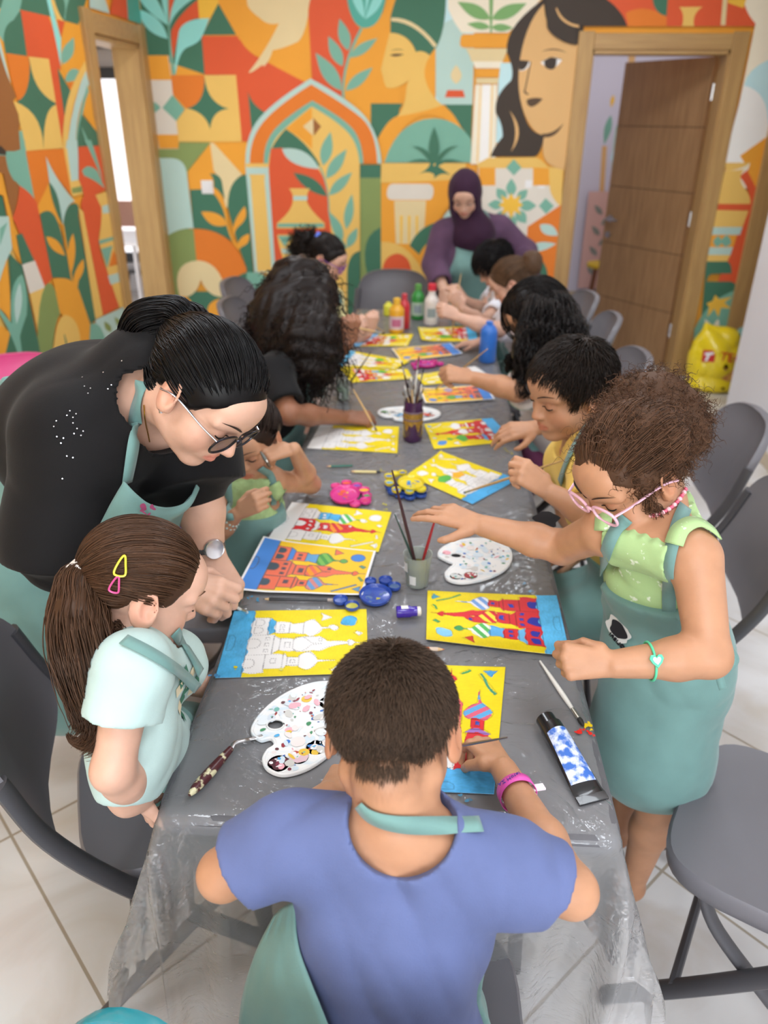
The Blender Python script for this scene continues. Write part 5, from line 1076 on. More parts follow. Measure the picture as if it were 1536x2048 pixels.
# corridor and balcony things
def stool():
    c = onz(1195, 622, 0.0); e = empty('stool', c, 'small stool with a yellow seat in the corridor behind the door', 'stool'); m = MB(); m.lathe([(0.001, .43), (.155, .43), (.165, .44), (.165, .46), (.155, .47), (0.001, .47)], mat('yellow_seat', '#d8b41e', 0.35), (c[0], c[1], 0), 28); m.build('seat', e)
    for a in (40, 130, 220, 310): m = MB(); x, y = math.cos(math.radians(a)), math.sin(math.radians(a)); m.tube([(c[0]+.1*x, c[1]+.1*y, .43), (c[0]+.15*x, c[1]+.15*y, .005)], .014, mat('stool_wood', '#8a5a3c', 0.5), 8); m.build('leg', e)
    p = ony(1200, 480, 8.40); m = MB(); m.box((p[0], 8.46, p[2]-.02), (.32, .02, .95), mat('pink_board', '#dcb2a8', 0.6)); o = m.build('painted_board', smooth=False); tag(o, 'tall pink board painted with grey leaves, leaning in the corridor', 'board')
    m = MB(); gm = mat('grey_leaf_paint', '#8a8f86', 0.6); q = A(p[0], 8.447, p[2])
    for i in range(7): L = leafo(0, -.36+i*.1, (.09 if i % 2 else -.09), -.27+i*.1, .05); m.add([q+A(x, 0, z) for x, z in L], [list(range(len(L)))], gm)
    m.build('leaf_motif', o, smooth=False)
stool()
def balcony():
    t = ony(238, 470, 7.1); e = empty('balcony_table', (t[0], 7.2, 0), 'white table seen through the left doorway', 'table'); wm = mat('white_table_top', '#f0f0f4', 0.35)
    m = MB(); m.box((t[0]-.15, 7.2, .74), (.9, .8, .03), wm); m.build('table_top', e, smooth=False, bevel=.005)
    for x, y in ((-.5, -.3), (.2, -.3), (-.5, .3), (.2, .3)): m = MB(); m.tube([(t[0]+x, 7.2+y, .725), (t[0]+x, 7.2+y, 0.005)], .018, wm, 8); m.build('leg', e)
    c = onz(283, 632, 0.0); e = empty('wire_chair', (c[0], c[1], 0), 'black chair with thin legs seen through the left doorway', 'chair'); bk = mat('black_wire', '#1d1d22', 0.4)
    m = MB(); rg = [np.column_stack([superring(.21*s_, .20*s_, 28, 3)+c[:2], np.full(28, z)]) for s_, z in ((.9, .43), (1, .44), (1, .455), (.9, .462))]; rings_mesh(m, rg, bk); m.build('seat', e)
    m = MB(); rg = []
    for s_, t_ in ((.9, 0), (1, .006), (1, .02), (.9, .026)): p = superring(.20*s_, .19*s_, 28, 3); rg.append(np.column_stack([c[0]+.2+t_+.06*(p[:, 1]/.19), c[1]+p[:, 0], .66+p[:, 1]]))
    rings_mesh(m, rg, bk); m.build('backrest', e)
    for x, y in ((-.16, -.15), (.16, -.15), (-.16, .15), (.16, .15)): m = MB(); m.tube([(c[0]+x*.5, c[1]+y*.5, .44), (c[0]+x*1.35, c[1]+y*1.35, .005)], .011, bk, 8); m.build('leg', e)
balcony()
# ------------------------------------------------------------------ people: field-modelled bodies, clothes and hair
def Rmat(yaw, pitch=0, roll=0):
    """columns right, forward, up; yaw 0 looks along +y, positive turns left; pitch positive looks down; roll positive tips the head to its right"""
    y, p, r = math.radians(yaw), math.radians(-pitch), math.radians(roll)
    Rz = np.array([[math.cos(y), -math.sin(y), 0], [math.sin(y), math.cos(y), 0], [0, 0, 1]])
    Rx = np.array([[1, 0, 0], [0, math.cos(p), -math.sin(p)], [0, math.sin(p), math.cos(p)]])
    Ry = np.array([[math.cos(r), 0, math.sin(r)], [0, 1, 0], [-math.sin(r), 0, math.cos(r)]])
    return Rz @ Rx @ Ry
SK_C, SK_R = A(0, -0.05, 0.13), A(0.355, 0.445, 0.372)
def head_sdf(c, R, H, adult=False, mouth=0.0):
    s = SDF(); M = R
    def w(*p): return c+R @ (np.array(p)*H)
    def e(p, r, k=0.03, sub=False, rot=None): s.ell(w(*p), np.array(r)*H, M if rot is None else M @ rot, k*H, sub)
    def cp(p, q, a, b=None, k=0.03, sub=False): s.cap(w(*p), w(*q), a*H, (a if b is None else b)*H, k*H, sub=sub)
    e(SK_C, SK_R)
    e((0, 0.13, -0.15), (0.285, 0.265, 0.33), 0.12)
    for x in (-1, 1):
        cp((x*0.225, -0.02, -0.24), (x*0.06, 0.27, -0.415), 0.085, 0.075, 0.10)
        e((x*0.165, 0.225, -0.17), (0.135, 0.125, 0.13), 0.10)
    e((0, 0.30, -0.425), (0.075, 0.07, 0.06), 0.08)
    e((0, 0.30, 0.18), (0.24, 0.13, 0.16), 0.12)
    for x in (-1, 1):
        e((x*0.155, 0.455, 0.0), (0.085, 0.075, 0.06), 0.09, True)
        cp((x*0.06, 0.375, 0.085), (x*0.24, 0.315, 0.085), 0.035, 0.03, 0.07)
        e((x*0.15, 0.325, -0.005), (0.078, 0.072, 0.055), 0.02)           # lowered lid over the eyeball
    nl = 0.47 if adult else 0.452
    cp((0, 0.385, 0.02), (0, nl, -0.135), 0.03, 0.047, 0.06)
    for x in (-1, 1): e((x*0.047, nl-0.045, -0.15), (0.036, 0.045, 0.032), 0.03); 
    for x in (-1, 1): cp((x*0.022, nl-0.01, -0.19), (x*0.03, nl-0.05, -0.17), 0.012, 0.012, 0.01, True)
    e((0, 0.355, -0.27), (0.13, 0.06, 0.085), 0.06)
    for x in (-1, 1):
        cp((x*0.095, 0.362, -0.272), (x*0.025, 0.408, -0.253), 0.014, 0.025, 0.025)
        cp((x*0.09, 0.362, -0.28), (0, 0.402, -0.303), 0.014, 0.031, 0.025)
        cp((x*0.10, 0.385, -0.276), (0, 0.442, -0.277), 0.007, 0.009, 0.008, True)
    for x in (-1, 1):
        rot = Rmat(x*-22, -8, 0)
        e((x*0.372, -0.05, -0.02), (0.034, 0.108, 0.165), 0.025, False, rot)
        e((x*0.405, -0.025, 0.0), (0.035, 0.055, 0.095), 0.02, True, rot)
        cp((x*0.375, 0.02, -0.05), (x*0.37, 0.025, -0.12), 0.028, 0.032, 0.02)
    return s
def hand_sdf(w, d, n, t, L, pose='relax', splay=0.0):
    """w wrist, d towards the knuckles, n out of the back of the hand, t towards the thumb side, L hand length"""
    d = nrm(d); n = nrm(n-d*(n @ d)); tt = np.cross(d, n); tt = tt if tt @ t > 0 else -tt; t = tt
    cur = {'relax': [(20, 30, 20), (25, 35, 22), (30, 38, 24), (34, 40, 25)], 'fist': [(75, 90, 55), (78, 92, 55), (80, 92, 55), (82, 92, 55)],
           'pinch': [(48, 52, 28), (56, 64, 36), (64, 74, 42), (68, 78, 44)], 'open': [(6, 12, 8), (14, 22, 14), (24, 32, 18), (30, 36, 20)],
           'point': [(8, 22, 14), (38, 50, 30), (50, 60, 34), (52, 62, 34)], 'flat': [(12, 14, 8), (12, 14, 8), (13, 15, 9), (15, 16, 9)],
           'cup': [(45, 40, 24), (50, 46, 28), (54, 50, 30), (56, 52, 30)]}[pose]
    s = SDF(); lat = [0.165, 0.055, -0.055, -0.155]; dk = [0.49, 0.515, 0.485, 0.44]; ln = [(0.225, 0.135, 0.10), (0.25, 0.155, 0.105), (0.23, 0.145, 0.10), (0.175, 0.10, 0.09)]
    tips = []; nails = []
    for i in range(4):
        kn = w+d*dk[i]*L+t*lat[i]*L+n*0.02*L*(1 if i in (1, 2) else 0)
        s.cap(w+t*lat[i]*0.5*L+d*0.04*L, kn-n*0.012*L, 0.088*L, 0.066*L, 0.05*L)
        p = kn; a = 0; r = [0.058, 0.052, 0.047, 0.038]
        sp = (1.5-i)*0.07+(1.5-i)*splay
        for j in range(3):
            a += math.radians(cur[i][j]); dd = nrm((d+t*sp*math.cos(a)))
            q = p+(dd*math.cos(a)-n*math.sin(a))*ln[i][j]*L
            s.cap(p, q, r[j]*L, r[j+1]*L, 0.012*L if j else 0.03*L); last = p; p = q
        tips.append(p); nails.append((p, nrm(p-last), nrm(np.cross(np.cross(nrm(p-last), n), nrm(p-last)))))
    b = w+d*0.10*L+t*0.16*L-n*0.03*L
    s.cap(w+t*0.05*L+d*0.08*L, b, 0.09*L, 0.085*L, 0.05*L)
    tg = {'relax': d*0.48+t*0.34-n*0.16, 'fist': d*0.42+t*0.10-n*0.33, 'pinch': None, 'open': d*0.42+t*0.46-n*0.10, 'point': d*0.50+t*0.18-n*0.26, 'flat': d*0.42+t*0.40-n*0.05, 'cup': d*0.46+t*0.22-n*0.34}[pose]
    T = w+tg*L if tg is not None else tips[0]*0.62+tips[1]*0.38+t*0.035*L-n*0.03*L
    v = T-b; v = v/np.linalg.norm(v)*min(np.linalg.norm(v), 0.5*L); T = b+v; bow = nrm(t*0.8+d*0.3)
    m1 = b+v*0.42+bow*0.085*L; m2 = b+v*0.75+bow*0.06*L
    s.cap(b, m1, 0.082*L, 0.066*L, 0.03*L); s.cap(m1, m2, 0.062*L, 0.054*L, 0.012*L); s.cap(m2, T, 0.054*L, 0.040*L, 0.012*L)
    nails.append((T, nrm(T-m2), nrm(bow-0.2*d)))
    return s, (tips[0]*0.5+T*0.5), nails
def ik(a, b, l1, l2, pole):
    d = b-a; D = min(np.linalg.norm(d), (l1+l2)*0.999); u = nrm(d); x = (l1*l1-l2*l2+D*D)/(2*D); h = math.sqrt(max(l1*l1-x*x, 0)); p = nrm(pole-u*(pole @ u))
    return a+u*x+p*h
SKINS = {'fair': '#d2a690', 'tan': '#b98868', 'light': '#d0a58f', 'olive': '#bd8d6e', 'deep': '#93634a'}
def skin_mat(k): return mat('skin_'+k, SKINS[k], rough=0.48, var=0.05, vscale=30, bump=0.03, bscale=220, spec=0.4, attr='tint', sss=0.12)
class Person:
    def __init__(P, label, head, R, H, neck, pel, s, skin, arms, legs=None, shw=None, side=None, chest_out=0.0, adult=False, group=None, sh=None, female=False, girth=1.0, cat='person'):
        P.c, P.R, P.H, P.s, P.skin, P.adult = np.asarray(head), R, H, s, skin, adult
        P.neck, P.pel = np.asarray(neck), np.asarray(pel); up = nrm(P.neck-P.pel)
        if sh is not None: shL, shR = map(np.asarray, sh); P.side = nrm(shR-shL)
        else:
            P.side = nrm(np.asarray(side)-up*(np.asarray(side) @ up)); w = (shw or 0.37*s)/2; b = P.neck-up*0.055*s; shL, shR = b-P.side*w, b+P.side*w
        P.up = nrm(up-P.side*(up @ P.side)); P.fwd = np.cross(P.up, P.side); P.shL, P.shR = shL, shR
        g = P.g = girth; T = P.T = SDF(); ch = P.ch = P.neck-P.up*0.20*s+P.fwd*0.015*s
        MT = np.stack([P.side, P.fwd, P.up], 1); P.MT = MT
        T.ell(P.pel, A(0.165*g, 0.125*g, 0.125)*s, MT, 0.03); T.cap(P.pel, ch, 0.135*s*g, 0.135*s*g, 0.06*s, P.fwd, 1.3); T.ell(ch, A(0.158*g, 0.112*g, 0.175)*s, MT, 0.06*s)
        T.cap(shL+P.side*0.02*s, shR-P.side*0.02*s, 0.058*s, 0.058*s, 0.06*s, P.fwd, 1.1)
        for q in (shL, shR): T.cap(P.neck+P.up*0.03*s, q*0.75+P.neck*0.25, 0.045*s, 0.045*s, 0.06*s)
        if female:
            for x in (-1, 1): T.ell(ch+P.fwd*0.085*s+P.side*x*0.075*s-P.up*0.02*s, A(0.075, 0.07, 0.075)*s, MT, 0.05*s)
        P.Hd = head_sdf(P.c, R, H, adult); hn = P.c+R @ (A(0, -0.13, -0.26)*H)
        P.N = SDF().cap(P.neck-P.up*0.03*s, hn, 0.056*s, 0.056*s if adult else 0.046*s, 0.03); P.N.cap(hn, P.c+R @ (A(0, 0.0, -0.2)*H), 0.19*H, 0.2*H, 0.03)
        P.arm = {}; P.hand = {}; P.pinch = {}; P.nails = []; P.J = {}
        for k, sh_ in (('L', shL), ('R', shR)):
            a = arms.get(k)
            if a is None: continue
            wr = np.asarray(a['w']); el = np.asarray(a['e']) if 'e' in a else ik(sh_, wr, 0.285*s, 0.245*s, np.asarray(a.get('pole', -P.fwd*0.4-A(0, 0, 1)), float))
            P.J[k] = (sh_, el, wr); S = P.arm[k] = SDF(); f = a.get('fat', 1.0)
            S.cap(sh_, el, 0.052*s*f, 0.042*s*f, 0.02); md = el+(wr-el)*0.35
            S.cap(el, md, 0.041*s*f, 0.041*s*f, 0.02); S.cap(md, wr, 0.041*s*f, 0.029*s*f, 0.02)
            d = np.asarray(a.get('d', wr-el), float); n = np.asarray(a.get('n', A(0, 0, 1)), float); t = np.cross(nrm(n), nrm(d))*(1 if k == 'R' else -1)
            if 't' in a: t = np.asarray(a['t'], float)
            hs, pin, nl = hand_sdf(wr+nrm(d)*0.012, d, n, t, a.get('L', 0.185*s+0.005), a.get('pose', 'relax'), a.get('splay', 0.0))
            P.hand[k] = hs; P.pinch[k] = pin; P.nails += nl
        P.leg = {}; lg = legs or {}
        for k in 'LR':
            if k not in lg: continue
            x = -1 if k == 'L' else 1; hp = P.pel+P.side*x*0.085*s-P.up*0.02*s; kn, an = np.asarray(lg[k][0]), np.asarray(lg[k][1]); toe = an+nrm(np.asarray(lg[k][2]) if len(lg[k]) > 2 else P.fwd*A(1, 1, 0))*0.17*s-A(0, 0, 0.035*s)
            P.J['l'+k] = (hp, kn, an); S = P.leg[k] = SDF(); S.cap(hp, kn, 0.088*s, 0.058*s, 0.03); c2 = kn+(an-kn)*0.3; S.cap(kn, c2, 0.055*s, 0.056*s, 0.02); S.cap(c2, an, 0.056*s, 0.036*s, 0.02)
            S.cap(an-A(0, 0, 0.02*s), toe, 0.04*s, 0.03*s, 0.02)
        P.root = empty('person', (P.pel[0], P.pel[1], 0.0), label, cat, group)
        P.body = SDF()
        for q in [P.T, P.N, P.Hd]+list(P.arm.values())+list(P.hand.values())+list(P.leg.values()): P.body.merge(q)
    def w(P, *p): return P.c+P.R @ (np.array(p)*P.H)
    def loc(P, V): return ((np.atleast_2d(V)-P.c) @ P.R)/P.H          # world -> head units
    def tor(P, V): return (np.atleast_2d(V)-P.pel) @ P.MT             # world -> torso frame (right, forward, up) from the pelvis
    def skinmesh(P, h, lips=(1.0, 0.66, 0.66), stub=None):
        V, Q = P.body.mesh(h); L = P.loc(V); t = np.ones((len(V), 3))
        def spot(c, r, col, soft=0.5):
            d = np.sqrt((((L-A(*c))/A(*r))**2).sum(1)); m = np.clip((1.25-d)/soft, 0, 1)[:, None]; t[:] = t*(1-m)+t*m*A(*col)
        spot((0, 0.40, -0.277), (0.10, 0.075, 0.048), lips, 0.35)
        for x in (-1, 1): spot((x*0.2, 0.32, -0.16), (0.14, 0.12, 0.12), (1.0, 0.9, 0.88), 0.9); spot((x*0.38, -0.05, -0.02), (0.06, 0.12, 0.17), (1.0, 0.86, 0.82), 0.6); spot((x*0.15, 0.37, 0.02), (0.10, 0.08, 0.06), (0.86, 0.78, 0.78), 0.8)
        spot((0, 0.46, -0.14), (0.07, 0.06, 0.06), (1.0, 0.9, 0.88), 0.8)
        if stub is not None: t *= stub(L)
        P.mesh = mesh_np('body', V, Q, skin_mat(P.skin), P.root, tint=t)
        if P.nails:
            for k, (p, d, n) in enumerate(P.nails):
                pass
        return P
    def eyes(P, brow='#2a1c15', lash='#1a1210', op=0.0, thick=1.0, brow_up=0.0, iris='#3a2216'):
        mb, ml = mat('eyebrow_'+brow, brow, 0.7), mat('eyelash_'+lash, lash, 0.6)
        for x in (-1, 1):
            u = np.linspace(0, 1, 9); pts = np.stack([x*(0.065+0.18*u), np.full(9, 0.42)-0.09*u*u, 0.105+brow_up+0.035*np.sin(u*2.6)], 1)
            pw = P.body.snap(P.c+(pts*P.H) @ P.R.T, 0.0005); m = MB(); m.tube(pw, 0.016*P.H*thick*np.sin(np.pi*(0.15+0.85*u))**0.6*np.where(u < .6, 1, 1.35-u*.8), mb, 6, flat=0.35); m.build('eyebrow', P.root)
            m = MB(); u = np.linspace(0, 1, 11); zz = -0.02-0.020*np.sin(u*np.pi)*(1-2*op)
            pts = np.stack([x*(0.085+0.135*u), np.full(11, 0.42)-0.05*u*u, zz+0.008*u], 1); pw = P.body.snap(P.c+(pts*P.H) @ P.R.T, 0.0)
            m.tube(pw, 0.011*P.H*(0.45+0.55*np.sin(np.pi*u)), ml, 6); m.build('eyelash', P.root)
            if op > 0:
                e = SDF().ell(P.w(x*0.152, 0.338, -0.012), A(0.062, 0.068, 0.042*min(1, op*2))*P.H, P.R); V, Q = e.mesh(0.0012)
                Lc = (P.loc(V)-A(x*0.152, 0.4, -0.018))[:, [0, 2]]; r = np.linalg.norm(Lc, axis=1); t = np.where((r < 0.03)[:, None], A(0.12, 0.07, 0.05), A(0.9, 0.88, 0.86)); t[r < 0.014] = 0.01
                mesh_np('eye', V, Q, mat('eyeball', (1, 1, 1), 0.15, attr='tint'), P.root, tint=t)
    # ---- clothes
    def cloth(P, name, G, h, m, tint=None, parent=None):
        V, Q = G.mesh(h); V = relax(V, Q); return mesh_np(name, V, Q, m, parent or P.root, tint=None if tint is None else tint(V))
    def tee(P, m, h=0.006, sleeve=0.55, grow=0.014, sgrow=0.016, neckr=0.085, neck_off=(0, 0, 0), hem=-0.06, folds=(1, 0.004, 45), extra=None, name='t_shirt', flare=0.0, ffold=True, tint=None, sl=('L', 'R'), seam=True):
        s = P.s; G = SDF().merge(P.T, grow)
        G.cap(P.pel+P.up*hem, P.ch, 0.14*s*P.g+flare, 0.135*s*P.g, 0.04, P.fwd, 1.3)
        if extra: extra(G)
        for k in sl:
            if k not in P.J: continue
            a, e, w = P.J[k]; ro = 0.052*s+sgrow
            if sleeve <= 1: b = a+(e-a)*sleeve; ax = nrm(e-a); G.sleeve(a, b+ax*0.04, ro, ro*1.05, b, ax, ro-0.006, 0.03)
            else: b = e+(w-e)*(sleeve-1); ax = nrm(w-e); G.cap(a, e, ro, ro*0.95, 0.03); G.sleeve(e, b+ax*0.04, ro*0.95, ro*0.85, b, ax, ro*0.85-0.006, 0.02)
        if folds: G.fn(fold(*folds), 0.03)
        nc = P.neck+P.up*0.03*s+P.MT @ A(*neck_off)
        G.ell(nc, A(neckr, neckr*1.05, neckr*0.95), P.MT, 0.0, True)
        G.half(P.pel+P.up*hem, -P.up); P.shirt = G
        G2 = SDF().merge(G); return P.cloth(name, G2, h, m, tint)
    def apron(P, m, h=0.006, top=0.30, bib=0.10, wide=0.17, base=None, off=0.006, low=-0.1, skirt=None, folds=(5, 0.003, 40), name='apron', strap=True, wrap=-0.02, strap_pts=None, bibside=0.0, hipz=(0.10, 0.20)):
        G = SDF(); G.merge(base or P.shirt); lo = P.tor
        if skirt: skirt(G)
        G.fn(lambda V: -off+0*V[:, 0], 0.05)
        if folds: G.fn(fold(*folds), 0.03)
        def region(V):
            q = lo(V); u, f, z = q.T; wv = np.interp(z, [low, hipz[0]*P.s, hipz[1]*P.s, top], [wide*1.0, wide, bib*1.25, bib])
            return np.maximum(np.maximum(np.abs(u-bibside*(z > 0.1))-wv, z-top), wrap-f)
        G.cut(region); P.apr = G; o = P.cloth(name, G, h, m)
        if strap:
            base_f = Un(base or P.shirt, P.N, SDF().merge(P.T, 0.004))
            for x in (-1, 1):
                p0 = P.pel+P.MT @ A(x*bib*0.85, 0.13*P.s, top-0.01); p3 = P.neck+P.up*0.025*P.s-P.fwd*0.065*P.s+P.side*x*0.02*P.s; p2 = P.neck+P.up*0.035*P.s+P.side*x*0.075*P.s-P.fwd*0.01; p1 = (p0+p2)/2+P.fwd*0.05*P.s
                pw = base_f.snap(spline([p0, p1, p2, p3], 8), 0.003); ribbon('apron_strap', pw, 0.011, m, P.root, base_f)
        return o
def ribbon(name, P, w, m, parent, field=None, th=0.0018, n=None):
    """flat strap along P lying on a field"""
    P = np.asarray(P); T = np.gradient(P, axis=0); T /= np.linalg.norm(T, axis=1, keepdims=True)+1e-9
    n = field.grad(P) if field is not None else np.array(np.broadcast_to(np.asarray(n, float), P.shape))
    for _ in range(12): n[1:-1] = (n[:-2]+2*n[1:-1]+n[2:])/4
    n /= np.linalg.norm(n, axis=1, keepdims=True)+1e-9; B = np.cross(T, n); B /= np.linalg.norm(B, axis=1, keepdims=True)+1e-9
    w = np.broadcast_to(w, (len(P),))[:, None]
    V = np.concatenate([P-B*w, P+B*w, P+B*w+n*th, P-B*w+n*th]); k = len(P); i = np.arange(k-1); F4 = []
    for a in range(4): b = (a+1) % 4; F4.append(np.stack([a*k+i, a*k+i+1, b*k+i+1, b*k+i], 1))
    return mesh_np(name, V, [np.concatenate(F4), np.array([[0, k, 2*k, 3*k]]), np.array([[k-1, 4*k-1, 3*k-1, 2*k-1]])], m, parent)
# ---- hair
HZ_Y = [-0.6, -0.44, -0.3, -0.17, -0.1, 0.06, 0.12, 0.2, 0.36, 0.6]; HZ_Z = [-0.26, -0.24, -0.22, -0.10, 0.07, 0.06, -0.02, 0.16, 0.285, 0.32]
def hairline(L): return L[:, 2]-np.interp(L[:, 1], HZ_Y, HZ_Z)+0.35*np.clip(np.abs(L[:, 0])-0.2, 0, 1)*(L[:, 1] > 0.15)
def roots(n, rng, grow=0.0, zmin=None):
    """points of the skull above the hairline, in head units"""
    out = []; c = 0
    while c < n:
        v = rng.normal(size=(n*2, 3)); v /= np.linalg.norm(v, axis=1, keepdims=True); p = SK_C+v*(SK_R+grow); p = p[hairline(p) > 0]; out.append(p); c += len(p)
    return np.concatenate(out)[:n]
def sk_n(p): n = (p-SK_C)/SK_R**2; return n/np.linalg.norm(n, axis=1, keepdims=True)
def sk_push(p, g): d = np.linalg.norm((p-SK_C)/(SK_R+g), axis=1, keepdims=True); return np.where(d < 1, SK_C+(p-SK_C)/np.maximum(d, 1e-6), p)
def strands_mesh(paths, rad, n=3):
    """paths (N,M,3), rad (N,M): thin tapered tubes"""
    N, M, _ = paths.shape; T = np.gradient(paths, axis=1); T /= np.linalg.norm(T, axis=2, keepdims=True)+1e-12
    ref = np.array([0.31, 0.52, 0.79]); Nn = np.cross(T, ref); Nn /= np.linalg.norm(Nn, axis=2, keepdims=True)+1e-9; B = np.cross(T, Nn)
    t = 2*np.pi*np.arange(n)/n
    V = paths[:, :, None]+rad[:, :, None, None]*(np.cos(t)[None, None, :, None]*Nn[:, :, None]+np.sin(t)[None, None, :, None]*B[:, :, None])
    i = (np.arange(N)[:, None, None]*M+np.arange(M-1)[None, :, None])*n; j = np.arange(n)[None, None]; k = (j+1) % n
    Q = np.stack([i+j, i+k, i+n+k, i+n+j], -1).reshape(-1, 4); return V.reshape(-1, 3), Q
def hair_mat(name, c, c2=None, rough=0.45): return mat('hair_'+name, c, rough=rough, attr='tint', spec=0.2, bump=0.0)
def hair_obj(P, parts, m, rng, name='hair', parent=None, var=0.35):
    """parts: list of (V, Q, nverts per strand or None)"""
    Vs = []; Qs = []; Ts = []; o = 0
    for V, Q, k in parts:
        Vs.append(V); Qs.append(Q+o); o += len(V)
        Ts.append(np.repeat(1+var*rng.uniform(-1, 1, len(V)//k), k) if k else np.full(len(V), 0.8))
    t = np.concatenate(Ts); return mesh_np(name, np.concatenate(Vs), np.concatenate(Qs), m, parent or P.root, tint=np.stack([t, t, t], 1))
def grow_hair(p, d, steps, step, lift=0.02, grav=0.0, gdir=None, thick=None, wob=0.0, rng=None, stop=None):
    """walk strands over the skull (head units). p,d (N,3); thick = final height over the skull"""
    N = len(p); out = [p.copy()]; th = np.zeros((N, 1)) if thick is None else thick
    for i in range(steps-1):
        n = sk_n(p); r = np.linalg.norm((p-SK_C)/(SK_R+0.1), axis=1, keepdims=True)
        near = np.clip((1.25-r)*6, 0, 1); d = d-n*(n*d).sum(1, keepdims=True)*near*0.9
        if gdir is not None: d = d+gdir*grav
        if wob: d = d+rng.normal(size=d.shape)*wob
        d = d/(np.linalg.norm(d, axis=1, keepdims=True)+1e-9); p = p+d*step+n*lift*step*near
        p = sk_push(p, 0.012+th*min(1, (i+1)/max(3, steps*0.35))); out.append(p.copy())
    return np.stack(out, 1)
def to_world(P, L): return P.c+(L*P.H) @ P.R.T
def cap_mass(P, t=0.03, hl=None, h=0.004, k=0.02, extra=None):
    """the solid under-layer of the hair"""
    S = SDF().ell(P.w(*SK_C), (SK_R+t)*P.H, P.R); f = hl or hairline
    S.cut(lambda V: -(f(P.loc(V)))*P.H)
    if extra: extra(S)
    V, Q = S.mesh(h); return relax(V, Q, 3), Q
# ---- hair styles
def taper(N, M, r, tip=0.25, rng=None): t = np.linspace(0, 1, M); f = np.where(t < .6, 1, 1-(1-tip)*(t-.6)/.4); return (r*f)[None]*(rng.uniform(.7, 1.3, (N, 1)) if rng is not None else np.ones((N, 1)))
def st(paths, rad): V, Q = strands_mesh(paths, rad); return V, Q, paths.shape[1]*3
def slick(P, n, tie, rng, thick=0.04, M=14, r=0.0012, hl=None, jit=0.01):
    """hair combed back over the skull to a tie point given in head units"""
    p = roots(n, rng); p = p[(hl or hairline)(p) > 0] if hl else p; n = len(p); a = (p-SK_C)/SK_R; a /= np.linalg.norm(a, axis=1, keepdims=True); b = (np.asarray(tie)-SK_C)/SK_R; rb = np.linalg.norm(b); b = b/rb
    t = np.linspace(0, 1, M)[None, :, None]; mid = a*0.7+b*0.7+A(0, 0, 0.55)*(a[:, 1:2] > -0.1)+a*A(0.5, 0, 0); mid = mid/np.linalg.norm(mid, axis=1, keepdims=True)*1.05
    d = a[:, None]*(1-t)**2+mid[:, None]*2*t*(1-t)+b[None, None]*t*t; d /= np.linalg.norm(d, axis=2, keepdims=True)+1e-9
    h = thick*np.minimum(1, t*4)*rng.uniform(.7, 1.15, (n, 1, 1))+np.maximum(0, t-.7)/.3*(rb-1)*SK_R.mean()
    L = SK_C+d*(SK_R+h)+jit*rng.normal(size=(n, 1, 3))*(t*(1-t))*2; return st(to_world(P, L.reshape(-1, 3)).reshape(n, M, 3), taper(n, M, r, .8, rng))
def bundle(guide, rads, n, rng, wave=0.0, freq=3, r=0.0013, M=28, frizz=0.0, tip=0.3, lens=(0.8, 1.0), curl=0.0, cfreq=9):
    G = spline(guide, 8); s = np.linspace(0, 1, len(G)); R = np.interp(s, np.linspace(0, 1, len(rads)), rads); T, Nn, B = frames(G); N = n
    a = rng.uniform(0, 2*np.pi, N); q = np.sqrt(rng.uniform(0, 1, N)); out = np.empty((N, M, 3)); e = rng.uniform(*lens, N); ph = rng.uniform(0, 6.28, N); pc = ph*0.25
    for j in range(M):
        u = j/(M-1)*e; gi = np.stack([np.interp(u, s, G[:, k]) for k in range(3)], 1); ni = np.stack([np.interp(u, s, Nn[:, k]) for k in range(3)], 1); bi = np.stack([np.interp(u, s, B[:, k]) for k in range(3)], 1); ri = np.interp(u, s, R)
        w = wave*np.sin(2*np.pi*freq*u+pc)*np.minimum(1, u*4); ca, sa = curl*np.cos(2*np.pi*cfreq*u+ph)*np.minimum(1, u*3), curl*np.sin(2*np.pi*cfreq*u+ph)*np.minimum(1, u*3)
        out[:, j] = gi+ni*(ri*q*np.cos(a)+w+ca)[:, None]+bi*(ri*q*np.sin(a)+0.6*w*np.cos(ph)+sa)[:, None]
    if frizz: out += np.cumsum(rng.normal(size=out.shape)*frizz, 1)
    return st(out, taper(N, M, r, tip, rng))
def short_hair(P, n, rng, whorl=(0.03, -0.30, 0.42), L=0.10, M=7, r=0.0011, thick=0.03, fringe=0.0, lift=0.3, hl=None, grav=0.0, comb=(0, 0, 0), rand=0.25):
    p = roots(n, rng)
    if hl is not None: p = p[hl(p) > 0]; n = len(p)
    d = p-np.asarray(whorl); nn = sk_n(p); d -= nn*(nn*d).sum(1, keepdims=True); d /= np.linalg.norm(d, axis=1, keepdims=True)+1e-6; d = d+np.asarray(comb)+rng.normal(size=d.shape)*rand
    ln = L*(1+fringe*np.clip((p[:, 1:2]-0.0)/0.3, 0, 1))*rng.uniform(.7, 1.2, (n, 1)); paths = grow_hair(p, d, M, ln/(M-1), lift, grav, A(0, 0.1, -1)[None], thick*rng.uniform(.5, 1.1, (n, 1)), 0.05, rng)
    return st(to_world(P, paths.reshape(-1, 3)).reshape(n, M, 3), taper(n, M, r, .3, rng))
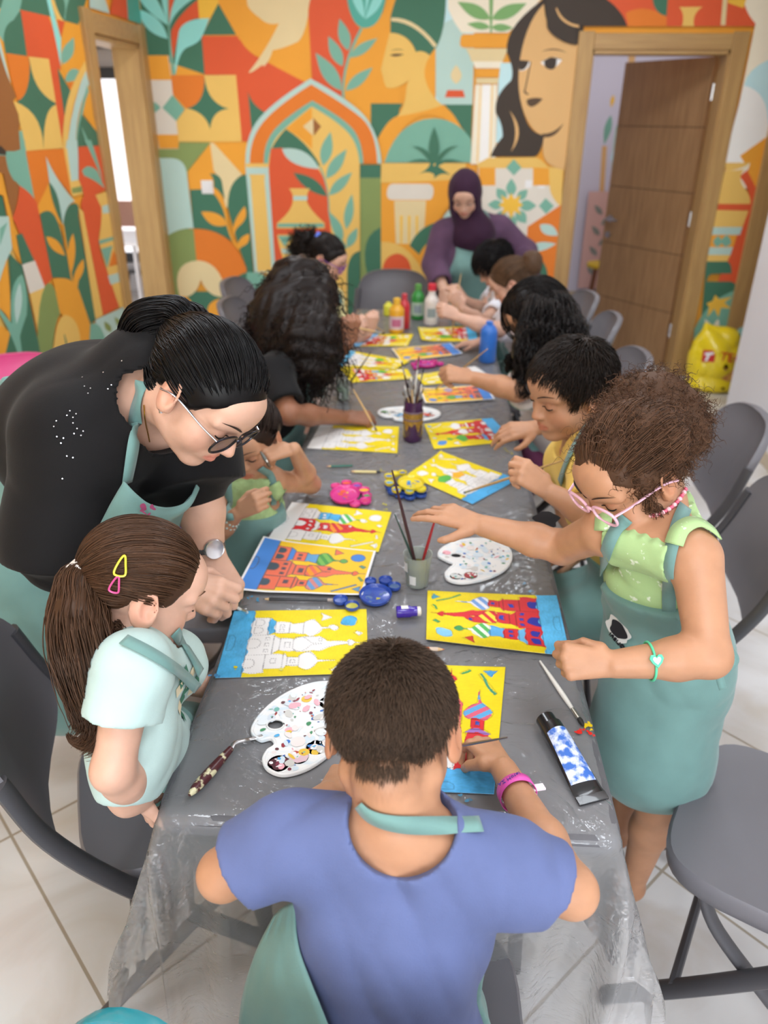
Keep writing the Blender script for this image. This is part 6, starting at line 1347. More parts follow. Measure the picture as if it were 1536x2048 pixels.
def curls_on(V, N, n, rng, c, length=0.05, rad=0.006, turns=3, M=18, r=0.0012, down=0.4, out=0.3):
    """small spirals growing out of the surface of a hair mass (vertices V, normals N)"""
    i = rng.integers(0, len(V), n); p = V[i]; nn = N[i]; d = nn*out+rng.normal(size=(n, 3))*0.55+A(0, 0, -down); d /= np.linalg.norm(d, axis=1, keepdims=True)
    a = np.cross(d, rng.normal(size=(n, 3))); a /= np.linalg.norm(a, axis=1, keepdims=True)+1e-9; b = np.cross(d, a); t = np.linspace(0, 1, M)[None, :, None]; ph = rng.uniform(0, 6.28, (n, 1, 1)); L = length*rng.uniform(.5, 1.3, (n, 1, 1)); R = rad*rng.uniform(.6, 1.3, (n, 1, 1))*np.minimum(1, t*3); w = 2*np.pi*turns*rng.uniform(.7, 1.2, (n, 1, 1))
    path = p[:, None]-nn[:, None]*0.012+d[:, None]*L*t+R*(np.cos(w*t+ph)*a[:, None]+np.sin(w*t+ph)*b[:, None])-A(0, 0, 1)*down*0.5*L*t*t; return st(path, taper(n, M, r, .5, rng))
def vnormals(V, Q): 
    fn = np.cross(V[Q[:, 2]]-V[Q[:, 0]], V[Q[:, 3]]-V[Q[:, 1]]); N = np.zeros_like(V)
    for k in range(4): np.add.at(N, Q[:, k], fn)
    return N/(np.linalg.norm(N, axis=1, keepdims=True)+1e-12)
def clip_body(part, P, hair_off=0.004, F=None):
    """push strand points out of the body and clothes"""
    V, Q, k = part; f = F or P.body; d = f.at(V); m = d < hair_off
    if m.any(): V[m] += f.grad(V[m])*(hair_off-d[m])[:, None]
    return V, Q, k
# ------------------------------------------------------------------ the people
apron_c = mat('teal_apron_cloth', '#6a908b', 0.75, var=0.05, vscale=14, bump=0.06, bscale=500, sheen=0.2)
def cloth_m(name, c, **k): k.setdefault('bump', 0.08); k.setdefault('bscale', 420); return mat(name, c, 0.8, var=k.pop('var', 0.04), vscale=k.pop('vscale', 16), sheen=0.06, spec=0.25, **k)
def lap(P, rx=0.10):
    def f(G):
        for k in 'LR':
            hp, kn, an = P.J['l'+k]; G.cap(hp, kn, rx*P.s, 0.078*P.s, 0.05)
        G.cap((P.J['lL'][0]+P.J['lR'][0])/2, (P.J['lL'][1]+P.J['lR'][1])/2-A(0, 0, .02), 0.085*P.s, 0.06*P.s, 0.06)
    return f
def trousers(P, m, grow=0.012, upto=1.0, name='trousers', h=0.008):
    G = SDF(); G.ell(P.pel, A(0.175, 0.135, 0.13)*P.s, P.MT, 0.03)
    for k in 'LR':
        hp, kn, an = P.J['l'+k]; G.cap(hp, kn, 0.09*P.s+grow, 0.06*P.s+grow, 0.03)
        if upto > 0: G.cap(kn, kn+(an-kn)*upto, 0.058*P.s+grow, 0.045*P.s+grow, 0.03)
    G.fn(fold(9, 0.004, 40), 0.03); return P.cloth(name, G, h, m)
def sit_legs(P0, fwd, side, s, kz=0.47, spread=0.09):
    f = nrm(fwd); r = nrm(side); d = {}
    for k, x in (('L', -1), ('R', 1)): kn = P0+f*0.40*s+r*x*spread*s*1.2; kn[2] = kz+0.03; an = kn+f*0.03; an[2] = 0.07; d[k] = (kn, an, f)
    return d
# ---- boy in the blue shirt, nearest
def p_blue():
    c = od(785, 1462, 0.985); R = Rmat(-13, 50, -10); pel = A(-0.03, 0.63, 0.57); g = np.random.default_rng(1)
    wL = onz(655, 1590, .79); wR = onz(1008, 1540, .80)
    P = Person('boy in a blue T-shirt seen from behind, bent over his painting at the near end', c, R, 0.212, od(800, 1672, .965), pel, 0.73, 'tan', {'L': dict(w=wL, e=od(447, 1748, 1.0), d=onz(700, 1535, .77)-wL, n=A(-.2, -.3, 1), pose='relax', L=.135), 'R': dict(w=wR, e=od(1143, 1782, .985), d=onz(938, 1452, .775)-wR, n=A(.35, -.35, 1), pose='pinch', L=.14)}, sit_legs(pel, FWD, A(1, 0, 0), .73), sh=(od(560, 1690, .985), od(1035, 1742, .975)))
    nz = lambda L: np.sin(L[:, 0]*190)*np.sin(L[:, 2]*170+L[:, 1]*150)
    def stub(L):
        m = np.clip((hairline(L)+.26+.03*nz(L))/.28, 0, 1)*(L[:, 1] < .10)*np.clip((.42-np.abs(L[:, 0])-.09*(L[:, 1] > -.12))/.06, 0, 1)*(L[:, 2] > -.55); return 1-m[:, None]*A(.50, .52, .54)
    P.skinmesh(0.0032, stub=stub); P.eyes()
    blue = cloth_m('blue_cotton_jersey', '#5d6892'); brown = cloth_m('brown_striped_cloth', '#5b4232', col2='#2c211c', vscale=7, stretch=(6, 1, 1), thr=(.45, .55))
    P.tee(blue, 0.0045, 0.66, 0.014, 0.018, 0.066, (0, -0.016, 0.018), -0.02, (3, 0.016, 30), flare=0.034)
    trousers(P, brown, upto=0.3, name='shorts')
    P.apron(apron_c, 0.006, 0.22, 0.10, 0.20, low=-0.2, skirt=lap(P), wrap=.0, strap=False)
    loft(P, 'apron_side', [[(548, 1832, 1.03), (566, 1815, 1.02), (590, 1803, 1.005)], [(512, 1905, 1.04), (550, 1885, 1.01), (594, 1876, .985)], [(484, 2005, 1.05), (545, 1985, 1.00), (618, 1955, .965)], [(470, 2110, 1.06), (560, 2105, 1.0), (672, 2090, .955)]], apron_c, wob=.004)
    f = Un(P.body, P.shirt); pts = castpath(f, [(722, 1606), (745, 1630), (800, 1646), (880, 1652), (958, 1652)], .004, 8, 14); ribbon('apron_strap', pts, 0.0105, apron_c, P.root, f)
    hl = lambda L: hairline(L)+0.03+np.where(L[:, 1] < -.1, .10+.12*np.clip(1-np.abs(L[:, 0])/.35, 0, 1), 0)
    V, Q = cap_mass(P, 0.012, hl=lambda L: hl(L)-0.03, h=0.003); hm = hair_mat('buzz', '#4a3a2e', rough=0.6)
    hair_obj(P, [(V, Q, None), short_hair(P, 15000, g, (0.02, -.26, .42), L=.085, M=5, r=.00055, thick=.028, lift=.5, hl=hl, rand=.3), short_hair(P, 3500, g, (0.02, -.26, .42), L=.03, M=4, r=.0004, thick=.01, lift=.3, hl=lambda L: hl(L)+.06)], hm, g, 'short_hair', var=.45)
    q = np.stack([g.uniform(-.40, .40, 7000), np.full(7000, -.42), -.06-.30*g.beta(1.0, 2.2, 7000)], 1); q = q[q[:, 2] > -.33+1.2*q[:, 0]**2+.03*g.normal(size=len(q))]; q0 = P.body.snap(to_world(P, q), .0005, 9); dn = -P.R[:, 2]+0*q0; n0 = P.body.grad(q0); dn = dn-n0*(dn*n0).sum(1, keepdims=True); dn /= np.linalg.norm(dn, axis=1, keepdims=True)+1e-9; ln = .0085*g.uniform(.6, 1.2, (len(q0), 1)); pts = np.stack([q0, q0+dn*ln*.5+n0*.0012, q0+dn*ln+n0*.0014], 1); hair_obj(P, [st(pts, taper(len(q0), 3, .00034, .3, g))], hm, g, 'nape_hair', var=.45)
    b = od(1047, 1620, .93); a0, e0 = P.J['R'][2], P.J['R'][1]; ax = nrm(e0-a0); cc = a0+ax*0.062; u = nrm(np.cross(ax, A(0, 0, 1))); v = np.cross(ax, u); t = np.linspace(0, 2*np.pi, 33); rr = .0285
    pk = mat('pink_wristband', '#e455b4', 0.4); pts = cc+rr*(np.cos(t)[:, None]*u+np.sin(t)[:, None]*v); nn = (pts-cc)/rr; B = ax*0.0095; k = 33
    V = np.concatenate([pts-B, pts+B, pts+B+nn*.0012, pts-B+nn*.0012]); i = np.arange(k-1); Fq = np.concatenate([np.stack([p*k+i, p*k+i+1, q*k+i+1, q*k+i], 1) for p, q in ((0, 1), (1, 2), (2, 3), (3, 0))]); w = mesh_np('wristband', V, Fq, pk, P.root)
    vd = nrm(CAM-cc); vd = nrm(vd-ax*(vd @ ax)); txt(w, 'AZ Hotel', cc+vd*(rr+.0022), np.cross(ax, vd)*-1, -ax*-1, .010, '#3a2a8c')
    rgt = nrm(np.cross(A(0, 0, 1), ax)); rgt = rgt if rgt[0] > 0 else -rgt; q = cc+rgt*.034; m = MB(); m.box(q+A(0, 0, .006), (.020, .014, .004), mat('white_tag', '#f1e4ee', 0.5), np.stack([rgt, ax, np.cross(rgt, ax)], 1)); m.build('tag', w, bevel=.001)
    brush(od(1014, 1475, .985), onz(893, 1496, .7485), 'dark thin brush in the right hand of the boy in the blue shirt', dk_m, 0.0023)
    return P
def loft(P, name, rows, m, n=7, th=.0025, wob=.003):
    G = np.array([spline([od(*q) for q in r], n) for r in rows]); G = np.array([spline(G[:, j], n) for j in range(G.shape[1])]); a, b, _ = G.shape; i = np.arange(a-1)[:, None]*b+np.arange(b-1)[None]
    u, v = np.meshgrid(np.linspace(0, 1, a), np.linspace(0, 1, b), indexing='ij'); G = G+wob*(np.sin(u*19+3*v*v)*np.sin(v*9))[..., None]*A(.3, -.6, .4)
    o = mesh_np(name, G.reshape(-1, 3), np.stack([i, i+1, i+b+1, i+b], -1).reshape(-1, 4), m, P.root); md = o.modifiers.new('thickness', 'SOLIDIFY'); md.thickness = th; md.offset = 0; return o
# ---- woman in black leaning over from the left
def p_black():
    c = od(410, 786, 1.34); R = Rmat(-122, 44, -17); H = .225; g = np.random.default_rng(2); pel = A(-0.93, 1.62, 0.98)
    wR = od(335, 1163, 1.50); wL = od(418, 1100, 1.60); shR, shL = od(150, 885, 1.40), od(372, 870, 1.56)
    P = Person('woman in a black T-shirt and glasses leaning over the ponytail girl', c, R, H, od(285, 765, 1.45), pel, 1.0, 'light', {'R': dict(w=wR, e=od(125, 1125, 1.43), d=od(445, 1198, 1.48)-wR, n=nrm(A(.0, -.75, .7)), pose='pinch', L=.182, fat=1.15), 'L': dict(w=wL, e=od(392, 975, 1.56), d=od(462, 1190, 1.58)-wL, n=nrm(A(.55, -.45, .7)), pose='cup', L=.18, fat=1.15)}, {'L': (pel+A(.05, .08, -.47), A(-.86, 1.72, .08), A(1, 0, 0)), 'R': (pel+A(.08, -.10, -.47), A(-.83, 1.52, .08), A(1, 0, 0))}, sh=(shL, shR), adult=True, female=True, girth=1.12)
    P.skinmesh(0.0038, lips=(1, .6, .6)); P.eyes('#241812', thick=1.1)
    blk = cloth_m('black_cotton_jersey', '#0b0a0c', var=0.1)
    def ex(G):
        a, e, w = P.J['R']; G.cap(a, a+(e-a)*.82, .095, .092, .06); a, e, w = P.J['L']; G.cap(a, a+(e-a)*.7, .085, .08, .05)
    P.tee(blk, 0.005, 0.97, 0.035, 0.048, 0.098, (0, 0.045, 0.0), -0.02, (4, 0.018, 16), extra=ex, flare=0.03)
    G = SDF().merge(P.shirt); s = mat('sequin', '#cfcfd2', 0.25, metal=0.7); m = MB(); sp = [(207, 745), (165, 755), (169, 773), (181, 777), (176, 787), (223, 770), (216, 778), (244, 722), (140, 822), (134, 831), (146, 835), (152, 828), (146, 846), (113, 842), (108, 853), (154, 857), (148, 867), (166, 862), (162, 871), (114, 873), (127, 876), (122, 886), (134, 912), (146, 915), (125, 957)]
    for x, y in sp:
        p = castpx(G, x, y)
        if p is None: continue
        n = G.grad(p)[0]; u = nrm(np.cross(n, A(.3, .2, .9))); v = np.cross(n, u); m.add([p+n*.0012+.0013*(math.cos(t)*u+math.sin(t)*v) for t in np.linspace(0, 2*np.pi, 7)[:-1]], [list(range(6))], s)
    m.build('sequins', P.root, smooth=False)
    P.apron(apron_c, 0.007, 0.36, 0.15, 0.22, low=-0.1, folds=(6, 0.006, 20), wrap=-0.10, off=0.010, strap=False, skirt=lambda G: (G.cap(P.pel-A(0, 0, .02), P.pel-A(0, 0, .52), .19, .22, .05, P.side, 1.0), G.ell(P.ch+P.fwd*.13-P.up*.12, A(.17, .07, .16), P.MT, .05)))
    f = Un(P.shirt, P.body); ribbon('apron_strap', castpath(f, [(289, 765), (278, 810), (270, 850), (262, 900), (250, 965)], .004, sm=8), .0125, apron_c, P.root, f)
    loft(P, 'apron_bib', [[(248, 962, 1.33), (275, 990, 1.33), (305, 1010, 1.35), (345, 1014, 1.40), (378, 998, 1.46), (399, 955, 1.50)], [(215, 1020, 1.34), (250, 1040, 1.33), (300, 1046, 1.35), (345, 1036, 1.40), (380, 1012, 1.46), (403, 966, 1.51)], [(190, 1075, 1.37), (235, 1090, 1.36), (280, 1085, 1.38), (318, 1066, 1.43), (345, 1035, 1.48), (398, 980, 1.53)], [(165, 1170, 1.45), (215, 1190, 1.45), (258, 1190, 1.47), (288, 1178, 1.50), (305, 1160, 1.54), (318, 1130, 1.60)]], apron_c)
    m = MB(); sc_ = od(300, 1024, 1.325); mg = mat('magenta_stain', '#8a2f5c', .6)
    for i in range(7): blob(m, (0, 0), .004+.003*g.random(), 0, mg, g); k = len(m.v)-12; o_ = g.uniform(-.012, .012, 2); m.v[k:] = [tuple(sc_+CR*(v_[0]+o_[0])+CU*(v_[1]+o_[1]*.8)-CW*.0002*i) for v_ in m.v[k:]]
    m.build('paint_stain', P.root, smooth=False)
    # hair: combed back into a loose knot
    tie = P.loc(od(345, 672, 1.40))[0]; hb = hair_mat('black', '#0d0b0c', rough=.38); V, Q = cap_mass(P, .035, h=.005); parts = [(V, Q, None), slick(P, 5200, tie, g, .05, 16, .0010)]
    kn = SDF(); kn.ell(od(345, 655, 1.42), A(.055, .05, .042), k=.03); kn.cap(od(330, 670, 1.42), od(290, 710, 1.43), .040, .034, .04); kn.cap(od(295, 700, 1.43), od(312, 748, 1.40), .032, .018, .03); V, Q = kn.mesh(.004); parts.append((V, Q, None))
    for gd, rd, n in [([od(380, 672, 1.38), od(350, 640, 1.39), od(300, 655, 1.40), od(285, 700, 1.41), od(305, 752, 1.38)], [.03, .045, .05, .045, .012], 900), ([od(400, 680, 1.37), od(390, 640, 1.39), od(340, 628, 1.41), od(300, 650, 1.42), od(280, 690, 1.42), od(300, 720, 1.40)], [.02, .03, .03, .035, .03, .02], 600), ([od(400, 625, 1.40), od(330, 622, 1.41), od(275, 628, 1.42), od(263, 660, 1.42), od(272, 690, 1.42)], [.010, .010, .008, .006, .004], 60), ([od(330, 640, 1.41), od(285, 640, 1.42), od(272, 668, 1.42), od(290, 690, 1.42)], [.012, .010, .008, .005], 50), ([od(300, 715, 1.36), od(308, 770, 1.33), od(322, 790, 1.32)], [.015, .014, .006], 120)]: parts.append(bundle(gd, rd, n, g, .003, 2, .0010))
    hair_obj(P, parts, hb, g, var=.5)
    # glasses, earring, necklace, watch
    met = mat('dark_metal_frame', '#3c3c44', 0.25, metal=.8); silver = mat('silver_temple', '#c4c4c8', 0.2, metal=.9)
    glasses(P, met, silver, lens='#5a6066', w=.125, hh=.095, y=.455, z=-.03)
    e = P.w(.385, .0, -.16); m = MB(); m.tube([e+A(0, 0, .004), e-A(0, 0, .004)], .0035, silver, 10); m.build('earring', P.root)
    f = Un(P.shirt, P.body); pts = castpath(f, [(290, 810), (292, 845), (298, 883)], .002); m = MB(); m.tube(pts, .0012, mat('gold_chain', '#c9a040', .25, metal=.9), 6); m.build('necklace', P.root)
    watch(P, 'L')
    brush(od(398, 1178, 1.47), onz(496, 1226, .749), 'white marker brush in the hand of the leaning woman', wht_m, .0036, mat('pale_tip', '#c9cfd2', .5), name='paintbrush')
    return P
def glasses(P, m_f, m_t, lens=None, w=.12, hh=.08, y=.45, z=-.02, th=.0022, round_=2.6, ty=.02):
    H = P.H; root = empty('glasses', P.w(0, y, z)); adopt(root, P.root)
    for x in (-1, 1):
        t = np.linspace(0, 2*np.pi, 29); p = np.stack([x*.165+w*np.sign(np.cos(t))*np.abs(np.cos(t))**(2/round_), y-.12*(x*.165+w*np.cos(t))**2*2.2, z+hh*np.sign(np.sin(t))*np.abs(np.sin(t))**(2/round_)], 1); pw = to_world(P, p); m = MB(); m.tube(pw, th, m_f, 8, caps=False); m.build('rim', root)
        if lens: m = MB(); m.add(pw[:-1], [list(range(28))], glassy('lens_'+lens.strip('#'), lens, .2)); m.build('lens', root, smooth=False)
        tp = to_world(P, np.array([(x*(.165+w), y-.12*(.165+w)**2*2.2, z+hh*.55), (x*.335, y-.17, z+.05), (x*.392, ty, z+.055), (x*.385, -.12, z-.02)])); m = MB(); m.tube(spline(tp, 6), th*1.05, m_t, 8, flat=.7); m.build('temple', root)
    m = MB(); m.tube(to_world(P, spline(np.array([(-(.165-w), y-.002, z+hh*.2), (0, y+.012, z+hh*.45), (.165-w, y-.002, z+hh*.2)]), 5)), th, m_f, 8); m.build('bridge', root); return root
def watch(P, k):
    sh, e, w = P.J[k]; ax = nrm(w-e); cc = w-ax*.012; vd = nrm(CAM-cc)+A(.3, 0, .15); vd = nrm(vd-ax*(vd @ ax)); u = np.cross(ax, vd); t = np.linspace(0, 2*np.pi, 33); rr = .0335; root = empty('wristwatch', cc); adopt(root, P.root)
    pts = cc+rr*(np.cos(t)[:, None]*u+np.sin(t)[:, None]*vd); nn = (pts-cc)/rr; k_ = 33; B = ax*.010; V = np.concatenate([pts-B, pts+B, pts+B+nn*.002, pts-B+nn*.002]); i = np.arange(k_-1); Fq = np.concatenate([np.stack([p*k_+i, p*k_+i+1, q*k_+i+1, q*k_+i], 1) for p, q in ((0, 1), (1, 2), (2, 3), (3, 0))]); mesh_np('strap', V, Fq, mat('grey_watch_strap', '#4d4e50', .6), root)
    M = np.stack([u, ax, vd], 1); q = cc+vd*(rr+.002); m = MB(); m.lathe([(.001, 0), (.020, 0), (.0215, .002), (.0215, .007), (.0195, .0095), (.018, .009)], mat('watch_steel', '#c3c3c6', .22, metal=.9), q, 32, M); m.build('case', root); m = MB(); m.lathe([(.0185, .0088), (.001, .0088)], mat('watch_face', '#23262c', .12, coat=.5), q, 28, M); m.build('dial', root)
# ---- girl with the long ponytail
def p_pony():
    c = od(285, 1172, 1.24); R = Rmat(-63, 30, -4); g = np.random.default_rng(3); pel = A(-.478, 1.15, .565); H = .21
    wR = od(280, 1592, 1.235)
    P = Person('girl with a long brown ponytail in a pale mint T-shirt at the left corner', c, R, H, od(268, 1300, 1.26), pel, .70, 'fair', {'R': dict(w=wR, e=od(226, 1540, 1.13), d=A(-.05, .35, -1), n=A(-.6, -.6, .1), pose='relax', L=.12), 'L': dict(w=A(-.40, 1.22, .68), pole=A(-.5, .6, -.6), d=A(1, 0, -.1), pose='relax', L=.13)}, sit_legs(pel, A(.92, .38, 0), A(.38, -.92, 0), .70), sh=(od(348, 1330, 1.36), od(262, 1345, 1.13)), girth=.66)
    P.skinmesh(.0034, lips=(1, .72, .7)); P.eyes('#6a4a34', '#3a2a20')
    mint = cloth_m('mint_cotton', '#b7cfcb'); P.tee(mint, .0048, .46, .010, .020, .062, (0, .015, .012), -.01, (6, .007, 34), flare=-.012)
    trousers(P, cloth_m('dark_teal_leggings', '#3a5c58'))
    P.apron(apron_c, .006, .20, .09, .16, skirt=lap(P), strap=False); f = Un(P.shirt, P.body)
    for pts in ([(248, 1282), (300, 1308), (350, 1340), (392, 1375)], [(348, 1262), (372, 1300), (398, 1345)]): ribbon('apron_strap', castpath(f, pts), .0095, apron_c, P.root, f)
    hm = hair_mat('brown', '#4a3324', rough=.4); tie = P.loc(od(180, 1150, 1.20))[0]; V, Q = cap_mass(P, .02, h=.004); parts = [(V, Q, None), slick(P, 5200, tie, g, .035, 16, .0008)]
    gd = [od(190, 1150, 1.20), od(160, 1165, 1.18), od(155, 1230, 1.16), od(172, 1310, 1.15), od(190, 1400, 1.15), od(197, 1460, 1.15), od(165, 1490, 1.15)]; S = SDF(); S.limb(gd[:6], [.012, .026, .034, .034, .026, .012], .02); V, Q = S.mesh(.004); parts += [(V, Q, None), bundle(gd, [.010, .032, .044, .046, .042, .034, .02], 1700, g, .007, 2.2, .0009, 30, frizz=.0006, lens=(.72, 1.0))]
    parts.append(bundle([od(200, 1420, 1.15), od(205, 1470, 1.15), od(175, 1490, 1.15), od(145, 1482, 1.15), od(135, 1465, 1.15)], [.02, .014, .010, .006, .003], 150, g, .002, 1, .0009)); parts.append(bundle([od(215, 1255, 1.17), od(230, 1290, 1.18), od(215, 1330, 1.18)], [.02, .02, .012], 200, g, .006, 2, .0008, frizz=.0012))
    hair_obj(P, parts, hm, g, var=.4)
    t0 = P.w(*tie); t1 = od(160, 1168, 1.18); m = MB(); ax = nrm(t1-t0); u = nrm(np.cross(ax, A(0, 0, 1))); v = np.cross(ax, u); wm = mat('white_hair_tie', '#e4dcd6', .7)
    for q in (.006, .014, .022):
        t = np.linspace(0, 2*np.pi, 19); m.tube(t0+ax*q+.029*(np.cos(t)[:, None]*u+np.sin(t)[:, None]*v), .0058, wm, 7, caps=False)
    m.build('hair_tie', P.root)
    Sk = SDF().ell(P.w(*SK_C), (SK_R+.055)*P.H, P.R)
    for (x, y, s_, a), cc in (((232, 1132, .014, 12), '#e6e03a'), ((213, 1188, .012, 20), '#d4508c')):
        cpos = Sk.snap(od(x, y, 1.1), .001, 30)[0]; n = Sk.grad(cpos)[0]; u = nrm(CR-n*(CR @ n)); v = nrm(np.cross(n, u)); v = v if v @ CU > 0 else -v; a_ = math.radians(-a); u, v = u*math.cos(a_)+v*math.sin(a_), v*math.cos(a_)-u*math.sin(a_)
        pts = Sk.snap(spline([cpos+s_*(u*px_+v*py_) for px_, py_ in ((-.55, -1), (.55, -.95), (.4, .2), (.05, 1.15), (-.4, .2))], 5, True), .0018, 8); m = MB(); m.tube(np.vstack([pts, pts[:2]]), .0016, mat('clip_'+cc.strip('#'), cc, .3), 6, caps=False); m.build('hair_clip', P.root)
    gz = SDF().merge(P.shirt); m = MB(); gm = mat('print_green', '#3d7a62', .8); cm = mat('print_cream', '#ddd0b0', .8)
    for i in range(3):
        for j in range(6):
            p = castpx(gz, 358+i*13+(j % 2)*6, 1345+j*17)
            if p is None: continue
            n = gz.grad(p)[0]; u = nrm(P.side-n*(P.side @ n)); v = np.cross(n, u); m.add([p+n*.001+.014*w_ for w_ in (u, v, -u, -v)], [[0, 1, 2, 3]], gm if (i+j) % 2 else cm)
    m.build('shirt_print', P.root, smooth=False); return P
# ---- little girl in green behind the woman
def p_small():
    c = od(504, 878, 2.0); R = Rmat(166, 22, 4); g = np.random.default_rng(4); pel = A(-.52, 1.88, .56); H = .195; s = .62
    wL, wR = od(588, 898, 1.97), od(474, 1028, 1.90)
    P = Person('little girl in a green sundress resting her elbow on the table', c, R, H, od(494, 950, 2.05), pel, s, 'olive', {'L': dict(w=wL, e=onz(622, 968, .785), d=od(545, 905, 1.96)-wL, n=nrm(A(.3, -.4, .8)), pose='cup', L=.118), 'R': dict(w=wR, e=od(436, 1062, 1.95), d=od(520, 1000, 1.86)-wR, n=nrm(A(-.1, -.9, .4)), pose='cup', L=.118)}, sit_legs(pel, A(1, -.1, 0), A(-.1, -1, 0), s), sh=(od(548, 962, 2.06), od(428, 968, 2.0)))
    P.skinmesh(.0036); P.eyes(thick=.9); grn = cloth_m('green_sundress_cloth', '#a3bf86', var=.14, vscale=45)
    dress(P, grn, P.tor(castpx(P.body, 490, 958))[0, 2], h=.005); trousers(P, grn, .02, 0, 'skirt'); P.apron(apron_c, .006, P.tor(castpx(P.shirt, 500, 1040))[0, 2], .10, .15, base=P.shirt, skirt=lap(P), strap=False); f = Un(P.shirt, P.body)
    for pts in ([(462, 1040), (458, 1000), (455, 965), (460, 940)], [(545, 1010), (548, 980), (540, 950), (520, 935)]): ribbon('apron_strap', castpath(f, pts), .010, apron_c, P.root, f)
    hm = hair_mat('darkbrown', '#2b1d16'); V, Q = cap_mass(P, .03, h=.005); hair_obj(P, [(V, Q, None), slick(P, 1500, (0, -.5, .25), g, .045, 12, .0012)], hm, g)
    sh, e, w = P.J['R']
    for q, b in ((.28, 0), (.42, 1)):
        cc = e+(w-e)*(1-q); ax = nrm(w-e); u = nrm(np.cross(ax, A(0, 0, 1))); v = np.cross(ax, u); m = MB(); bm = mat('pearl_bead', '#b9cfc6', .25, coat=.3)
        for t in np.linspace(0, 2*np.pi, 15)[:-1]:
            p = cc+(.0215+.003*b)*(u*math.cos(t)+v*math.sin(t)); m.lathe([(0.0003, -.0034), (.0026, -.002), (.0034, 0), (.0026, .002), (.0003, .0034)], bm, p, 8)
        m.build('bracelet', P.root)
    brush(od(521, 903, 1.93), od(541, 936, 1.92), 'grey pencil stub in the hand of the little girl in green', mat('grey_pencil', '#6a6c66', .4), .0042, name='pencil_stub'); return P
def dress(P, m, top=0.155, h=.005, skirt=None, strapw=.017, name='sundress', folds=(8, .004, 60), straps=None):
    s = P.s; G = SDF().merge(P.T, .010); G.cap(P.pel, P.ch, .15*s, .125*s, .04, P.fwd, 1.25)
    if skirt: skirt(G)
    G.fn(fold(*folds), .03); zt = top
    G.cut(lambda V: P.tor(V)[:, 2]-zt-.0022*np.sin(P.tor(V)[:, 0]*260)); 
    for k in P.J:
        if k in 'LR': a = P.J[k][0]; G.ell(a-P.up*.01*s+P.side*(.02*s if k == 'R' else -.02*s), A(.075, .11, .13)*s, P.MT, 0, True)
    P.shirt = G; o = P.cloth(name, SDF().merge(G), h, m); f = Un(SDF().merge(P.T, .004), P.N, *P.arm.values())
    for q in straps or (): ribbon('shoulder_strap', castpath(f, q, .004), strapw, m, P.root, f, .003)
    for x in () if straps else (-1, 1):
        pts = [P.pel+P.MT @ A(x*.085*s, .12*s, zt-.008), P.neck-P.up*.04*s+P.side*x*.115*s+P.fwd*.08*s, P.neck-P.up*.015*s+P.side*x*.12*s, P.pel+P.MT @ A(x*.085*s, -.12*s, zt-.008)]; ribbon('shoulder_strap', f.snap(spline(pts, 9), .004), strapw, m, P.root, f, .003)
    return o
# ---- girl in the black shirt with long dark curls
def mass_hair(P, S, hm, g, n, h=.006, name='curly_hair', **k):
    V, Q = S.mesh(h); N = vnormals(V, Q); return hair_obj(P, [(V, Q, None), curls_on(V, N, n, g, P.c, **k)], hm, g, name, var=.45)
def p_curlblack():
    c = od(615, 602, 2.78); R = Rmat(-80, 36, 0); g = np.random.default_rng(5); pel = A(-.60, 2.72, .58); s = .84; H = .22
    wR = onz(688, 834, .785); wL = od(692, 690, 2.72)
    P = Person('girl in a black T-shirt with long dark curls, third seat on the left', c, R, H, od(575, 715, 2.76), pel, s, 'deep', {'R': dict(w=wR, e=od(577, 828, 2.52), d=onz(740, 836, .775)-wR, n=A(-.1, -.4, .9), pose='pinch', L=.16), 'L': dict(w=wL, e=od(637, 742, 2.80), d=A(.25, -.05, 1), n=A(.3, -.9, .1), pose='fist', L=.155)}, sit_legs(pel, A(1, 0, 0), A(0, -1, 0), s), sh=(od(628, 738, 2.92), od(545, 752, 2.58)))
    P.skinmesh(.0045); P.eyes(); blk = cloth_m('black_shirt_cotton', '#0e0d0f', var=.1); P.tee(blk, .007, .8, .016, .022, .07, folds=(13, .006, 30)); trousers(P, cloth_m('navy_denim', '#2c3550')); P.apron(apron_c, .008, .26, .11, .17, skirt=lap(P))
    S = SDF(); S.ell(P.w(*SK_C), (SK_R+.05)*H, R, .02); S.cut(lambda V: -hairline(P.loc(V))*H)
    S.limb([od(590, 570, 2.78), od(560, 640, 2.72), od(545, 690, 2.68)], [.10, .10, .055], .06); S.limb([od(620, 600, 2.72), od(630, 670, 2.66), od(640, 715, 2.66), od(640, 750, 2.66)], [.08, .075, .06, .03], .05); S.limb([od(600, 620, 2.72), od(600, 690, 2.66), od(610, 735, 2.64)], [.09, .08, .04], .05); S.fn(fold(14, .02, 60), .04)
    mass_hair(P, S, hair_mat('espresso', '#1d1411'), g, 1500, .007, length=.09, rad=.007, turns=3.5, r=.0016, down=.9, out=.25)
    brush(od(706, 778, 2.66), onz(754, 863, .75), 'long pale brush in the right hand of the girl in the black shirt', wood_m, .0032); brush(od(655, 642, 2.72), od(770, 668, 2.86), 'pale brush raised in the other hand of the girl in the black shirt', wood_m, .0032); return P
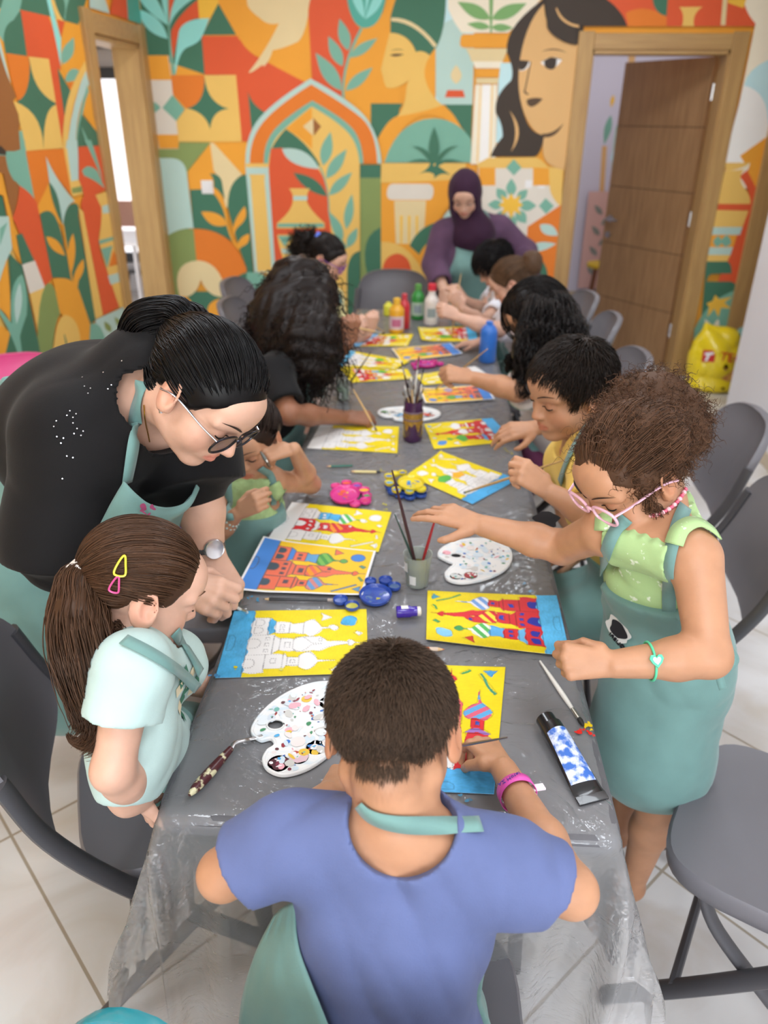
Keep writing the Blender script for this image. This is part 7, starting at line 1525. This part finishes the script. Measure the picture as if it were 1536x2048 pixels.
# ---- girl with purple glasses
def p_purple():
    c = od(652, 517, 3.8); R = Rmat(-98, 26, 0); g = np.random.default_rng(6); pel = A(-.66, 3.86, .60); s = .82; H = .215; wR = od(700, 672, 3.66); wL = od(735, 668, 3.78)
    P = Person('girl with purple glasses and a fuzzy high bun behind the girl in black', c, R, H, od(638, 578, 3.86), pel, s, 'fair', {'R': dict(w=wR, e=od(650, 690, 3.66), d=A(.5, .1, .6), n=A(-.3, -.9, .2), pose='pinch', L=.15), 'L': dict(w=wL, e=od(680, 700, 3.85), d=A(.3, 0, .9), n=A(.5, -.8, .2), pose='pinch', L=.15)}, sit_legs(pel, A(1, 0, 0), A(0, -1, 0), s), sh=(od(665, 600, 3.98), od(628, 612, 3.72)))
    P.skinmesh(.0055); P.eyes(); P.tee(cloth_m('pale_yellow_print', '#e6dfa6', var=.15, vscale=40), .008, .5, folds=(15, .006, 30)); trousers(P, cloth_m('blue_print_leggings', '#48587e', var=.3, vscale=40)); P.apron(apron_c, .009, .28, .10, .16, skirt=lap(P))
    hm = hair_mat('blackbrown', '#1c1513'); tie = P.loc(od(628, 488, 3.82))[0]; S = SDF().ell(od(613, 495, 3.82), A(.075, .07, .08), k=.03); S.ell(P.w(*SK_C), (SK_R+.03)*H, R, .02); S.cut(lambda V: np.where(np.linalg.norm(V-od(613, 495, 3.82), axis=1) < .11, -1, -hairline(P.loc(V))*H)); S.fn(fold(16, .012, 60), .03); V, Q = S.mesh(.007); N = vnormals(V, Q); m_ = np.linalg.norm(V-od(613, 495, 3.82), axis=1) < .10
    hair_obj(P, [(V, Q, None), slick(P, 1200, tie, g, .04, 10, .0016), curls_on(V[m_], N[m_], 700, g, c, length=.05, rad=.007, turns=3, r=.0013, down=.1, out=.8)], hm, g); m = MB(); q = od(634, 474, 3.74); m.tube(spline([q+A(-.012, 0, -.02), q+A(0, -.01, 0), q+A(.012, 0, .02)], 4), .011, mat('blue_hair_tie', '#5a7ae0', .6), 8); m.build('hair_tie', P.root)
    pur = mat('purple_glasses', '#7a3aa0', .3); glasses(P, pur, pur, th=.0026, y=.46); brush(od(664, 642, 3.62), od(763, 666, 3.78), 'pale brush in the near hand of the girl with purple glasses', wood_m, .0032); brush(od(722, 628, 3.78), onz(770, 668, .75), 'pale brush in the far hand of the girl with purple glasses', wood_m, .0032); return P
# ---- woman in purple standing at the far end
def p_hijab():
    c = od(930, 388, 4.42); R = Rmat(174, 34, 3); g = np.random.default_rng(7); H = .225; pel = A(.24, 4.95, .86); s = .98; wR, wL = od(888, 580, 4.50), od(1062, 560, 4.55)
    P = Person('woman in a purple headscarf and blouse standing at the far end of the table', c, R, H, od(940, 448, 4.60), pel, s, 'light', {'R': dict(w=wR, e=od(868, 530, 4.62), d=A(-.05, -.3, -.9), n=A(-.6, -.7, .2), pose='relax'), 'L': dict(w=wL, e=od(1050, 505, 4.75), d=A(.1, -.4, -.9), n=A(.6, -.7, .2), pose='relax')}, {'L': (pel+A(.09, -.02, -.42), A(.33, 4.97, .08), A(0, -1, 0)), 'R': (pel+A(-.09, -.02, -.42), A(.15, 4.97, .08), A(0, -1, 0))}, sh=(od(1000, 458, 4.68), od(886, 468, 4.60)), adult=True, female=True)
    P.skinmesh(.006); P.eyes('#3a2a22', thick=1.0, op=.25); pu = cloth_m('plum_scarf_jersey', '#33182f', var=.06); bl = cloth_m('mauve_blouse_satin', '#5a4058', var=.12, vscale=10)
    P.tee(bl, .008, 1.75, .018, .028, .05, (0, 0, .05), -.05, (17, .008, 22), name='blouse', flare=.02); trousers(P, cloth_m('dark_trousers', '#2a2630'), .03); P.apron(apron_c, .008, .385, .10, .17, low=-.45, skirt=lambda G: G.cap(P.pel, P.pel-A(0, 0, .42), .17, .19, .05, P.fwd, 1.1), folds=(18, .006, 25))
    S = SDF(); S.ell(P.w(0, -.06, .12), A(.42, .50, .46)*H, R, .03); S.ell(P.w(0, .02, -.15), A(.36, .36, .42)*H, R, .05); S.cap(P.w(0, .06, -.5), P.neck+P.fwd*.03-A(0, 0, .02), .085, .12, .06); S.ell(P.neck+P.fwd*.06-A(0, 0, .06), A(.13, .10, .10), P.MT, .06); S.fn(fold(19, .005, 40), .03)
    S.ell(P.w(0, .45, -.07), A(.262, .55, .385)*H, R, .02, True); V, Q = S.mesh(.006); mesh_np('headscarf', V, Q, pu, P.root); q = P.pel+P.MT @ A(.04, .0, .24); gz = P.apr; q = q+P.fwd*.3; d = -P.fwd
    for _ in range(60): q = q+d*max(gz.at(q)[0]*.7, .0005)
    m = MB(); m.box(q+P.fwd*.004, (.03, .004, .045), mat('badge_white', '#e2e4ee', .5), P.MT); m.build('apron_logo', P.root, smooth=False); return P
# ---- far right: boy in white and the brown-haired child
def p_white():
    c = od(988, 528, 4.05); R = Rmat(96, 40, 0); g = np.random.default_rng(8); pel = A(.52, 4.32, .58); s = .80; H = .215; wL, wR = od(925, 618, 3.85), od(930, 600, 4.1)
    P = Person('boy in a white T-shirt bent over his sheet next to the woman in purple', c, R, H, od(1000, 578, 4.18), pel, s, 'light', {'L': dict(w=wL, e=od(965, 645, 3.92), d=A(-.4, 0, .5), n=A(-.2, -.9, .3), pose='pinch', L=.15), 'R': dict(w=wR, e=od(965, 620, 4.2), d=A(-.6, 0, .6), n=A(0, -.9, .4), pose='pinch', L=.15)}, sit_legs(pel, A(-1, 0, 0), A(0, 1, 0), s), side=A(0, 1, 0))
    P.skinmesh(.006); P.eyes(); P.tee(cloth_m('white_cotton', '#dcdbe2'), .008, .6, folds=(20, .006, 28)); trousers(P, cloth_m('grey_jeans', '#4a4c55')); P.apron(apron_c, .009, .26, .10, .16, skirt=lap(P)); hm = hair_mat('jet', '#151112'); V, Q = cap_mass(P, .045, h=.006); hair_obj(P, [(V, Q, None), short_hair(P, 2600, g, L=.2, M=6, r=.0016, thick=.07, fringe=.4)], hm, g)
    brush(od(922, 548, 4.05), od(905, 645, 4.0), 'upright pale brush of the boy in white', wood_m, .0034); brush(od(888, 562, 4.05), onz(950, 628, .75), 'slanting pale brush of the boy in white', wood_m, .0032); return P
def p_brown():
    c = od(1022, 565, 3.6); R = Rmat(82, 34, 0); g = np.random.default_rng(9); pel = A(.56, 3.86, .58); s = .76; H = .205; wL, wR = od(918, 635, 3.48), od(960, 640, 3.7)
    P = Person('child with tied light brown hair, seated between the boy in white and the long-haired girl', c, R, H, od(1030, 620, 3.72), pel, s, 'fair', {'L': dict(w=wL, e=od(975, 655, 3.50), d=A(-.6, -.1, .3), n=A(0, -.8, .5), pose='pinch', L=.145), 'R': dict(w=onz(960, 684, .78), pole=A(0, .6, -.5), d=A(-1, 0, -.1), n=A(0, 0, 1), pose='relax', L=.14)}, sit_legs(pel, A(-1, 0, 0), A(0, 1, 0), s), side=A(.1, 1, 0))
    P.skinmesh(.006); P.eyes('#5a4030'); P.tee(cloth_m('pale_grey_tee', '#c9c3c8'), .008, .6, folds=(22, .006, 28)); trousers(P, cloth_m('beige_trousers', '#8f8478')); P.apron(apron_c, .009, .24, .10, .16, skirt=lap(P)); hm = hair_mat('lightbrown', '#5b4330'); tie = (0, -.52, .15); V, Q = cap_mass(P, .04, h=.006); S = SDF().ell(P.w(0, -.60, .12), A(.05, .05, .06), k=.02); S.fn(fold(23, .008, 60), .03); V2, Q2 = S.mesh(.006)
    hair_obj(P, [(V, Q, None), (V2, Q2, None), slick(P, 1500, tie, g, .055, 10, .0016), curls_on(V, vnormals(V, Q), 250, g, c, length=.03, rad=.005, turns=1.5, r=.0010)], hm, g); m = MB(); q = P.w(.03, -.52, .20); m.tube([q-A(.02, 0, 0), q+A(.02, 0, 0)], .012, mat('pink_scrunchie', '#d9a0a0', .7), 8); m.build('hair_tie', P.root)
    brush(od(915, 605, 3.48), onz(903, 668, .75), 'pale brush of the brown haired child', wood_m, .0032); return P
# ---- girl with long black hair and glasses on the right
def p_longhair():
    c = od(1068, 628, 2.72); R = Rmat(97, 38, 0); g = np.random.default_rng(10); pel = A(.56, 2.78, .58); s = .82; H = .225; wL = od(948, 757, 2.58); wR = onz(1062, 868, .785)
    P = Person('girl with long wavy black hair and clear glasses on the right side', c, R, H, od(1092, 722, 2.78), pel, s, 'tan', {'L': dict(w=wL, e=od(1035, 782, 2.50), d=od(915, 750, 2.58)-wL, n=A(-.1, -.6, .8), pose='pinch', L=.155), 'R': dict(w=od(1075, 855, 2.3), e=od(1110, 840, 2.46), d=od(1020, 862, 2.28)-od(1075, 855, 2.3), n=A(0, -.5, .8), pose='relax', L=.15)}, sit_legs(pel, A(-1, 0, 0), A(0, 1, 0), s), sh=(od(1065, 770, 2.56), od(1085, 745, 2.88)))
    P.skinmesh(.0045); P.eyes(); P.tee(cloth_m('white_print_tee', '#d9d4d2', var=.05), .007, .72, .016, .026, folds=(24, .007, 28)); trousers(P, cloth_m('plum_skirt_cloth', '#5e2a48'), .03, 0, 'skirt'); P.apron(apron_c, .009, .2, .09, .15, skirt=lap(P), strap=False)
    sh, e, w = P.J['L']; b = sh+(e-sh)*.72; ax = nrm(e-sh); m = MB(); m.tube([b-ax*.012, b+ax*.003], .052*s+.0285, cloth_m('green_cuff', '#9cc4b4'), 24, caps=False); m.build('cuff', P.root)
    hm = hair_mat('black2', '#15100f', rough=.36); V, Q = cap_mass(P, .045, h=.005); parts = [(V, Q, None), slick(P, 900, (0, -.45, -.1), g, .05, 10, .0015)]; p = roots(3600, g); p = p[p[:, 1] < .10]; n = len(p); d = p-A(0, -.1, .6); nn = sk_n(p); d -= nn*(nn*d).sum(1, keepdims=True); d /= np.linalg.norm(d, axis=1, keepdims=True); d[:, 1] -= .35+.9*(p[:, 1] > .1)
    paths = grow_hair(p, d, 16, .085*g.uniform(.7, 1.1, (n, 1)), .1, .35, (R.T @ A(0.75, -.1, -1))[None], .07*g.uniform(.4, 1.1, (n, 1)), .03, g); t = np.linspace(0, 1, 16)[None, :, None]; paths = paths+.018*np.sin(t*16+g.uniform(0, 6, (n, 1, 1)))*t; parts.append(st(to_world(P, paths.reshape(-1, 3)).reshape(n, 16, 3), taper(n, 16, .0017, .4, g)))
    for gd, rd, k in [([od(1100, 600, 2.66), od(1120, 650, 2.6), od(1125, 710, 2.56), od(1105, 770, 2.54)], [.05, .085, .085, .045], 700), ([od(1070, 600, 2.62), od(1062, 660, 2.56), od(1060, 720, 2.5), od(1050, 765, 2.48), od(1042, 798, 2.48)], [.03, .05, .05, .035, .012], 500), ([od(1056, 690, 2.66), od(1032, 725, 2.66), od(1024, 765, 2.66)], [.02, .03, .02], 200), ([od(1090, 620, 2.6), od(1085, 690, 2.53), od(1080, 740, 2.5)], [.06, .08, .05], 500)]: parts.append(bundle(gd, rd, k, g, .012, 2.2, .0018, 26, frizz=.001, curl=.006, cfreq=4))
    S = SDF(); S.limb([od(1105, 620, 2.70), od(1118, 690, 2.66), od(1105, 745, 2.62)], [.08, .085, .05], .05); S.limb([od(1075, 640, 2.68), od(1062, 700, 2.58), od(1055, 750, 2.54)], [.05, .055, .03], .05); V2, Q2 = S.mesh(.006); parts.append((V2, Q2, None)); hair_obj(P, parts, hm, g, var=.5)
    fr = mat('clear_pink_frame', '#d9c6c8', .25); glasses(P, fr, fr, th=.0022, y=.462, z=-.02); brush(od(975, 698, 2.52), onz(872, 778, .752), 'pale brush in the hand of the girl with long black hair', wood_m, .0034); return P
# ---- boy in yellow
def p_yellow():
    c = od(1140, 778, 1.86); R = Rmat(116, 16, -2); g = np.random.default_rng(11); pel = A(.60, 1.80, .60); s = .75; H = .225; wL, wR = od(1100, 985, 1.74), A(.47, 1.93, .63)
    P = Person('boy in a yellow T-shirt and teal apron holding a long pale brush', c, R, H, od(1172, 890, 1.93), pel, s, 'olive', {'L': dict(w=wL, e=od(1190, 1035, 1.70), d=od(1062, 955, 1.73)-wL, n=nrm(A(.25, -.75, .6)), pose='pinch', L=.142), 'R': dict(w=wR, pole=A(0, .6, -.5), d=A(-1, 0, -.2), n=A(0, 0, 1), pose='relax', L=.14)}, sit_legs(pel, A(-1, 0, 0), A(0, 1, 0), s), sh=(od(1192, 935, 1.78), od(1140, 925, 2.05)))
    P.skinmesh(.0036); P.eyes('#20150f', '#120c0a', thick=1.25); yl = cloth_m('yellow_cotton', '#e8c868', var=.03); P.tee(yl, .0052, .72, .016, .026, .072, (0, .01, .01), -.05, (25, .006, 30)); trousers(P, cloth_m('dark_shorts', '#2e3440'), upto=.2, name='shorts')
    P.apron(apron_c, .006, .17, .10, .17, skirt=lap(P), strap=False); f = Un(P.shirt, P.body); ribbon('apron_strap', castpath(f, [(1184, 845), (1155, 885), (1135, 925), (1122, 965)]), .011, apron_c, P.root, f)
    gz = P.apr; q = castpx(gz, 1092, 1040); q = od(1092, 1040, 1.7) if q is None else q
    n = gz.grad(q)[0]; u = nrm(CR-n*(CR @ n)); v = np.cross(n, u); m = MB(); m.add([q+n*.002+.028*(math.cos(t)*u*(1+.2*math.sin(5*t))+math.sin(t)*v*.7) for t in np.linspace(0, 2*np.pi, 24)[:-1]], [list(range(23))], mat('logo_black', '#1e1c22', .6)); m.build('apron_logo', P.root, smooth=False)
    hm = hair_mat('dark_boy', '#211812', rough=.42); hl = lambda L: hairline(L)-.07*(L[:, 1] > .15); V, Q = cap_mass(P, .032, hl=lambda L: hl(L)-.01, h=.004); hair_obj(P, [(V, Q, None), short_hair(P, 7000, g, (0.0, -.25, .45), L=.15, M=8, r=.0010, thick=.05, fringe=-.1, lift=.25, hl=hl, grav=.06, rand=.2)], hm, g, 'short_hair', var=.45)
    brush(od(1165, 908, 1.74), onz(927, 986, .752), 'long pale brush held by the boy in yellow above his painting', wood_m, .0036, mat('blue_wet_bristle', '#2f5fae', .3)); return P
# ---- curly girl standing on the right
def p_curly():
    c = od(1262, 940, 1.40); R = Rmat(120, 33, 4); g = np.random.default_rng(12); pel = A(.532, 1.335, .72); s = .76; H = .222; wL, wR = od(1232, 1328, 1.30), od(968, 1052, 1.60)
    P = Person('girl with a big puff of brown curls and pink glasses standing on the right', c, R, H, od(1320, 1018, 1.43), pel, s, 'tan', {'L': dict(w=wL, e=od(1418, 1312, 1.30), d=od(1165, 1325, 1.30)-wL, n=nrm(A(.1, -.85, .5)), pose='fist', L=.145, fat=1.1), 'R': dict(w=wR, e=od(1125, 1095, 1.58), d=od(890, 1025, 1.62)-wR, n=nrm(A(.05, -.3, .95)), pose='open', L=.145, splay=.05, fat=1.05)}, {'L': (A(.555, 1.27, .36), A(.545, 1.28, .08), A(-1, 0, 0)), 'R': (A(.55, 1.41, .36), A(.54, 1.43, .08), A(-1, 0, 0))}, sh=(od(1392, 1118, 1.31), od(1205, 1062, 1.44)), girth=.74)
    P.skinmesh(.0033); P.eyes('#24170f', '#17100c', thick=1.15); grn = cloth_m('green_white_sundress', '#a9c78c', var=.02, col2='#dfe9d2', vscale=55, thr=(.62, .68))
    sk = lambda G: (G.cap(P.pel+A(0, 0, .03), P.pel-A(0, 0, .27), .095, .122, .05, P.fwd, 1.1))
    dress(P, grn, P.tor(castpx(P.body, 1285, 1068))[0, 2], .0045, sk, .016, folds=(26, .008, 50), straps=([(1350, 1090), (1362, 1062), (1392, 1048), (1425, 1066), (1440, 1090)], [(1208, 1062), (1211, 1030), (1222, 1005)]))
    P.apron(apron_c, .0055, P.tor(castpx(P.shirt, 1268, 1205))[0, 2], .085, .15, low=-.2, base=P.shirt, folds=(27, .012, 20), wrap=-.06, off=.010, strap=False, skirt=lambda G: G.cap(P.pel+A(0, 0, .05), P.pel-A(0, 0, .22), .096, .120, .05, P.fwd, 1.1)); f = Un(P.shirt, P.body)
    for pts in ([(1338, 1245), (1338, 1195), (1340, 1130), (1352, 1070), (1368, 1015)], [(1204, 1240), (1202, 1195), (1208, 1130), (1225, 1075), (1255, 1035)]): ribbon('apron_strap', castpath(f, pts, .004), .012, apron_c, P.root, f)
    ribbon('apron_tie', spline([od(1418, 1296, 1.36), od(1450, 1294, 1.35), od(1470, 1318, 1.35), od(1455, 1334, 1.35), od(1432, 1312, 1.35)], 6), .007, apron_c, P.root, n=-CW); ribbon('apron_tie', spline([od(1428, 1305, 1.36), od(1436, 1345, 1.35), od(1446, 1378, 1.35)], 6), .007, apron_c, P.root, n=-CW)
    gz = P.apr; q = castpx(gz, 1238, 1258)
    n = gz.grad(q)[0]; u = nrm(CR-n*(CR @ n)); v = nrm(np.cross(n, u)); m = MB(); wl, bl = mat('logo_white', '#d9dad8', .7), mat('logo_black', '#1e1c22', .6); m.add([q+n*.0022+.030*(math.cos(t)*u*(1+.12*math.sin(6*t))+math.sin(t)*v*(1+.15*math.cos(5*t))) for t in np.linspace(0, 2*np.pi, 36)[:-1]], [list(range(35))], wl); m.add([q+n*.0034+.021*(math.cos(t)*u*(1+.2*math.cos(3*t))+math.sin(t)*v) for t in np.linspace(0, 2*np.pi, 30)[:-1]], [list(range(29))], bl); lg = m.build('apron_logo', P.root, smooth=False); q2 = castpx(gz, 1240, 1284); n2 = gz.grad(q2)[0]; txt(lg, 'COLIBRI', q2+n2*.004, u*.97-v*.22, v, .014, '#1e1c22', mirror=True, ext=.002)
    # curls: combed up from the face into a big puff
    S = SDF(); S.ell(P.w(*SK_C), (SK_R+.025)*H, R, .02); px_ = [(1300, 815, 1.49, .064), (1352, 870, 1.48, .066), (1255, 835, 1.47, .045), (1375, 935, 1.48, .050), (1310, 880, 1.45, .065), (1335, 815, 1.50, .045), (1275, 800, 1.49, .040), (1230, 850, 1.45, .035)]
    for x, y, z, r in px_: S.ell(od(x, y, z), A(r, r, r), k=.04)
    S.fn(fold(28, .016, 40), .04); S.cut(lambda V: -hairline(P.loc(V))*H); hm = hair_mat('curly_brown', '#573c2a', rough=.55); V, Q = S.mesh(.0045); N = vnormals(V, Q); mk = P.loc(V)[:, 1] < .25; tie = P.loc(od(1330, 870, 1.46))[0]
    hair_obj(P, [(V, Q, None), curls_on(V[mk], N[mk], 3600, g, c, length=.034, rad=.0045, turns=2.4, r=.0007, down=.15, out=.5), curls_on(V[mk], N[mk], 420, g, c, length=.05, rad=.006, turns=3, r=.00045, down=.2, out=.9), slick(P, 2600, tie, g, .05, 12, .0009), bundle([P.w(-.30, .16, .05), P.w(-.36, .14, -.2), P.w(-.33, .12, -.42)], [.012, .014, .008], 60, g, .004, 2, .0006, curl=.004, cfreq=4)], hm, g, 'curly_hair', var=.5)
    pk = mat('pink_clear_glasses', '#e6b4c8', .2, coat=.4); glasses(P, pk, pk, th=.0028, y=.468, z=-.03, w=.125, hh=.085)
    m = MB(); hn = P.neck+P.up*.03*s; ax = nrm(P.c-hn); u = nrm(np.cross(ax, A(0, 1, 0))); v = np.cross(ax, u); cols = [mat('bead_'+k.strip('#'), k, .25, coat=.3) for k in ('#e4607c', '#d84a6c', '#efb6bc', '#e9838f')]; f = SDF().merge(P.body)
    pn = castpath(Un(P.N, SDF().merge(P.T)), [(1262, 1022), (1290, 1034), (1320, 1030), (1348, 1012), (1368, 980), (1372, 955)], .003, 10)
    for i, p in enumerate(pn[::1]):
        r_ = (.0042, .0034, .005, .0036)[i % 4]; m.lathe([(.0003, -r_), (r_*.75, -r_*.6), (r_, 0), (r_*.75, r_*.6), (.0003, r_)], cols[(i*7) % 4], p, 10)
    m.build('bead_necklace', P.root); sh, e, w = P.J['L']; cc = w+(e-w)*.36; ax = nrm(w-e); u = nrm(np.cross(ax, A(0, 0, 1))); v = np.cross(ax, u); t = np.linspace(0, 2*np.pi, 27); mg = mat('mint_bracelet', '#58d0a0', .35); m = MB(); m.tube(cc+.0325*(np.cos(t)[:, None]*u+np.sin(t)[:, None]*v), .0022, mg, 7, caps=False); br = m.build('bracelet', P.root)
    vd = nrm(CAM-cc); vd = nrm(vd-ax*(vd @ ax)); a_ = np.cross(vd, ax); q = cc+vd*.036; hp = [(0, -.012), (.008, -.004), (.0115, .003), (.009, .009), (.004, .0095), (0, .005), (-.004, .0095), (-.009, .009), (-.0115, .003), (-.008, -.004)]; m = MB(); k = len(hp); V = [q+ax*x-a_*y*1 for x, y in hp]+[q+vd*.004+ax*x-a_*y for x, y in hp]; m.add(V, [list(range(k))[::-1], list(range(k, 2*k))]+[(i, (i+1) % k, k+(i+1) % k, k+i) for i in range(k)], mg); m.build('heart_charm', br, smooth=False); m = MB(); m.add([q+vd*.0046+(ax*x-a_*y)*.6 for x, y in hp], [list(range(k))], mat('charm_center', '#cfe8dc', .4)); m.build('charm_face', br, smooth=False)
    return P
PEOPLE = [p_blue, p_black, p_pony, p_small, p_curlblack, p_purple, p_hijab, p_white, p_brown, p_longhair, p_yellow, p_curly]
for build_person in PEOPLE: build_person()
